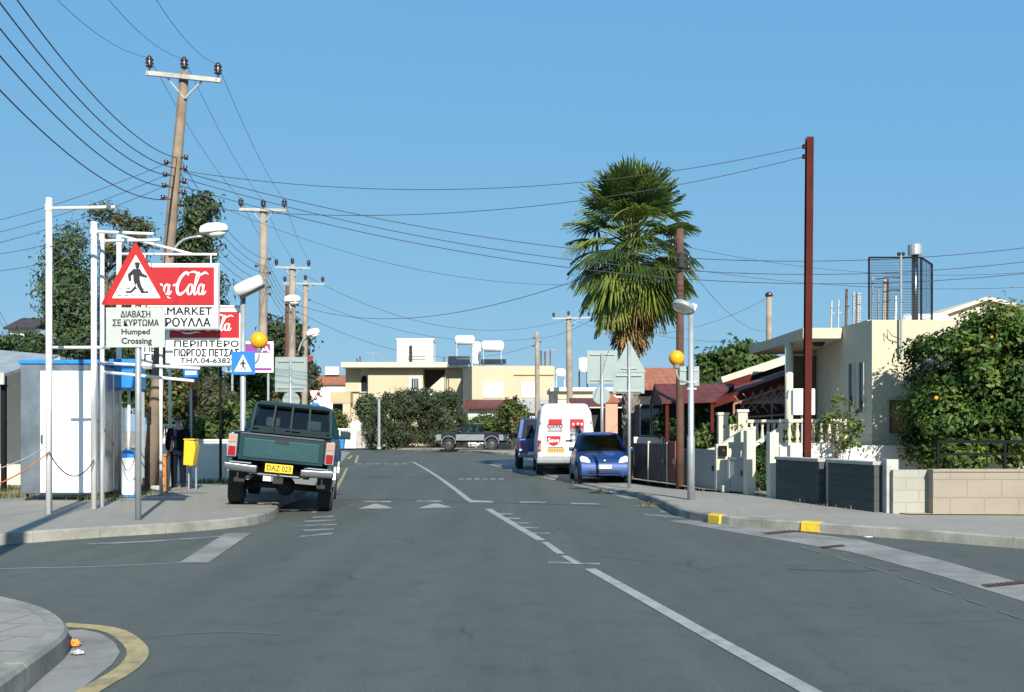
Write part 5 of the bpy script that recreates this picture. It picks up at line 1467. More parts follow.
p7, h7_, s7 = utility_pole('tall pole with small crossarm behind the white van', 570.5, 452, 568.5, 316, 63, .22, .17, 'woodgrey', (552, 319, 590, 318), [(325, 1)])
p8, _, s8 = utility_pole('pole with dark top between the green tree and the cream porch', 769, 460, 769, 296, 50, .17, .14, 'woodgrey', None, [])
b = MB(); b.ball((X(769, 50) - p8.location.x, 0, Z(295, 50) - p8.location.z), .2, 10, 6, (1, 1, .8)); b.build('cap', 'porcelain', p8)
p9, _, s9 = utility_pole('thick reddish brown wooden pole in front of the palm crown', 680, 486, 680, 229, 24.2, .10, .088, 'woodbrown', None, [(239, -1), (246, -1), (258, 1), (268, 1)])
b = MB(); q = Vector((0, -.17, Z(262, 24.2) - .15)); b.lathe([(.07, -.18), (.09, -.16), (.09, .16), (.06, .2), (0, .2)], q, 10); b.build('cable_box', 'dark', p9)
# the unseen neighbour whose shadow falls over the left pavement
p0, h0_, s0 = utility_pole('wooden utility pole on the near left pavement corner', -262, 790, -262, -640, 6.1, .14, .10, 'wood', None, [], foot=.15)
# maroon steel pole
mp = thing('maroon_steel_pole', 'tall maroon steel pole rising behind the dark block panel', 'pole', (X(806.5, 20.6), 20.6, .15))
zt = Z(137.5, 20.6) - .15
w = .14
b = MB()
dx = X(809.5, 20.6) - X(806.5, 20.6)
b.prism([(-w / 2, -w / 2), (w / 2, -w / 2), (w / 2, -w / 2 + .02), (.012, -w / 2 + .02), (.012, w / 2 - .02), (w / 2, w / 2 - .02), (w / 2, w / 2), (-w / 2, w / 2), (-w / 2, w / 2 - .02), (-.012, w / 2 - .02), (-.012, -w / 2 + .02), (-w / 2, -w / 2 + .02)], 'z', -.2, zt)
b.v = [(x + dx * max(z, 0) / zt, y, z) for x, y, z in b.v]
b.build('shaft', 'maroon', mp)
mtop = []
for py_ in (147, 157):
    z = Z(py_, 20.6) - .15; b = MB(); q = Vector((dx - w / 2 - .05, -.03, z)); b.tube([q + Vector((.06, 0, 0)), q], .018, 6); b.lathe([(.03, -.045), (.05, -.03), (.03, 0), (.05, .03), (.03, .045)], q, 8); b.build('spool', 'porcelain', mp); mtop.append(Vector(mp.location) + q)
# lamps on the poles
def bracket_lamp(name, label, a, c, hp0, hp1, D):
    """a curved arm from a to c (survey pixels) with a shallow lantern hp0..hp1"""
    t = thing(name, label, 'street lamp', P(*a, D), 0, 'bracket lamps on the poles')
    o_ = t.location
    pa, pc = P(*a, D) - o_, P(*c, D) - o_
    b = MB(); ctrl = pa.lerp(pc, .45) + Vector((0, 0, (pc - pa).length * .18))
    b.tube(spline([pa, ctrl, pc], .15), .03 if D < 30 else .045, 7); b.build('arm', 'galv', t, smooth=True)
    q0, q1 = P(*hp0, D) - o_, P(*hp1, D) - o_
    ax = (q1 - q0); Ln = ax.length; ax.normalize(); up = Vector((0, 0, 1)); up = (up - ax * up.dot(ax)).normalized(); sd = ax.cross(up)
    h = .20 if D < 30 else .30
    b = MB(); rings = []
    for s, k in ((0, .5), (.08, .8), (.3, 1.0), (.7, .95), (.94, .7), (1, .4)):
        cen = q0 + ax * Ln * s
        rings.append([cen + sd * math.cos(x) * h * .75 * k + up * max(math.sin(x), -.15) * h * k for x in np.linspace(0, 2 * math.pi, 13)[:-1]])
    b.loft(rings); hd = b.build('lamp_head', 'whitepaint', t, smooth=True)
    b = MB(); rings = []
    for s, k in ((.28, .4), (.4, .85), (.7, .9), (.92, .4)):
        cen = q0 + ax * Ln * s - up * h * .16
        rings.append([cen + sd * math.cos(x) * h * .6 * k + up * min(math.sin(x), 0) * h * .55 * k for x in np.linspace(0, 2 * math.pi, 13)[:-1]])
    b.loft(rings); b.build('glass_bowl', 'headlight', t, smooth=True)
    return t
bracket_lamp('street_lamp', 'white street lamp head on a curved arm from the leaning pole', (169, 255), (203, 236), (200, 233), (228, 230), DP - .15)
bracket_lamp('street_lamp', 'white street lamp on the pole behind the grey square sign', (291, 312), (288, 300), (284, 301.5), (300.5, 300.5), 46.2)
bracket_lamp('street_lamp', 'white street lamp on the thin pole beside the red heart shape', (297, 356), (308, 335), (307, 336), (320, 332), 51.8)

# ---- belisha beacons
def beacon(label, px, pyb, pytop, D, ball, ball_r, lamp, glabel=''):
    t = thing('crossing_beacon', label, 'crossing beacon', (X(px, D), D, .15), 0, 'amber globe crossing beacons')
    o_ = Vector(t.location)
    zt_ = Z(pytop, D) - .15
    b = MB(); b.tube([(0, 0, -.05), (0, 0, 1.2), (0, 0, 1.25), (0, 0, zt_)], [.075, .075, .06, .055], 12); b.build('pole', 'galv', t, smooth=True)
    bp = P(*ball, D) - o_; bp.y = -.12
    b = MB(); b.ball(bp, ball_r, 24, 16); b.build('globe', 'orangeglobe', t, smooth=True)
    b = MB(); b.lathe([(.05, -ball_r - .05), (.07, -ball_r + .01), (.06, -ball_r + .05)], bp, 12); b.build('globe_collar', 'galvdull', t)
    k = bp - Vector((0, 0, ball_r + .04)); s = -1 if bp.x < 0 else 1
    b = MB(); b.tube(spline([k, k + Vector((s * .0, 0, -.10)), k + Vector((-s * .06, .03, -.22)), Vector((s * .06, -.04, k.z - .27))], .05), .022, 7); b.bar((-.08, -.03, k.z - .27), (.1, -.03, k.z - .27), .05, .04); b.bar((-.08, -.03, k.z - .40), (.1, -.03, k.z - .40), .05, .04); b.build('bracket', 'galvdull', t, smooth=False)
    return t
Dl, Dr = 20.25, 1350 / (499.5 - 430)
bl_ = beacon('left crossing beacon with tilted white lantern and blue pedestrian sign behind the teal pickup', 243, 0, 297, Dl, (260.5, 341), .175, None)
o_ = Vector(bl_.location)
# tilted lantern
def lantern(t, px0, py0, px1, py1, D, th, m1, m2, knob, tilt=0):
    o_ = Vector(t.location)
    a, c = P(px0, py0, D) - o_, P(px1, py1, D) - o_
    ax = c - a; Ln = ax.length; ax.normalize(); up = Vector((0, -tilt, 1)); up = (up - ax * up.dot(ax)).normalized(); sd = ax.cross(up)
    b = MB(); rings = []
    for s, k in ((0, .75), (.04, .95), (.5, 1.0), (.96, .85), (1, .6)):
        cen = a + ax * Ln * s
        rings.append([cen + sd * math.copysign(abs(math.cos(x)) ** .7, math.cos(x)) * th * .8 * k + up * math.copysign(abs(math.sin(x)) ** .7, math.sin(x)) * th * .5 * k for x in np.linspace(0, 2 * math.pi, 17)[:-1]])
    b.loft(rings); hd = b.build('lantern', m1, t, smooth=True)
    b = MB(); b.plate([a + ax * Ln * .05 - up * th * .52 + sd * th * .6, a + ax * Ln * .95 - up * th * .48 + sd * th * .6, a + ax * Ln * .95 - up * th * .48 - sd * th * .6, a + ax * Ln * .05 - up * th * .52 - sd * th * .6], .05); b.build('lens', m2, hd)
    zt_ = knob
    b = MB(); b.tube([(0, 0, zt_ - .05), (0, 0, zt_ + .1), (a + ax * Ln * .4)], [.05, .045, .04], 8); b.build('neck', 'dark', t)
lantern(bl_, 236.5, 291.5, 262, 279.5, Dl - .1, .27, 'whitepaint', 'dark', Z(297, Dl) - .15, .3)
fx = lambda px: X(px, Dl - .1) - o_.x
zz = lambda py: Z(py, Dl - .1) - .15
b = MB(); b.box(((fx(231.5) + fx(255)) / 2, -.1, (zz(351.5) + zz(374.5)) / 2), (fx(255) - fx(231.5), .02, zz(351.5) - zz(374.5))); sg = b.build('pedestrian_sign', 'signblue', bl_)
b = MB(); b.prism([(fx(234.5), zz(371.5)), (fx(252), zz(371.5)), (fx(243.2), zz(354.5))], 'y', -.118, -.112); tg = b.build('white_triangle', 'signwhite', sg)
def walker(b, cx, cz, s, y):
    """a walking figure cut out of sheet, about one unit tall"""
    def pr(pts, k): b.prism([(cx + u * s, cz + v * s) for u, v in pts], 'y', y - .004 - .0006 * k, y - .0006 * k)
    pr([(math.cos(a) * .075 + .03, math.sin(a) * .085 + .89) for a in np.linspace(0, 2 * math.pi, 13)[:-1]], 0)
    pr([(-.12, .80), (.12, .80), (.11, .40), (-.10, .40)], 1)
    pr([(-.10, .80), (-.01, .70), (-.18, .57), (-.17, .40), (-.26, .40), (-.29, .62)], 2)
    pr([(.04, .80), (.12, .79), (.21, .64), (.36, .57), (.35, .50), (.14, .55), (.03, .66)], 3)
    pr([(-.10, .45), (.06, .45), (-.05, .23), (-.20, .06), (-.36, .06), (-.35, .0), (-.17, .0), (.0, .16)], 4)
    pr([(-.03, .45), (.11, .45), (.16, .25), (.26, .05), (.40, .06), (.40, .0), (.17, -.01), (.03, .22)], 5)
    pr([(-.09, .955), (.14, .955), (.12, .985), (.09, 1.02), (-.03, 1.02), (-.05, .985)], 6)
b = MB(); walker(b, fx(243.2), zz(369.5), .20, -.119); b.build('walking_figure', 'ink', tg)
br_ = beacon('right crossing beacon with round tilted lamp in front of the brown pole', 691, 0, 315, Dr, (675.5, 358.5), .148, None)
# its round tilted lamp
o_ = Vector(br_.location)
a = P(683.5, 307, Dr) - o_
rot = Matrix.Rotation(R(-20), 3, 'Y') @ Matrix.Rotation(R(16), 3, 'X')
rot = Matrix.Rotation(R(24), 3, 'Y') @ Matrix.Rotation(R(-14), 3, 'X')
b = MB(); b.lathe([(.23, -.05), (.235, -.02), (.21, .05), (.12, .09), (0, .10)], a, 20, rot=rot); hd = b.build('lamp_head', 'galvdull', br_, smooth=True)
b = MB(); b.lathe([(0, -.075), (.12, -.07), (.19, -.06), (.205, -.045)], a, 20, rot=rot); b.build('lens', 'headlight', hd, smooth=True)
b = MB(); q = P(693, 308, Dr) - o_; b.box(q, (.10, .14, .13), M4=rot); b.bar((0, 0, Z(316, Dr) - .15), q, .07); b.build('neck', 'galvdull', br_)
fx = lambda px: X(px, Dr) - o_.x
zz = lambda py: Z(py, Dr) - .15
b = MB(); b.box(((fx(680.5) + fx(700)) / 2, .09, (zz(366) + zz(385.5)) / 2), (fx(700) - fx(680.5), .02, zz(366) - zz(385.5))); sb = b.build('sign_back', 'signgrey', br_)
b = MB()
for py_ in (370, 381): b.box(((fx(680.5) + fx(700)) / 2, .072, zz(py_)), (fx(699) - fx(681.5), .02, .03))
b.build('rib', 'galvdull', sb)

# ---- warning sign
D = 1350 / 90.0
ws = thing('warning_sign', 'red bordered triangular pedestrian warning sign with a plate reading humped crossing', 'road sign', (X(137, D), D, .15))
fx = local(137, D); zz = lambda py: Z(py, D) - .15
b = MB(); b.tube([(0, .05, -.1), (0, .05, zz(262))], .045, 12); b.build('pole', 'galv', ws, smooth=True)
def rtri(x0, x1, zbot, ztop, r):
    """a triangle with rounded corners"""
    c = [Vector((x0, zbot)), Vector((x1, zbot)), Vector(((x0 + x1) / 2 - .01, ztop))]
    out = []
    for i in range(3):
        p, a, d = c[i], (c[i - 1] - c[i]).normalized(), (c[(i + 1) % 3] - c[i]).normalized()
        s, e = p + a * r, p + d * r
        for t in (0, .25, .5, .75, 1): out.append(s * (1 - t) ** 2 + p * 2 * t * (1 - t) + e * t * t)
    return [(v.x, v.y) for v in out]
b = MB(); b.prism(rtri(fx(100.8), fx(171.6), zz(305), zz(241.5), .035), 'y', -.012, .012); tr_ = b.build('triangle', 'signred', ws)
b = MB(); b.prism(rtri(fx(112.5), fx(161), zz(298.3), zz(255), .012), 'y', -.018, -.014); wt = b.build('white_field', 'signwhite', tr_)
b = MB(); walker(b, fx(137), zz(293), (zz(264) - zz(293)) / .97, -.020); b.build('walking_figure', 'ink', wt)
b = MB()
for x0, x1, py_ in ((119, 123, 289), (127, 131, 288.6), (134, 138, 289), (141, 145, 289), (149, 152, 289), (118, 122, 295.8), (125, 129, 295.8), (132, 136, 296), (139, 143, 296), (146, 150, 296.2)):
    b.box(((fx(x0) + fx(x1)) / 2, -.0195, zz(py_)), (fx(x1) - fx(x0), .003, .012))
b.build('dashes', 'ink', wt)
b = MB(); b.box(((fx(106) + fx(165)) / 2, 0, (zz(307.5) + zz(347.5)) / 2), (fx(165) - fx(106), .02, zz(307.5) - zz(347.5))); pl = b.build('text_plate', 'signplate', ws, bevel=.006)
for s, x0, x1, y0, y1 in (('ΔΙΑΒΑΣΗ', 121, 150.5, 311, 317.3), ('ΣΕ ΚΥΡΤΩΜΑ', 113, 159, 319.5, 326), ('Humped', 122, 150, 329, 336), ('Crossing', 122, 152, 338, 345.6)):
    lettering(s, fx(x1) - fx(x0), zz(y0) - zz(y1), ((fx(x0) + fx(x1)) / 2, -.0125, (zz(y0) + zz(y1)) / 2), pl, 'ink', bold=.035)
b = MB(); b.box((0, .03, zz(316)), (.14, .06, .04)); b.box((0, .03, zz(296)), (.14, .06, .04)); b.build('clamp', 'galvdull', ws)

# ---- posters on white posts
def stroke_word(parent, x0, x1, z0, z1, y, m):
    """a flowing script wordmark 'Coca-Cola' drawn with a brush"""
    strokes = []; W = .085
    def C(ox, big):
        strokes.append(([(ox + .62, .86), (ox + .56, .98), (ox + .40, .97), (ox + .18, .76), (ox + .07, .42), (ox + .12, .12), (ox + .30, .02), (ox + .52, .14), (ox + .66, .32)], (.05, .09, .12, .15, .16, .14, .11, .08, .04)))
    def o(ox):
        strokes.append(([(ox + .16 + .14 * math.cos(a), .24 + .23 * math.sin(a)) for a in np.linspace(.6, .6 + 6.4, 15)], tuple(.05 + .06 * abs(math.cos(a)) for a in np.linspace(.6, 7.0, 15))))
    def c(ox):
        strokes.append(([(ox + .16 + .14 * math.cos(a), .24 + .23 * math.sin(a)) for a in np.linspace(.7, 5.6, 12)] + [(ox + .36, .18)], (.06, .06, .07, .1, .12, .12, .11, .09, .08, .07, .06, .05, .04)))
    def a_(ox):
        o(ox); strokes.append(([(ox + .31, .46), (ox + .29, .16), (ox + .33, .03), (ox + .42, .08), (ox + .48, .18)], (.09, .10, .09, .07, .04)))
    def l_(ox):
        strokes.append(([(ox, .16), (ox + .16, .5), (ox + .26, .86), (ox + .20, 1.0), (ox + .11, .86), (ox + .08, .4), (ox + .11, .06), (ox + .2, .03), (ox + .28, .16)], (.04, .05, .07, .07, .09, .11, .10, .07, .04)))
    C(0, 1); o(.66); c(1.02); a_(1.38); strokes.append(([(1.90, .42), (2.06, .46)], (.09, .09)))
    C(2.10, 1); o(2.78); l_(3.12); a_(3.42)
    strokes.append(([(.50, -.02), (.78, -.16), (1.15, -.18), (1.55, -.10), (1.86, -.16)], (.04, .09, .11, .08, .02)))
    strokes.append(([(2.72, .98), (3.05, 1.04), (3.4, .9), (3.7, 1.0), (3.92, .92)], (.03, .08, .09, .09, .02)))
    sx, sz = (x1 - x0) / 3.98, (z1 - z0) / 1.24
    b = MB()
    for si, (pts, ws_) in enumerate(strokes):
        P_ = [Vector((p[0], p[1], 0)) for p in pts]
        n_ = 5; sm = []
        ext = [P_[0] * 2 - P_[1]] + P_ + [P_[-1] * 2 - P_[-2]]
        for i in range(len(P_) - 1):
            for j in range(n_):
                t = j / n_; q0, q1, q2, q3 = ext[i:i + 4]
                sm.append((.5 * ((2 * q1) + (q2 - q0) * t + (2 * q0 - 5 * q1 + 4 * q2 - q3) * t * t + (3 * q1 - q0 - 3 * q2 + q3) * t ** 3), ws_[i] * (1 - t) + ws_[i + 1] * t))
        sm.append((P_[-1], ws_[-1]))
        vs = []
        for i, (p, w) in enumerate(sm):
            t = sm[min(i + 1, len(sm) - 1)][0] - sm[max(i - 1, 0)][0]; t.normalize(); nn = Vector((-t.y, t.x, 0)) * w * .55
            yy = y - .0004 * si - .00006 * i
            for q in (p + nn, p - nn):
                u = q.x + .18 * (q.y - .4)
                vs.append((x0 + u * sx, yy, z0 + (q.y + .2) * sz))
        b.add(vs, [(2 * i, 2 * i + 1, 2 * i + 3, 2 * i + 2) for i in range(len(sm) - 1)])
    return b.build('script_lettering', m, parent, fix=False)
def poster(name, label, D, px0, px1, py0, py1, split, lines, hang, pipe_py):
    t = thing(name, label, 'sign board', (X((px0 + px1) / 2, D), D, Z(py1, D)), 0)
    ox, oz = t.location.x, t.location.z
    fx = lambda px: X(px, D) - ox
    zz = lambda py: Z(py, D) - oz
    b = MB(); b.box(((fx(px0) + fx(px1)) / 2, 0, (zz(py0) + zz(py1)) / 2), (fx(px1) - fx(px0), .07, zz(py0) - zz(py1))); bd = b.build('board', 'signwhite', t, bevel=.012)
    m_ = (px1 - px0) * .055
    b = MB(); b.box(((fx(px0 + m_) + fx(px1 - m_)) / 2, -.0375, (zz(py0 + 4) + zz(split)) / 2), (fx(px1 - m_) - fx(px0 + m_), .006, zz(py0 + 4) - zz(split))); rd = b.build('red_panel', 'adred', bd)
    hh = split - py0 - 4
    stroke_word(rd, fx(px0 + m_ + 5), fx(px1 - m_ - 6), zz(split - hh * .16), zz(py0 + 4 + hh * .12), -.043, 'signwhite')
    for s, x0, x1, y0, y1 in lines:
        lettering(s, fx(x1) - fx(x0), zz(y0) - zz(y1), ((fx(x0) + fx(x1)) / 2, -.0365, (zz(y0) + zz(y1)) / 2), bd, 'ink', bold=.055)
    b = MB()
    for px in hang: b.bar((fx(px), 0, zz(py0)), (fx(px), 0, zz(pipe_py)), .02)
    b.build('hanger', 'whitepaint', t)
    b = MB(); b.box(((fx(px0) + fx(px1)) / 2, -.037, zz(py1 - 1.2)), (fx(px1) - fx(px0) - .01, .01, .03)); b.box((fx(px1 - .8), -.037, (zz(py0) + zz(py1)) / 2), (.03, .01, zz(py0) - zz(py1) - .08)); b.build('rim', 'galvdull', bd)
    return t
poster('supermarket_board', 'upper red and white supermarket sign board partly hidden by the warning triangle', 20.2, 132, 219.5, 263.5, 330, 305.5,
       [('SUPERMARKET', 134, 212.5, 307.5, 315), ('ΣΤΑΥΡΟΥΛΛΑ', 136, 211, 318, 326.8)], (145, 211), 254)
poster('kiosk_board', 'lower red and white kiosk sign board with black Greek lettering and phone number', 20.5, 166, 244, 308, 366.5, 338,
       [('ΠΕΡΙΠΤΕΡΟ', 175, 239, 340.8, 347), ('ΓΙΩΡΓΟΣ ΠΕΤΣΑΣ', 175, 239.5, 349, 356.5), ('ΤΗΛ.04-638290', 181, 240, 358, 363.2)], (176, 238), 306)
poster('kiosk_board', 'third sign board mostly hidden behind the leaning pole and kiosk board', 24.0, 142, 198, 318, 369, 342,
       [('ΠΕΡΙΠΤΕΡΟ', 145, 196, 346, 352), ('ΓΙΩΡΓΟΣ', 145, 196, 354, 360.5), ('ΤΗΛ', 160, 180, 363, 367.5)], (150, 190), 315)
def white_post(label, px, pyb, pyt, D, arms, r=.05, base=None):
    z0 = .15
    t = thing('white_post', label, 'post', (X(px, D), D, z0), 0, 'white painted posts with arms')
    b = MB(); b.tube([(0, 0, -.02), (0, 0, Z(pyt, D) - z0)], r, 12); b.build('shaft', 'whitepaint', t, smooth=True)
    b = MB(); zt_ = Z(pyt, D) - z0
    b.lathe([(r + .012, -.05), (r + .012, .05)], (0, 0, zt_ - .16), 10)
    b.build('collar', 'whitepaint', t)
    for (x0, y0, x1, y1) in arms:
        b = MB(); b.tube([(X(x0, D) - X(px, D), 0, Z(y0, D) - z0), (X(x1, D) - X(px, D), .0, Z(y1, D) - z0)], .028, 8); b.build('arm', 'whitepaint', t, smooth=True)
    return t
white_post('white post nearest to the road corner in front of the booth door, single top arm', 49, 513.5, 198, 1350 / 83.5, [(49, 208.5, 115, 207)])
white_post('white post in front of the booth right edge, left one of the close pair', 94, 508.5, 222, 1350 / 78.5, [(92, 231.5, 154, 234), (50, 347.5, 110, 347.5)])
white_post('white post right one of the close pair with three arms', 101.8, 506.5, 232, 1350 / 76.5, [(100, 241, 160, 240), (103, 363, 200, 368.5), (103, 372, 194, 381)], .045)
white_post('white post carrying the supermarket board, standing behind the booth', 119, 0, 235, 20.32, [(119, 254, 217, 254.5), (121, 236, 192, 254), (119, 335, 140, 335)], .05)
white_post('thin grey white post carrying the kiosk board beside the orange crate', 161, 491, 300, 20.6, [(160, 306.5, 242, 306.5)], .035)
white_post('thin white post carrying the mostly hidden third board', 170, 0, 306, 24.0, [(146, 315.5, 194, 315.5)], .035)
bp_ = thing('black_post', 'slim black post in the garden behind the teal pickup', 'post', (X(220.5, 26.0), 26.0, .15))
b = MB(); b.tube([(0, 0, 0), (0, 0, Z(366, 26))], .035, 8); b.build('shaft', 'black', bp_)
b = MB(); b.lathe([(.08, 0), (.08, .04), (.04, .06)], n=10); b.build('base', 'black', bp_)
# chains and ropes
def sag_line(name, label, cat, a, c, sag, r, m, group=None, n=24):
    a, c = Vector(a), Vector(c)
    b = MB()
    o0 = a.lerp(c, .5)
    b.tube([a.lerp(c, i / n) - Vector((0, 0, 4 * sag * (i / n) * (1 - i / n))) - o0 for i in range(n + 1)], r, 5)
    o = b.build(name, m, loc=o0, smooth=True)
    return tag(o, label, cat, group)
sag_line('chain', 'dark chain sagging between the two front white posts before the booth door', 'chain', P(49, 452, 16.1), P(94, 460, 17.1), .33, .011, 'wire')
sag_line('chain', 'short dark chain hanging between the booth side and the white blue-lidded bin', 'chain', P(121, 457, 19.6), P(135, 456, 19.6), .28, .009, 'wire')
sag_line('rope', 'orange rope from the front white post to the left picture edge', 'rope', P(48, 453, 16.1), P(-30, 492, 14.6), .1, .012, 'ropeorange')
sag_line('rope', 'pale rope from the front white post to the left picture edge', 'rope', P(46, 447, 16.2), P(-20, 473, 17), .06, .009, 'cap')
# ---- grey sign backs
def sign_back(label, px, D, rect, circ=None, tri=None, group='road signs seen from behind', zf=.15):
    t = thing('road_sign', label, 'road sign', (X(px, D), D, zf), 0, group)
    fx = local(px, D); zz = lambda py: Z(py, D) - zf
    top = min(rect[2], tri[2] if tri else 999)
    b = MB(); b.tube([(0, -.05, -.05), (0, -.05, zz(top + 3))], .04 if D < 30 else .05, 10); b.build('pole', 'galv', t, smooth=True)
    b = MB(); b.box(((fx(rect[0]) + fx(rect[1])) / 2, 0, (zz(rect[2]) + zz(rect[3])) / 2), (fx(rect[1]) - fx(rect[0]), .02, zz(rect[2]) - zz(rect[3]))); pl = b.build('plate_back', 'signgrey', t, bevel=.006)
    b = MB()
    for k in (.12, .88): b.box(((fx(rect[0]) + fx(rect[1])) / 2, -.028, zz(rect[2] + (rect[3] - rect[2]) * k)), (fx(rect[1] - 3) - fx(rect[0] + 3), .034, .04))
    b.build('rib', 'galvdull', pl)
    if circ:
        cx, cz, r_ = fx(circ[0]), zz(circ[1]), circ[2] * D / F
        b = MB(); b.prism([(cx + math.cos(a) * r_, cz + math.sin(a) * r_) for a in np.linspace(0, 2 * math.pi, 29)[:-1]], 'y', -.012, .008); b.build('disc_back', 'signgrey', t)
    if tri:
        b = MB(); b.prism(rtri(fx(tri[0]), fx(tri[1]), zz(tri[3]), zz(tri[2]), .03), 'y', -.012, .008); tb = b.build('triangle_back', 'signgrey', t)
        b = MB(); b.box((0, -.024, zz(tri[3] - 4)), (fx(tri[1] - 9) - fx(tri[0] + 9), .03, .035)); b.build('rib', 'galvdull', tb)
    return t
sign_back('grey back of a square sign over a disc beyond the teal pickup', 291, 27.5, (275, 307, 357, 392), (291.3, 400.5, 8.8))
sign_back('grey back of a square sign over a disc behind the blue car', 602, 31.5, (587, 617.5, 350.5, 384), (601, 395.5, 8.8), zf=.05)
sign_back('grey back of a triangular sign with plate in front of the blue car', 629, 1420 / 57.2, (613, 644.5, 373, 393.5), None, (612.5, 646, 340, 372.5), zf=.08)
gy = thing('give_way_sign', 'small white inverted triangle sign far beyond the teal pickup', 'road sign', (X(313.5, 58), 58, .15))
fx = local(313.5, 58); zz = lambda py: Z(py, 58) - .15
b = MB(); b.tube([(0, .04, 0), (0, .04, zz(391))], .035, 8); b.build('pole', 'galv', gy)
b = MB(); b.prism([(fx(307.5), zz(390)), (fx(319.5), zz(390)), (fx(313.5), zz(400.5))], 'y', -.012, .01); q = b.build('border', 'signred', gy)
b = MB(); b.prism([(fx(308.8), zz(390.6)), (fx(318.2), zz(390.6)), (fx(313.5), zz(399))], 'y', -.02, -.014); b.build('white_field', 'signwhite', q)
ks = thing('keep_sign', 'small round blue sign far beyond the teal pickup roof', 'road sign', (X(315, 56), 56, .15))
fx = local(315, 56); zz = lambda py: Z(py, 56) - .15
b = MB(); b.tube([(0, .04, 0), (0, .04, zz(406))], .035, 8); b.build('pole', 'galv', ks)
b = MB(); b.prism([(fx(315) + math.cos(a) * .32, zz(408.5) + math.sin(a) * .34) for a in np.linspace(0, 6.283, 21)[:-1]], 'y', -.012, .01); q = b.build('disc', 'signblue', ks)
b = MB(); b.prism([(-.10, zz(410.5)), (.12, zz(412)), (.02, zz(405)), (-.05, zz(405.6))], 'y', -.02, -.014); b.build('arrow', 'signwhite', q)
ht = thing('heart_shape', 'small red heart shaped sign on a thin stick above the far trees', 'sign', (X(310, 57), 57, .15))
zz = lambda py: Z(py, 57) - .15
b = MB(); b.tube([(0, .03, 0), (0, .03, zz(360))], .025, 6); b.build('stick', 'dark', ht)
b = MB(); b.prism([(.16 * 16 * math.sin(a) ** 3 / 16 * 1.15, zz(358.5) + (.013 * (13 * math.cos(a) - 5 * math.cos(2 * a) - 2 * math.cos(3 * a) - math.cos(4 * a)))) for a in np.linspace(0, 6.283, 33)[:-1]], 'y', -.02, .02); b.build('heart', mat('dark_red', (.22, .01, .02), .5), ht)
lp = thing('lamp_post', 'thin pale grey post standing in front of the olive trees', 'post', (X(379, 71), 71, .15))
b = MB(); b.tube([(0, 0, 0), (0, 0, Z(401, 71))], .1, 8); b.build('shaft', 'galv', lp); b = MB(); b.lathe([(.16, 0), (.16, .12), (.11, .15)], n=10); b.build('base', 'cap', lp)
pp = thing('purple_board', 'white sign board with purple bands behind the left beacon', 'sign board', (X(250, 31), 31, .15))
fx = local(250, 31); zz = lambda py: Z(py, 31) - .15
b = MB(); b.box(((fx(226.5) + fx(273.5)) / 2, 0, (zz(341.5) + zz(372.5)) / 2), (fx(273.5) - fx(226.5), .06, zz(341.5) - zz(372.5))); bd = b.build('board', 'signwhite', pp)
b = MB(); b.box(((fx(246) + fx(270.5)) / 2, -.033, (zz(344) + zz(353)) / 2), (fx(270.5) - fx(246), .008, zz(344) - zz(353))); pb = b.build('purple_band', 'purple', bd)
b = MB(); b.box(((fx(246) + fx(272)) / 2, -.033, (zz(368) + zz(370.5)) / 2), (fx(272) - fx(246), .008, zz(368) - zz(370.5))); b.build('purple_band', 'purple', bd)
lettering('ΙΑ', .36, .22, (fx(264), -.038, zz(348.6)), pb, 'signwhite', bold=.03)
b = MB()
for px_ in (232, 268): b.bar((fx(px_), .05, 0), (fx(px_), .05, zz(342)), .06)
b.build('post', 'galvdull', pp)

# ---- overhead wires
def wire(a, c, sag, label, group, r=.0095):
    return sag_line('overhead_wire', label, 'wire', a, c, sag, r * .78, 'wire', group, 40)
ordn = ['topmost', 'second', 'third', 'fourth', 'lowest']
o0 = Vector(p0.location)
for i, (py_, z) in enumerate(((158, 6.65), (168, 6.35), (176, 6.05), (187, 5.75), (199, 5.35))):
    wire(P(177 - i * 1.6, py_, DP - .1), Vector((o0.x, o0.y, z + o0.z)), .75, '%s of the five heavy wires sweeping from the leaning pole to the upper left corner' % ordn[i], 'heavy wires to the upper left', .012)
for i, (h, dx) in enumerate(zip(h1_, (-.75, 0, .75))):
    wire(h, Vector((o0.x + dx, o0.y, 8.0 + i * .1)), .95, '%s of the three thin wires rising from the leaning pole top' % ('left one', 'middle one', 'right one')[i], 'thin wires over the leaning pole', .006)
for i, (a, c) in enumerate(zip(h1_, h2_)):
    wire(a, c, .25, '%s of the three top wires from the leaning pole to the second pole' % ('left one', 'middle one', 'right one')[i], 'top wires between first and second pole', .007)
for i in range(5):
    wire(P(181 - i * 1.6, 160 + i * 11, DP), P(266, 259 + i * 7, 34.6), .45, '%s of the five low wires from the leaning pole to the second pole' % ordn[i], 'low wires between first and second pole', .009)
    wire(P(267, 259 + i * 7, 34.7), P(294, 300 + i * 5, 46.3), .3, '%s of the five low wires from the second to the third pole' % ordn[i], 'low wires between second and third pole', .010)
for i, (a, c) in enumerate(zip(h2_, h3_)):
    wire(a, c, .2, '%s of the three top wires from the second to the third pole' % ('left one', 'middle one', 'right one')[i], 'top wires between second and third pole', .008)
wire(P(184, 171, DP), mtop[0], .62, 'upper long wire crossing the street from the leaning pole to the maroon pole top', 'wires to the maroon pole')
wire(P(176, 205, DP), mtop[1], .62, 'lower long wire crossing the street from the leaning pole to the maroon pole top', 'wires to the maroon pole')
for i, (y0, y1, s) in enumerate(((172, 232, 1.25), (178, 246, 1.3), (186, 259, 1.25))):
    wire(P(183 - i, y0, DP), P(1130, y1, 24.5), s, '%s of the three heavy wires crossing the whole street to the right edge' % ('topmost', 'middle', 'lowest')[i], 'heavy wires crossing to the right', .011)
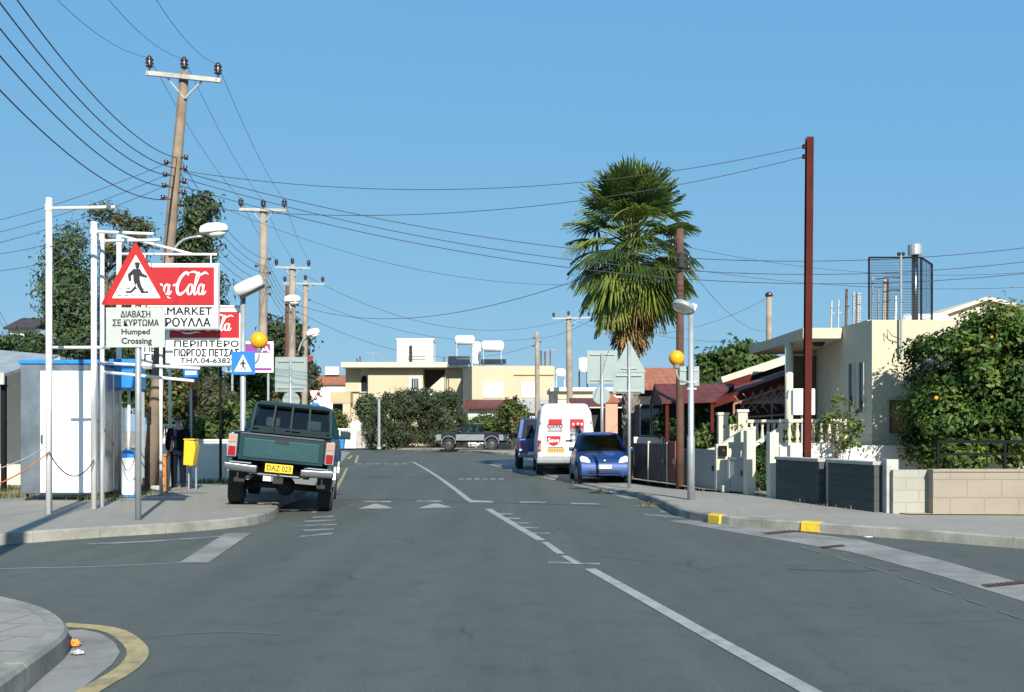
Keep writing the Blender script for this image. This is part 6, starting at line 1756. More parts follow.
for i, (y0, y1) in enumerate(((163, 207), (175, 220), (186, 230))):
    wire(P(167 - i, y0, DP), P(-260, y1 + 40, 22), .55, '%s of the three wires from the leaning pole to the left edge' % ('topmost', 'middle', 'lowest')[i], 'wires to the left edge', .008)
wire(P(49, 244, 16), P(-60, 256, 20), .08, 'upper thin pale line from the front white post to the left', 'thin lines at the left edge', .006)
wire(P(49, 262, 16), P(-60, 272, 20), .08, 'lower thin pale line from the front white post to the left', 'thin lines at the left edge', .006)
wire(P(94, 238, 17), P(49, 246, 16.1), .06, 'thin line between the two front white posts', None, .006)
wire(h4_[1], P(569, 319, 62.8), 1.6, 'long wire from the thin far pole to the pole behind the white van', None, .013)
wire(s3[0], P(680, 239, 24.1), 1.2, 'long rising wire from the third pole to the brown pole', None, .012)
wire(s3[2], P(537, 344, 60), 1.4, 'sagging wire from the third pole to the slim bare pole', None, .012)
wire(s4[0], P(537, 338, 60), .9, 'wire from the thin far pole to the slim bare pole top', None, .012)
wire(P(537, 338, 60), P(680, 258, 24.1), .5, 'wire from the slim bare pole to the brown pole', None, .011)
wire(P(569, 318, 62.8), P(769, 297, 50), 1.4, 'wire from the pole behind the van to the pole beside the porch', None, .011)
wire(P(588, 318, 62.8), P(900, 328, 40), 1.0, 'low wire from the pole behind the van towards the gabled house', None, .011)
wire(P(682, 246, 24.2), P(1120, 262, 25), .5, 'upper wire from the brown pole to the right edge', 'wires from the brown pole', .007)
wire(P(682, 268, 24.2), P(1120, 280, 25), .35, 'lower wire from the brown pole to the right edge', 'wires from the brown pole', .007)
wire(P(682, 258, 24.2), P(769, 330, 50), .6, 'descending wire from the brown pole to the pole beside the porch', None, .008)
wire(P(184, 190, DP), P(680, 276, 24.2), .9, 'thin wire from the leaning pole to the brown pole', None, .006)
wire(P(0, 312, 30), P(38, 375, 30), .05, 'thin slanting wire at the left edge above the booth', None, .010)
wire(P(-10, 300, 34), P(34, 372, 34), .2, 'second thin slanting wire at the left edge, left of the other', None, .010)
# ---------------------------------------------------------------- vehicles and the person
def arc(cx, cz, r, a0, a1, n=9): return [(cx + r * math.cos(a), cz + r * math.sin(a)) for a in np.linspace(a0, a1, n)]
def wheel(t, x, y, Rr, w, rim='galv', tread=True, spokes=5):
    s = 1 if x > 0 else -1
    rot = Matrix.Rotation(R(90) * s, 3, 'Y')
    b = MB()
    b.lathe([(Rr * .62, -w / 2), (Rr * .9, -w / 2), (Rr * .98, -w / 2 + .03), (Rr, -w * .3), (Rr, w * .3), (Rr * .98, w / 2 - .03), (Rr * .9, w / 2), (Rr * .62, w / 2), (Rr * .6, 0), (Rr * .62, -w / 2)], (0, 0, 0), 28, rot=rot)
    if tread:
        for i in range(28):
            a = 2 * math.pi * i / 28
            for k in (-.3, .0, .3):
                c = Vector((k * w, math.cos(a + k * .2) * Rr, math.sin(a + k * .2) * Rr))
                b.box(c, (w * .24, .05, .018), M4=Matrix.Rotation(a + k * .2 - math.pi / 2, 3, 'X'))
    o = b.build('wheel', 'rubber', t, loc=(x, y, Rr))
    b = MB()
    b.lathe([(Rr * .63, w * .35), (Rr * .6, w * .48), (Rr * .5, w * .36), (Rr * .2, w * .40), (Rr * .15, w * .47), (0, w * .47)], (0, 0, 0), 20, rot=rot)
    r_ = b.build('rim', rim, o, smooth=False)
    b = MB()
    for i in range(spokes):
        a = 2 * math.pi * i / spokes
        c = Vector((s * w * .42, math.cos(a) * Rr * .4, math.sin(a) * Rr * .4)); b.box(c, (.02, Rr * .12, Rr * .16), M4=Matrix.Rotation(a, 3, 'X'))
    return o
def pane(t, name, q, th, m='clearglass'):
    b = MB(); b.plate(q, th); return b.build(name, m, t)

def pickup(label, paint, dark, loc, rz, roll=0, scale=1.0, cab=(-.45, .95), L=(-2.42, 2.45), W=1.72, lift=.0, guard=True, flare='chrome', low=None, plate=None, embossed=None, rim='galv'):
    t = thing('pickup_truck', label, 'pickup truck', loc, rz)
    t.rotation_euler = (0, roll, rz); t.scale = (scale,) * 3
    RW = .37; yr, yf = -1.32, 1.60
    zs = .56 + lift; zb_ = 1.16 + lift; zh = 1.10 + lift
    hw = W / 2
    low = low or paint
    prof = [(L[0], zs + .06)] + [(L[0] - .01, zb_ - .05), (L[0] + .02, zb_), (cab[0], zb_), (cab[1] + .25, zb_ - .01), (L[1] - .25, zh - .06), (L[1] - .04, zh - .16), (L[1], zs + .16), (L[1] - .03, zs)]
    prof += arc(yf, RW + .06 + lift, .45, math.asin((zs - RW - .06 - lift) / .45), math.pi - math.asin((zs - RW - .06 - lift) / .45))
    prof += arc(yr, RW + .06 + lift, .45, math.asin((zs - RW - .06 - lift) / .45), math.pi - math.asin((zs - RW - .06 - lift) / .45))
    prof.append((L[0] + .1, zs))
    body = None
    b = MB()
    for s in (-1, 1): b.prism(prof, 'x', s * (hw - .10), s * hw)
    body = b.build('side_panel', paint, t, bevel=.025, seg=2)
    if low != paint:
        for s in (-1, 1):
            for (ya, yb_) in ((L[0] + .03, yr - .5), (yr + .5, yf - .5), (yf + .5, L[1] - .03)):
                b = MB(); b.box((s * (hw + .004), (ya + yb_) / 2, zs + .24), (.012, yb_ - ya, .40)); b.build('lower_band', low, body)
    # hood, front, floor, bed
    b = MB(); b.prism([(cab[1] + .1, .6 + lift), (cab[1] + .1, zb_ - .0), (cab[1] + .25, zb_ - .005), (L[1] - .25, zh - .05), (L[1] - .05, zh - .15), (L[1] - .01, zs + .1), (yf + .5, zs + .0), (yf + .47, .85 + lift), (yf - .5, .85 + lift)], 'x', -hw + .09, hw - .09); b.build('hood', dark if dark != paint else paint, t, bevel=.03)
    b = MB(); b.box((0, (L[0] + cab[0]) / 2 + .05, zs + .22), (W - .19, cab[0] - L[0] - .1, .05)); b.box((0, cab[0] + .02, (zs + .2 + zb_) / 2), (W - .19, .05, zb_ - zs - .2)); b.build('bed', 'dark', t)
    b = MB(); b.box((0, (cab[0] + cab[1]) / 2 + .2, zs + .1), (W - .19, cab[1] - cab[0] + .5, .1)); b.build('cab_floor', 'dark', t)
    # tailgate
    b = MB(); b.box((0, L[0] + .035, (zs + .14 + zb_ - .01) / 2), (W - .34, .07, zb_ - zs - .16)); tg_ = b.build('tailgate', dark, t, bevel=.015)
    b = MB(); b.box((0, L[0] - .006, (zs + zb_) / 2 + .05), (W - .50, .02, (zb_ - zs) * .52)); tp = b.build('tailgate_panel', paint, tg_, bevel=.008)
    b = MB(); b.box((0, L[0] - .004, zb_ - .015), (W - .4, .03, .022)); b.build('tailgate_trim', 'chrome', tg_)
    b = MB(); b.box((0, L[0] - .02, zb_ - .10), (.22, .02, .07)); b.build('tailgate_handle', 'dark', tg_)
    if embossed: lettering(embossed, W * .50, .11, (0, L[0] - .0185, (zs + zb_) / 2 + .03), tp, mat('mid_teal', (.004, .05, .056), .45), bold=.0)
    # rear bumper
    b = MB()
    for s in (-1, 1):
        b.prism([(s * .34, zs - .05), (s * (hw + .02), zs - .03), (s * (hw + .02), zs + .10), (s * .34, zs + .08)], 'y', L[0] - .17, L[0] - .02)
    b.box((0, L[0] - .09, zs - .055), (.70, .12, .05))
    bp = b.build('rear_bumper', 'chrome', t, bevel=.025)
    for s in (-1, 1):
        b = MB(); b.box((s * (hw - .24), L[0] - .09, zs + .107), (.34, .13, .015)); b.build('bumper_step', 'bumpergrey', bp)
    if plate:
        b = MB(); b.box((0, L[0] - .155, zs + .06), (.44, .015, .135)); pl_ = b.build('number_plate', 'plateyellow', t)
        lettering(plate, .38, .09, (0, L[0] - .1635, zs + .06), pl_, 'ink', bold=.02)
    b = MB(); b.box((0, L[0] - .07, zs - .14), (.16, .12, .10)); b.lathe([(.03, 0), (.03, .06), (0, .08)], (0, L[0] - .13, zs - .09), 8); b.build('tow_hitch', 'dark', t)
    for s in (-1, 1):
        b = MB(); b.box((s * (hw - .075), L[0] - .005, zb_ - .23), (.145, .06, .37)); tl_ = b.build('tail_light', 'bumpergrey', t, bevel=.01)
        for z, m_, hh in ((zb_ - .12, 'amberlight', .11), (zb_ - .32, 'taillight', .15)):
            b = MB(); b.box((s * (hw - .075), L[0] - .038, z), (.115, .02, hh)); b.build('lens', m_, tl_)
    # flares
    for s in (-1, 1):
        for yy in (yr, yf):
            b = MB(); pts = [Vector((s * (hw + .015), yy + .47 * math.cos(a), RW + .06 + lift + .47 * math.sin(a))) for a in np.linspace(-.15, math.pi + .15, 15)]
            for p, q in zip(pts, pts[1:]): b.bar(p, q, .05, .05)
            b.build('wheel_flare', flare, t, smooth=False)
        b = MB(); b.box((s * (hw - .13), yr - .52, .43 + lift), (.26, .02, .32)); b.build('mud_flap', 'rubber', t)
        b = MB(); b.box((s * (hw + .10), cab[1] + .08, zb_ + .08), (.20, .09, .16)); b.bar((s * hw, cab[1] + .1, zb_), (s * (hw + .1), cab[1] + .1, zb_ + .05), .04); b.build('mirror', dark if dark != paint else 'navy', t, bevel=.015)
    # cab
    zr_ = 1.72 + lift; hr = hw - .21
    y0, y1 = cab[0], cab[1]
    bt = [(-hw + .06, y0, zb_), (hw - .06, y0, zb_), (hw - .06, y1 + .3, zb_), (-hw + .06, y1 + .3, zb_)]
    tp_ = [(-hr, y0 + .16, zr_ - .06), (hr, y0 + .16, zr_ - .06), (hr, y1 - .38, zr_ - .06), (-hr, y1 - .38, zr_ - .06)]
    bt = [Vector(p) for p in bt]; tp_ = [Vector(p) for p in tp_]
    b = MB()
    for a, c in zip(bt, tp_): b.bar(a, c, .09, .07)
    mids = []
    for s, (i, j) in ((-1, (0, 3)), (1, (1, 2))): b.bar(bt[i].lerp(bt[j], .42), tp_[i].lerp(tp_[j], .42), .07)
    b.bar(bt[0], bt[1], .07, .08); b.bar(tp_[0], tp_[1], .06)
    b.build('pillar', dark, t)
    b = MB(); b.loft([[(-hr - .06, y0 + .09, zr_ - .08), (hr + .06, y0 + .09, zr_ - .08), (hr + .06, y1 - .32, zr_ - .08), (-hr - .06, y1 - .32, zr_ - .08)], [(-hr - .02, y0 + .12, zr_ - .01), (hr + .02, y0 + .12, zr_ - .01), (hr + .02, y1 - .36, zr_ - .01), (-hr - .02, y1 - .36, zr_ - .01)], [(-hr + .12, y0 + .3, zr_ + .03), (hr - .12, y0 + .3, zr_ + .03), (hr - .12, y1 - .5, zr_ + .03), (-hr + .12, y1 - .5, zr_ + .03)]]); b.build('roof', dark, t, bevel=.02)
    pane(t, 'rear_window', [bt[0], bt[1], tp_[1], tp_[0]], .008)
    pane(t, 'windscreen', [bt[3], bt[2], tp_[2], tp_[3]], .008)
    pane(t, 'side_window', [bt[0], bt[3], tp_[3], tp_[0]], .008); pane(t, 'side_window', [bt[1], bt[2], tp_[2], tp_[1]], .008)
    for s in (-1, 1):
        b = MB(); b.box((s * .38, y0 + .42, zb_ - .2), (.5, .14, .62)); b.box((s * .38, y0 + .62, zb_ - .42), (.5, .5, .14)); st_ = b.build('seat', 'seat', t, bevel=.04)
        b = MB(); b.box((s * .38, y0 + .40, zb_ + .20), (.26, .10, .19)); b.build('headrest', 'seat', st_, bevel=.04)
    b = MB(); b.box((0, y1 + .05, zb_ - .05), (W - .3, .4, .16)); db = b.build('dashboard', 'seat', t, bevel=.04)
    b = MB(); rr = Matrix.Rotation(R(-65), 3, 'X'); b.lathe([(.17, -.012), (.19, 0), (.17, .012)], (.36, y1 - .25, zb_ + .03), 16, rot=rr); b.build('steering_wheel', 'seat', t)
    if guard:
        b = MB()
        g0, g1 = zb_ + .02, zr_ - .03
        gy0, gy1 = y0 - .06, y0 + .04
        hb_, ht_ = hw - .14, hr + .02
        for a, c in (((-hb_, gy0, g0), (hb_, gy0, g0)), ((-hb_, gy0, g0 + .07), (hb_, gy0, g0 + .07)), ((-ht_, gy1, g1), (ht_, gy1, g1)), ((-hb_, gy0, g0), (-ht_, gy1, g1)), ((hb_, gy0, g0), (ht_, gy1, g1))): b.bar(a, c, .045)
        for k in (-.48, -.02, .44): b.bar((k * hb_, gy0, g0), (k * ht_, gy1, g1), .035)
        b.build('window_guard', mat('guard_black_teal', (.006, .02, .024), .6, spec=.2), t)
    # underside
    b = MB(); b.tube([(-hw + .2, yr, RW), (hw - .2, yr, RW)], .06, 10); b.ball((.05, yr, RW), .17, 14, 10); b.build('rear_axle', 'dark', t, smooth=True)
    b = MB()
    for s in (-1, 1): b.box((s * .42, 0, .52 + lift), (.09, 4.4, .12))
    b.box((0, L[0] + .45, .52 + lift), (.9, .1, .1)); b.build('chassis', 'dark', t)
    b = MB(); b.lathe([(.2, -.09), (.34, -.09), (.36, 0), (.34, .09), (.2, .09)], (0, L[0] + .72, .60 + lift), 20); b.build('spare_wheel', 'rubber', t)
    b = MB(); b.tube([(-.5, L[0] + .05, .42 + lift), (-.5, L[0] + .7, .45 + lift)], .04, 10); b.build('exhaust', 'galvdull', t)
    b = MB(); b.box((0, L[1] + .05, zs - .01), (W, .14, .20)); b.build('front_bumper', 'chrome', t, bevel=.04)
    b = MB(); b.box((0, L[1] - .02, zs + .28), (W - .7, .06, .16)); b.build('grille', 'dark', t)
    for s in (-1, 1):
        b = MB(); b.box((s * (hw - .24), L[1] - .01, zs + .28), (.28, .07, .17)); b.build('headlight', 'headlight', t, bevel=.02)
    for x in (-hw + .10, hw - .10):
        for y in (yr, yf): wheel(t, x, y, RW + .02, .25, rim)
    return t
# teal pickup, left wheels on the kerb
sc = 1.06
pw = pickup('teal pickup truck parked with its left wheels on the left pavement', 'teal', 'tealdark', (0, 0, 0), TH, math.atan(.15 / 1.5), sc, plate='DAZ 023', embossed='ISUZU', lift=.10)
wl_, wr_ = G(241.5, 504.5, .15), G(316.5, 511.5, 0.0)
mid = (wl_ + wr_) / 2
pw.location = Vector((mid.x, mid.y, .075)) + U * (1.32 * sc + .28)
# silver pickup across the junction
sp_ = pickup('silver and black pickup truck parked sideways by the olive trees', 'navy', 'navy', (X(473, 68.5), 68.5, .14), R(90) - .03, 0, 1.0, cab=(-.75, .8), L=(-2.45, 2.45), W=1.75, guard=False, flare='silver', rim='chrome', lift=.06, low='silver')

def car_body(t, prof, hw, m, bevel=.07, name='body'):
    b = MB(); b.prism(prof, 'x', -hw, hw); return b.build(name, m, t, bevel=bevel, seg=3)
# --- white van seen from behind
def van():
    D = 1450 / 45.5
    t = thing('white_van', 'white panel van with red stickers on its rear doors parked behind the blue car', 'van', G(566, 475.5, .05), R(.3))
    W, H, y0, y1 = 1.86, 2.33, 0, 5.0
    def ring(y, zbot, ztop, hwb, hwt, r=.16):
        pts = []
        belt = zbot + (ztop - zbot) * .42
        right = [(hwb - .05, zbot), (hwb, zbot + .08), (hwb, belt), (hwt + .02, ztop - r * 1.2), (hwt - r * .35, ztop - r * .35), (hwt - r * 1.2, ztop)]
        return [Vector((x, y, z)) for x, z in right] + [Vector((-x, y, z)) for x, z in reversed(right)]
    b = MB(); hb_, ht_ = W / 2, W / 2 - .14
    b.loft([ring(y0 + .02, .45, H - .06, hb_ - .05, ht_ - .05), ring(y0 + .10, .40, H, hb_, ht_), ring(y0 + 3.4, .40, H, hb_, ht_), ring(y0 + 3.9, .40, H - .12, hb_, ht_ - .02), ring(y0 + 4.35, .40, 1.35, hb_ - .03, hb_ - .12), ring(y0 + 4.95, .40, 1.0, hb_ - .12, hb_ - .2), ring(y0 + 5.05, .45, .85, hb_ - .2, hb_ - .25)])
    body = b.build('body', 'vanwhite', t, bevel=.03)
    yb_ = y0 + .012
    # rear doors
    def rz_(z): return (hb_ - .05) + (ht_ - hb_) * max(0, (z - 1.2) / (H - 1.2))
    for s in (-1, 1):
        b = MB(); b.prism([(s * .012, .62), (s * (hb_ - .17), .62), (s * (hb_ - .17), 1.2), (s * (ht_ - .14), H - .16), (s * .012, H - .16)], 'y', yb_ - .022, yb_ + .05)
        d = b.build('rear_door', 'vanwhite', t, bevel=.012)
        b = MB(); b.box((s * (hb_ - .10), yb_ - .01, .98), (.05, .04, .09)); b.box((s * (hb_ - .12), yb_ - .01, 1.72), (.05, .04, .09)); b.build('hinge', 'bumpergrey', d)
        z0, z1 = 1.40, 1.83
        xa, xb = s * .12, s * (ht_ - .20)
        b = MB(); b.prism([(min(xa, xb), z0), (max(xa, xb), z0), (max(xa, xb) - (.05 if s > 0 else 0), z1), (min(xa, xb) + (.05 if s < 0 else 0), z1)], 'y', yb_ - .030, yb_ - .021); w = b.build('window', mat('van_rear_glass', (.30, .27, .27), .2), d)
        if s < 0:
            b = MB(); b.box(((xa + xb) / 2, yb_ - .033, z1 - .11), (abs(xb - xa) - .04, .005, .20)); po = b.build('poster', 'adred', w)
            b = MB()
            for k in (-.2, 0, .2):
                b.ball(((xa + xb) / 2 + k, yb_ - .033, 1.60), .06, 10, 6, (1, .12, 1.2))
            b.build('portrait', 'dark', w)
            b = MB()
            for k in (-.19, .0, .2): b.box(((xa + xb) / 2 + k, yb_ - .040, 1.59), (.06, .004, .07))
            b.box(((xa + xb) / 2, yb_ - .035, 1.49), (.3, .004, .06)); b.build('portrait_face', mat('faded_pink', (.55, .34, .34), .6), w)
            b = MB(); b.box(((xa + xb) / 2 + .02, yb_ - .037, 1.50), (.14, .004, .08)); b.build('blue_sticker', mat('faded_blue', (.25, .45, .62), .5), w)
        else:
            b = MB(); b.box(((xa + xb) / 2, yb_ - .033, z1 - .16), (abs(xb - xa) - .03, .005, .30)); po = b.build('poster', 'adred', w)
            b = MB(); 
            for k, r_ in ((-.12, .05), (.03, .06), (.15, .05)): b.ball(((xa + xb) / 2 + k, yb_ - .036, z1 - .17), r_, 9, 6, (.8, .06, 1))
            b.build('white_pattern', mat('faded_pink_white', (.62, .42, .42), .6), po)
            b = MB(); b.ball(((xa + xb) / 2 + .1, yb_ - .023, 1.42), .09, 10, 6, (.8, .12, 1.3)); b.build('portrait', 'dark', d)
    # red shield sticker with white lettering
    b = MB(); cx = -.40
    b.prism([(cx - .23, 1.28), (cx + .23, 1.28), (cx + .22, 1.10), (cx + .10, .98), (cx, .95), (cx - .10, .98), (cx - .22, 1.10)], 'y', yb_ - .028, yb_ - .022); sh_ = b.build('sticker', 'adred', t)
    lettering('Save', .36, .14, (cx, yb_ - .0295, 1.145), sh_, 'signwhite', bold=.02)
    b = MB(); b.box((-.33, yb_ - .03, .82), (.58, .02, .15)); pl_ = b.build('number_plate', mat('faded_orange_plate', (.60, .36, .10), .5), t)
    b = MB()
    for i in range(6): b.box((-.54 + i * .085, yb_ - .041, .82), (.05, .004, .085))
    b.build('plate_marks', mat('plate_brown', (.30, .17, .05), .6), pl_)
    b = MB(); b.box((-.33, yb_ - .035, .925), (.5, .03, .03)); b.build('plate_lamp', 'bumpergrey', t)
    b = MB(); b.box((.09, yb_ - .04, 1.13), (.20, .03, .035)); b.build('handle', 'black', t)
    for s in (-1, 1):
        b = MB(); b.box((s * (hb_ - .075), yb_ + .005, .96), (.10, .06, .36)); tl_ = b.build('tail_light', 'taillight', t, bevel=.015)
        b = MB(); b.box((s * (hb_ - .075), yb_ - .03, .88), (.08, .02, .09)); b.build('lens', 'amberlight', tl_)
    b = MB(); b.prism([(-.10, .40), (-.12, .56), (.02, .60), (.9, .58), (.9, .42), (.1, .36)], 'x', -hb_ - .02, hb_ + .02); b.build('rear_bumper', 'bumpergrey', t, bevel=.04)
    for s in (-1, 1):
        b = MB(); b.box((s * (hb_ + .012), 2.3, .62), (.03, 2.6, .14)); b.build('rubbing_strip', 'bumpergrey', t)
        b = MB(); b.box((s * (hb_ + .14), 3.95, 1.5), (.2, .1, .3)); b.build('mirror', 'black', t, bevel=.02)
        b = MB(); b.plate([(s * (hb_ + .004), 3.1, 1.28), (s * (hb_ + .004), 4.15, 1.28), (s * (ht_ + .025), 3.75, 2.0), (s * (ht_ + .02), 3.1, 2.0)], .012); b.build('side_window', 'darkglass', t)
    b = MB(); b.plate([(-hb_ + .14, 4.37, 1.37), (hb_ - .14, 4.37, 1.37), (ht_ - .12, 3.93, H - .16), (-ht_ + .12, 3.93, H - .16)], .02); b.build('windscreen', 'darkglass', t)
    b = MB(); b.box((0, 2.4, .34), (W - .25, 4.2, .1)); b.build('chassis', 'dark', t)
    for x in (-hb_ + .11, hb_ - .11):
        wheel(t, x, .95, .34, .24); wheel(t, x, 4.2, .34, .24)
    b = MB(); b.box((hb_ - .05, .06, 1.25), (.05, .06, .2)); b.build('lock', 'dark', t)
    t.scale = (.985,) * 3
    return t
van()
# --- small blue hatchback facing us
def hatch():
    loc = G(604.5, 483.5, .05)
    t = thing('blue_car', 'small bright blue hatchback facing the viewer on the right pavement', 'car', loc, math.pi + R(.3))
    t.scale = (.915,) * 3
    hw = .83; RW = .29
    yf, yr = -.48, -2.85                          # front axle behind the nose at 0 (the nose points along +y)
    prof = [(.02, .22), (.04, .34), (.03, .52), (-.04, .66), (-.20, .78), (-.75, .93), (-1.05, .98), (-3.35, 1.0), (-3.52, .9), (-3.58, .55), (-3.55, .28), (-3.25, .22)]
    prof += list(reversed(arc(yr, RW, .36, math.pi - .0, .0)))[::-1] if False else []
    lowa = [(p[0], p[1]) for p in arc(yr, RW + .02, .35, math.pi + .2, -.2)]
    lowb = [(p[0], p[1]) for p in arc(yf, RW + .02, .35, math.pi + .2, -.2)]
    prof = prof[:-1] + [(-3.25, .23)] + lowa + [(yr + .36, .21), (yf - .36, .21)] + lowb
    b = MB(); b.prism(prof, 'x', -hw, hw)
    # pull the nose and tail in at the sides
    nv = []
    for x, y, z in b.v:
        k = 1 - .16 * max(0, (y + .45) / .5) ** 1.5 - .10 * max(0, (-3.1 - y) / .5) - .05 * max(0, (z - .7) / .3)
        nv.append((x * k, y, z))
    b.v = nv
    body = b.build('body', 'carblue', t, bevel=.06, seg=3)
    # cabin: dark glass shell with painted roof and pillars
    def rect(y0, y1, w0, w1, z): return [Vector((-w0, y0, z)), Vector((w0, y0, z)), Vector((w1, y1, z)), Vector((-w1, y1, z))]
    base_ = rect(-.86, -3.40, .72, .66, .96); top_ = rect(-1.62, -3.02, .53, .50, 1.45)
    for a, c in zip(base_, top_): b = MB(); b.bar(a, c, .075, .06); b.build('pillar', 'carblue', t)
    for i, j in ((0, 3), (1, 2)): b = MB(); b.bar(base_[i].lerp(base_[j], .52), top_[i].lerp(top_[j], .42), .06); b.build('pillar', 'carblue', t)
    b = MB(); b.loft([rect(-1.55, -3.12, .58, .55, 1.43), rect(-1.66, -3.04, .53, .50, 1.485), rect(-1.95, -2.7, .38, .36, 1.52)]); b.build('roof', 'carblue', t, bevel=.03)
    pane(t, 'windscreen', [base_[0], base_[1], top_[1], top_[0]], .01)
    pane(t, 'rear_window', [base_[3], base_[2], top_[2], top_[3]], .01)
    pane(t, 'side_window', [base_[0], base_[3], top_[3], top_[0]], .01); pane(t, 'side_window', [base_[1], base_[2], top_[2], top_[1]], .01)
    for s in (-1, 1):
        b = MB(); b.box((s * .34, -2.15, .85), (.42, .14, .6)); st_ = b.build('seat', 'seat', t, bevel=.05)
        b = MB(); b.box((s * .34, -2.17, 1.24), (.22, .1, .18)); b.build('headrest', 'seat', st_, bevel=.04)
        # headlights
        b = MB(); b.prism([(s * .42, .60), (s * .70, .64), (s * .73, .76), (s * .66, .82), (s * .50, .77), (s * .43, .68)], 'y', -.30, .035)
        b.v = [(x, y - .10 * max(0, abs(x) - .4) - max(0, (z - .62)) * .62, z) for x, y, z in b.v]
        hl_ = b.build('headlight', 'headlight', t, bevel=.02)
        b = MB(); b.ball((s * .57, -.09, .70), .055, 10, 8, (1, .5, 1)); b.build('reflector', 'chrome', hl_)
        b = MB(); b.box((s * (hw + .08), -1.12, 1.0), (.16, .1, .12)); b.build('mirror', 'carblue', t, bevel=.03)
        b = MB(); b.ball((s * .60, .015, .36), .05, 10, 6, (1, .3, 1)); b.build('fog_lamp', 'dark', t)
    b = MB(); b.box((0, -.045, .645), (.62, .05, .06)); gr_ = b.build('grille', 'dark', t, bevel=.015)
    b = MB(); b.ball((0, -.02, .665), .045, 12, 8, (1.3, .35, .9)); b.build('badge', 'chrome', gr_)
    b = MB(); b.box((0, .045, .345), (.92, .04, .085)); b.build('lower_intake', 'dark', t, bevel=.015)
    b = MB(); b.box((0, .055, .50), (.40, .02, .11)); pl_ = b.build('number_plate', 'signwhite', t)
    b = MB()
    for i in range(6): b.box((-.14 + i * .056, .067, .50), (.032, .004, .06))
    b.build('plate_marks', 'bumpergrey', pl_)
    b = MB(); b.box((0, -1.7, .3), (1.4, 2.6, .1)); b.build('chassis', 'dark', t)
    b = MB(); b.bar((-.5, -.80, .985), (.1, -.86, 1.05), .015); b.bar((0.05, -.80, .985), (.55, -.86, 1.04), .015); b.build('wiper', 'black', t)
    for x in (-hw + .085, hw - .085):
        wheel(t, x, yf, RW, .19, tread=False); wheel(t, x, yr, RW, .19, tread=False)
    return t
hatch()
# --- blue jeep beyond the van
def jeep():
    loc = G(541.5, 469.5, .05)
    t = thing('blue_jeep', 'dark blue upright off-road car half hidden behind the white van', 'car', loc, R(1.0))
    hw = .86; RW = .35; yr, yf = .75, 3.15
    prof = [(.0, .5), (-.02, 1.12), (.05, 1.16), (2.45, 1.16), (3.65, 1.08), (3.75, .95), (3.78, .5)] + arc(yf, RW + .04, .43, .25, math.pi - .25) + arc(yr, RW + .04, .43, .25, math.pi - .25)
    car_body(t, prof, hw, 'bluejeep', .05)
    b = MB(); r0 = [Vector((-hw + .05, .02, 1.14)), Vector((hw - .05, .02, 1.14)), Vector((hw - .05, 2.45, 1.14)), Vector((-hw + .05, 2.45, 1.14))]
    r1 = [Vector((-hw + .16, .12, 1.82)), Vector((hw - .16, .12, 1.82)), Vector((hw - .16, 2.0, 1.82)), Vector((-hw + .16, 2.0, 1.82))]
    for a, c in zip(r0, r1): b = MB(); b.bar(a, c, .12, .10); b.build('pillar', 'bluejeep', t)
    for i, j in ((0, 3), (1, 2)): b = MB(); b.bar(r0[i].lerp(r0[j], .45), r1[i].lerp(r1[j], .45), .1); b.build('pillar', 'bluejeep', t)
    b = MB(); b.loft([[p + Vector((0, 0, -.02)) for p in r1], [p * .98 + Vector((0, .02, .1)) for p in r1]]); b.build('roof', 'bluejeep', t, bevel=.04)
    pane(t, 'rear_window', [r0[0], r0[1], r1[1], r1[0]], .012, 'darkglass'); pane(t, 'windscreen', [r0[3], r0[2], r1[2], r1[3]], .012, 'darkglass')
    pane(t, 'side_window', [r0[0], r0[3], r1[3], r1[0]], .012, 'darkglass'); pane(t, 'side_window', [r0[1], r0[2], r1[2], r1[1]], .012, 'darkglass')
    b = MB(); b.lathe([(.2, -.08), (.33, -.09), (.35, 0), (.33, .09), (.2, .1), (0, .1)], (.05, -.10, .95), 20, rot=Matrix.Rotation(R(90), 3, 'X')); b.build('spare_wheel', 'carblue', t, smooth=True)
    b = MB(); b.box((0, -.08, .52), (1.7, .16, .16)); b.build('rear_bumper', 'bumpergrey', t, bevel=.03)
    for s in (-1, 1):
        b = MB(); b.box((s * (hw - .11), -.02, .82), (.13, .06, .22)); tl_ = b.build('tail_light', 'taillight', t)
        b = MB(); b.box((s * (hw - .11), -.055, .72), (.11, .02, .07)); b.build('lens', 'signwhite', tl_)
        b = MB(); b.box((s * (hw + .1), 2.25, 1.25), (.2, .1, .18)); b.build('mirror', 'black', t)
        for y in (yr, yf): wheel(t, s * (hw - .08), y, RW, .24)
    b = MB(); b.box((-.28, -.17, .60), (.45, .015, .11)); b.build('number_plate', 'signwhite', t)
    return t
jeep()

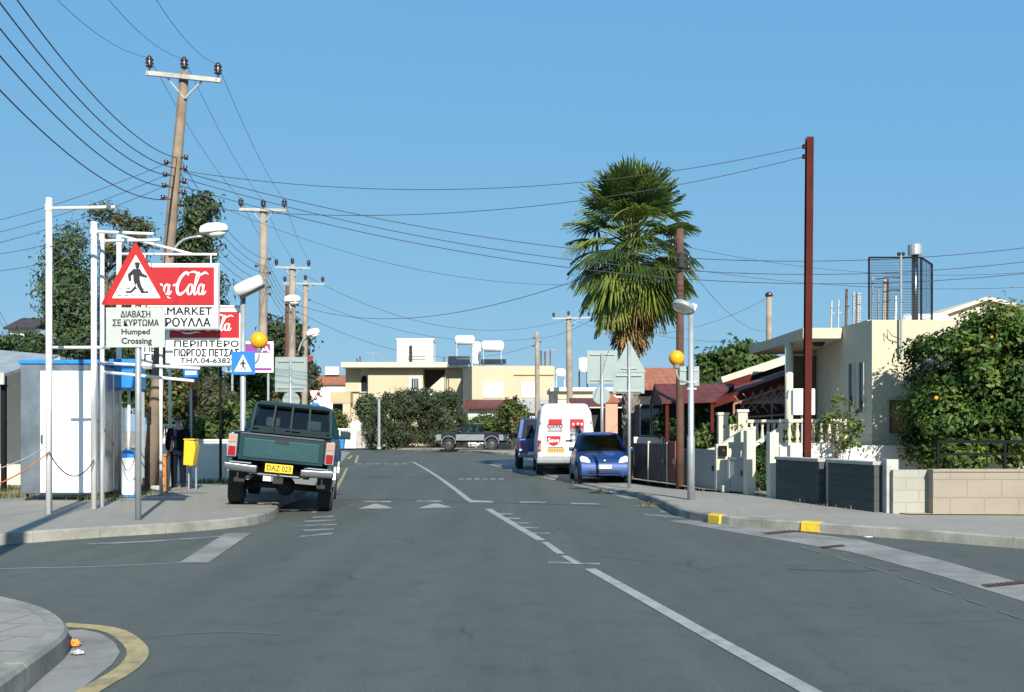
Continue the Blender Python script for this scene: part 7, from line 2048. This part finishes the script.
# ---------------------------------------------------------------- the person
def skin_mesh(name, m, parent, verts, edges, radii, root=0, sub=1):
    me = bpy.data.meshes.new(name); me.from_pydata(verts, edges, [])
    o = bpy.data.objects.new(name, me); COL.objects.link(o); o.parent = parent
    sk_ = o.modifiers.new('skin', 'SKIN'); sk_.use_smooth_shade = True
    lay = me.skin_vertices[0] if me.skin_vertices else None
    if lay is None:
        bpy.context.view_layer.objects.active = o
        bm = bmesh.new(); bm.from_mesh(me); bm.verts.layers.skin.verify(); bm.to_mesh(me); bm.free(); lay = me.skin_vertices[0]
    for i, r_ in enumerate(radii):
        lay.data[i].radius = r_ if isinstance(r_, tuple) else (r_, r_)
        lay.data[i].use_root = (i == root)
    if sub: s_ = o.modifiers.new('sub', 'SUBSURF'); s_.levels = sub; s_.render_levels = sub
    dg = bpy.context.evaluated_depsgraph_get(); dg.update()
    nm = bpy.data.meshes.new_from_object(o.evaluated_get(dg)); nm.materials.clear(); nm.materials.append(M[m]); nm.name = name
    o.modifiers.clear(); o.data = nm
    nm.polygons.foreach_set('use_smooth', [True] * len(nm.polygons))
    return o
def chain(V, E, Rr, start, pts, rs):
    prev = start
    for p, r_ in zip(pts, rs):
        V.append(p); Rr.append(r_); 
        if prev is not None: E.append((prev, len(V) - 1))
        prev = len(V) - 1
    return prev
DPp = 1350 / (487.5 - 430)
man = thing('person', 'person in dark jacket and dark trousers standing with head bowed between pole and yellow bin', 'person', (X(178.5, DPp), DPp, .15), R(25))
V, E, Rr = [], [], []
V.append((0, 0, .90)); Rr.append((.13, .10))
c1 = chain(V, E, Rr, 0, [(0, .0, 1.10), (0, .02, 1.30), (0, .03, 1.40)], [(.14, .10), (.15, .10), (.09, .08)])
hd_ = chain(V, E, Rr, c1, [(0, .07, 1.48), (0, .11, 1.56), (0, .12, 1.64)], [(.055, .055), (.075, .09), (.06, .075)])
for s in (-1, 1):
    k = chain(V, E, Rr, 0, [(s * .09, 0, .82), (s * .10, .02, .47), (s * .10, -.02, .10), (s * .105, .0, .05), (s * .11, .13, .035)], [.085, .06, .045, .045, .032])
    k = chain(V, E, Rr, 2, [(s * .18, .02, 1.32), (s * .22, .03, 1.05), (s * .20, .16, .86), (s * .195, .21, .80)], [.065, .048, .036, .035])
    for i in range(4):
        q = Vector((s * (.175 + .016 * i), .235, .775)); L_ = (.026, .030, .028, .022)[i]
        chain(V, E, Rr, k, [tuple(q), tuple(q + Vector((0, L_, -.02))), tuple(q + Vector((0, L_ * 1.1, -.055)))], [.010, .009, .008])
    chain(V, E, Rr, k, [(s * .16, .225, .79), (s * .15, .25, .765)], [.011, .009])
skin_mesh('body', 'skin', man, V, E, Rr)
V, E, Rr = [], [], []
V.append((0, 0, .92)); Rr.append((.165, .13))
c1 = chain(V, E, Rr, 0, [(0, .0, 1.10), (0, .02, 1.30), (0, .03, 1.41)], [(.17, .135), (.185, .135), (.10, .09)])
chain(V, E, Rr, 0, [(0, 0, .78)], [(.165, .125)])
for s in (-1, 1): chain(V, E, Rr, 2, [(s * .19, .02, 1.33), (s * .235, .03, 1.06), (s * .215, .15, .87)], [.085, .07, .055])
skin_mesh('jacket', 'cloth', man, V, E, Rr)
V, E, Rr = [], [], []
V.append((0, 0, .90)); Rr.append((.15, .12))
for s in (-1, 1): chain(V, E, Rr, 0, [(s * .09, 0, .80), (s * .10, .02, .47), (s * .10, -.01, .12), (s * .10, -.01, .07)], [.105, .085, .07, .07])
skin_mesh('trousers', 'cloth', man, V, E, Rr)
for s in (-1, 1):
    b = MB(); b.loft([[(s * .105 + u * .05, v, .0) for u, v in ((-1, -.07), (1, -.07), (1, .12), (0, .19), (-1, .12))], [(s * .105 + u * .048, v, .05) for u, v in ((-1, -.07), (1, -.07), (1, .12), (0, .18), (-1, .12))], [(s * .105 + u * .035, v, .09) for u, v in ((-1, -.06), (1, -.06), (1, .04), (0, .06), (-1, .04))]]); b.build('shoe', 'black', man, bevel=.01)
b = MB(); b.ball((0, .09, 1.60), .105, 16, 12, (.86, 1.0, 1.0)); b.v = [(x, y, max(z, 1.575 + max(0, y - .1) * .9)) for x, y, z in b.v]; b.build('hair', 'hair', man, smooth=True)
b = MB(); b.prism([(.195, 1.585), (.235, 1.555), (.2, 1.55)], 'x', -.015, .015)
nose = b.build('nose', 'skin', man)
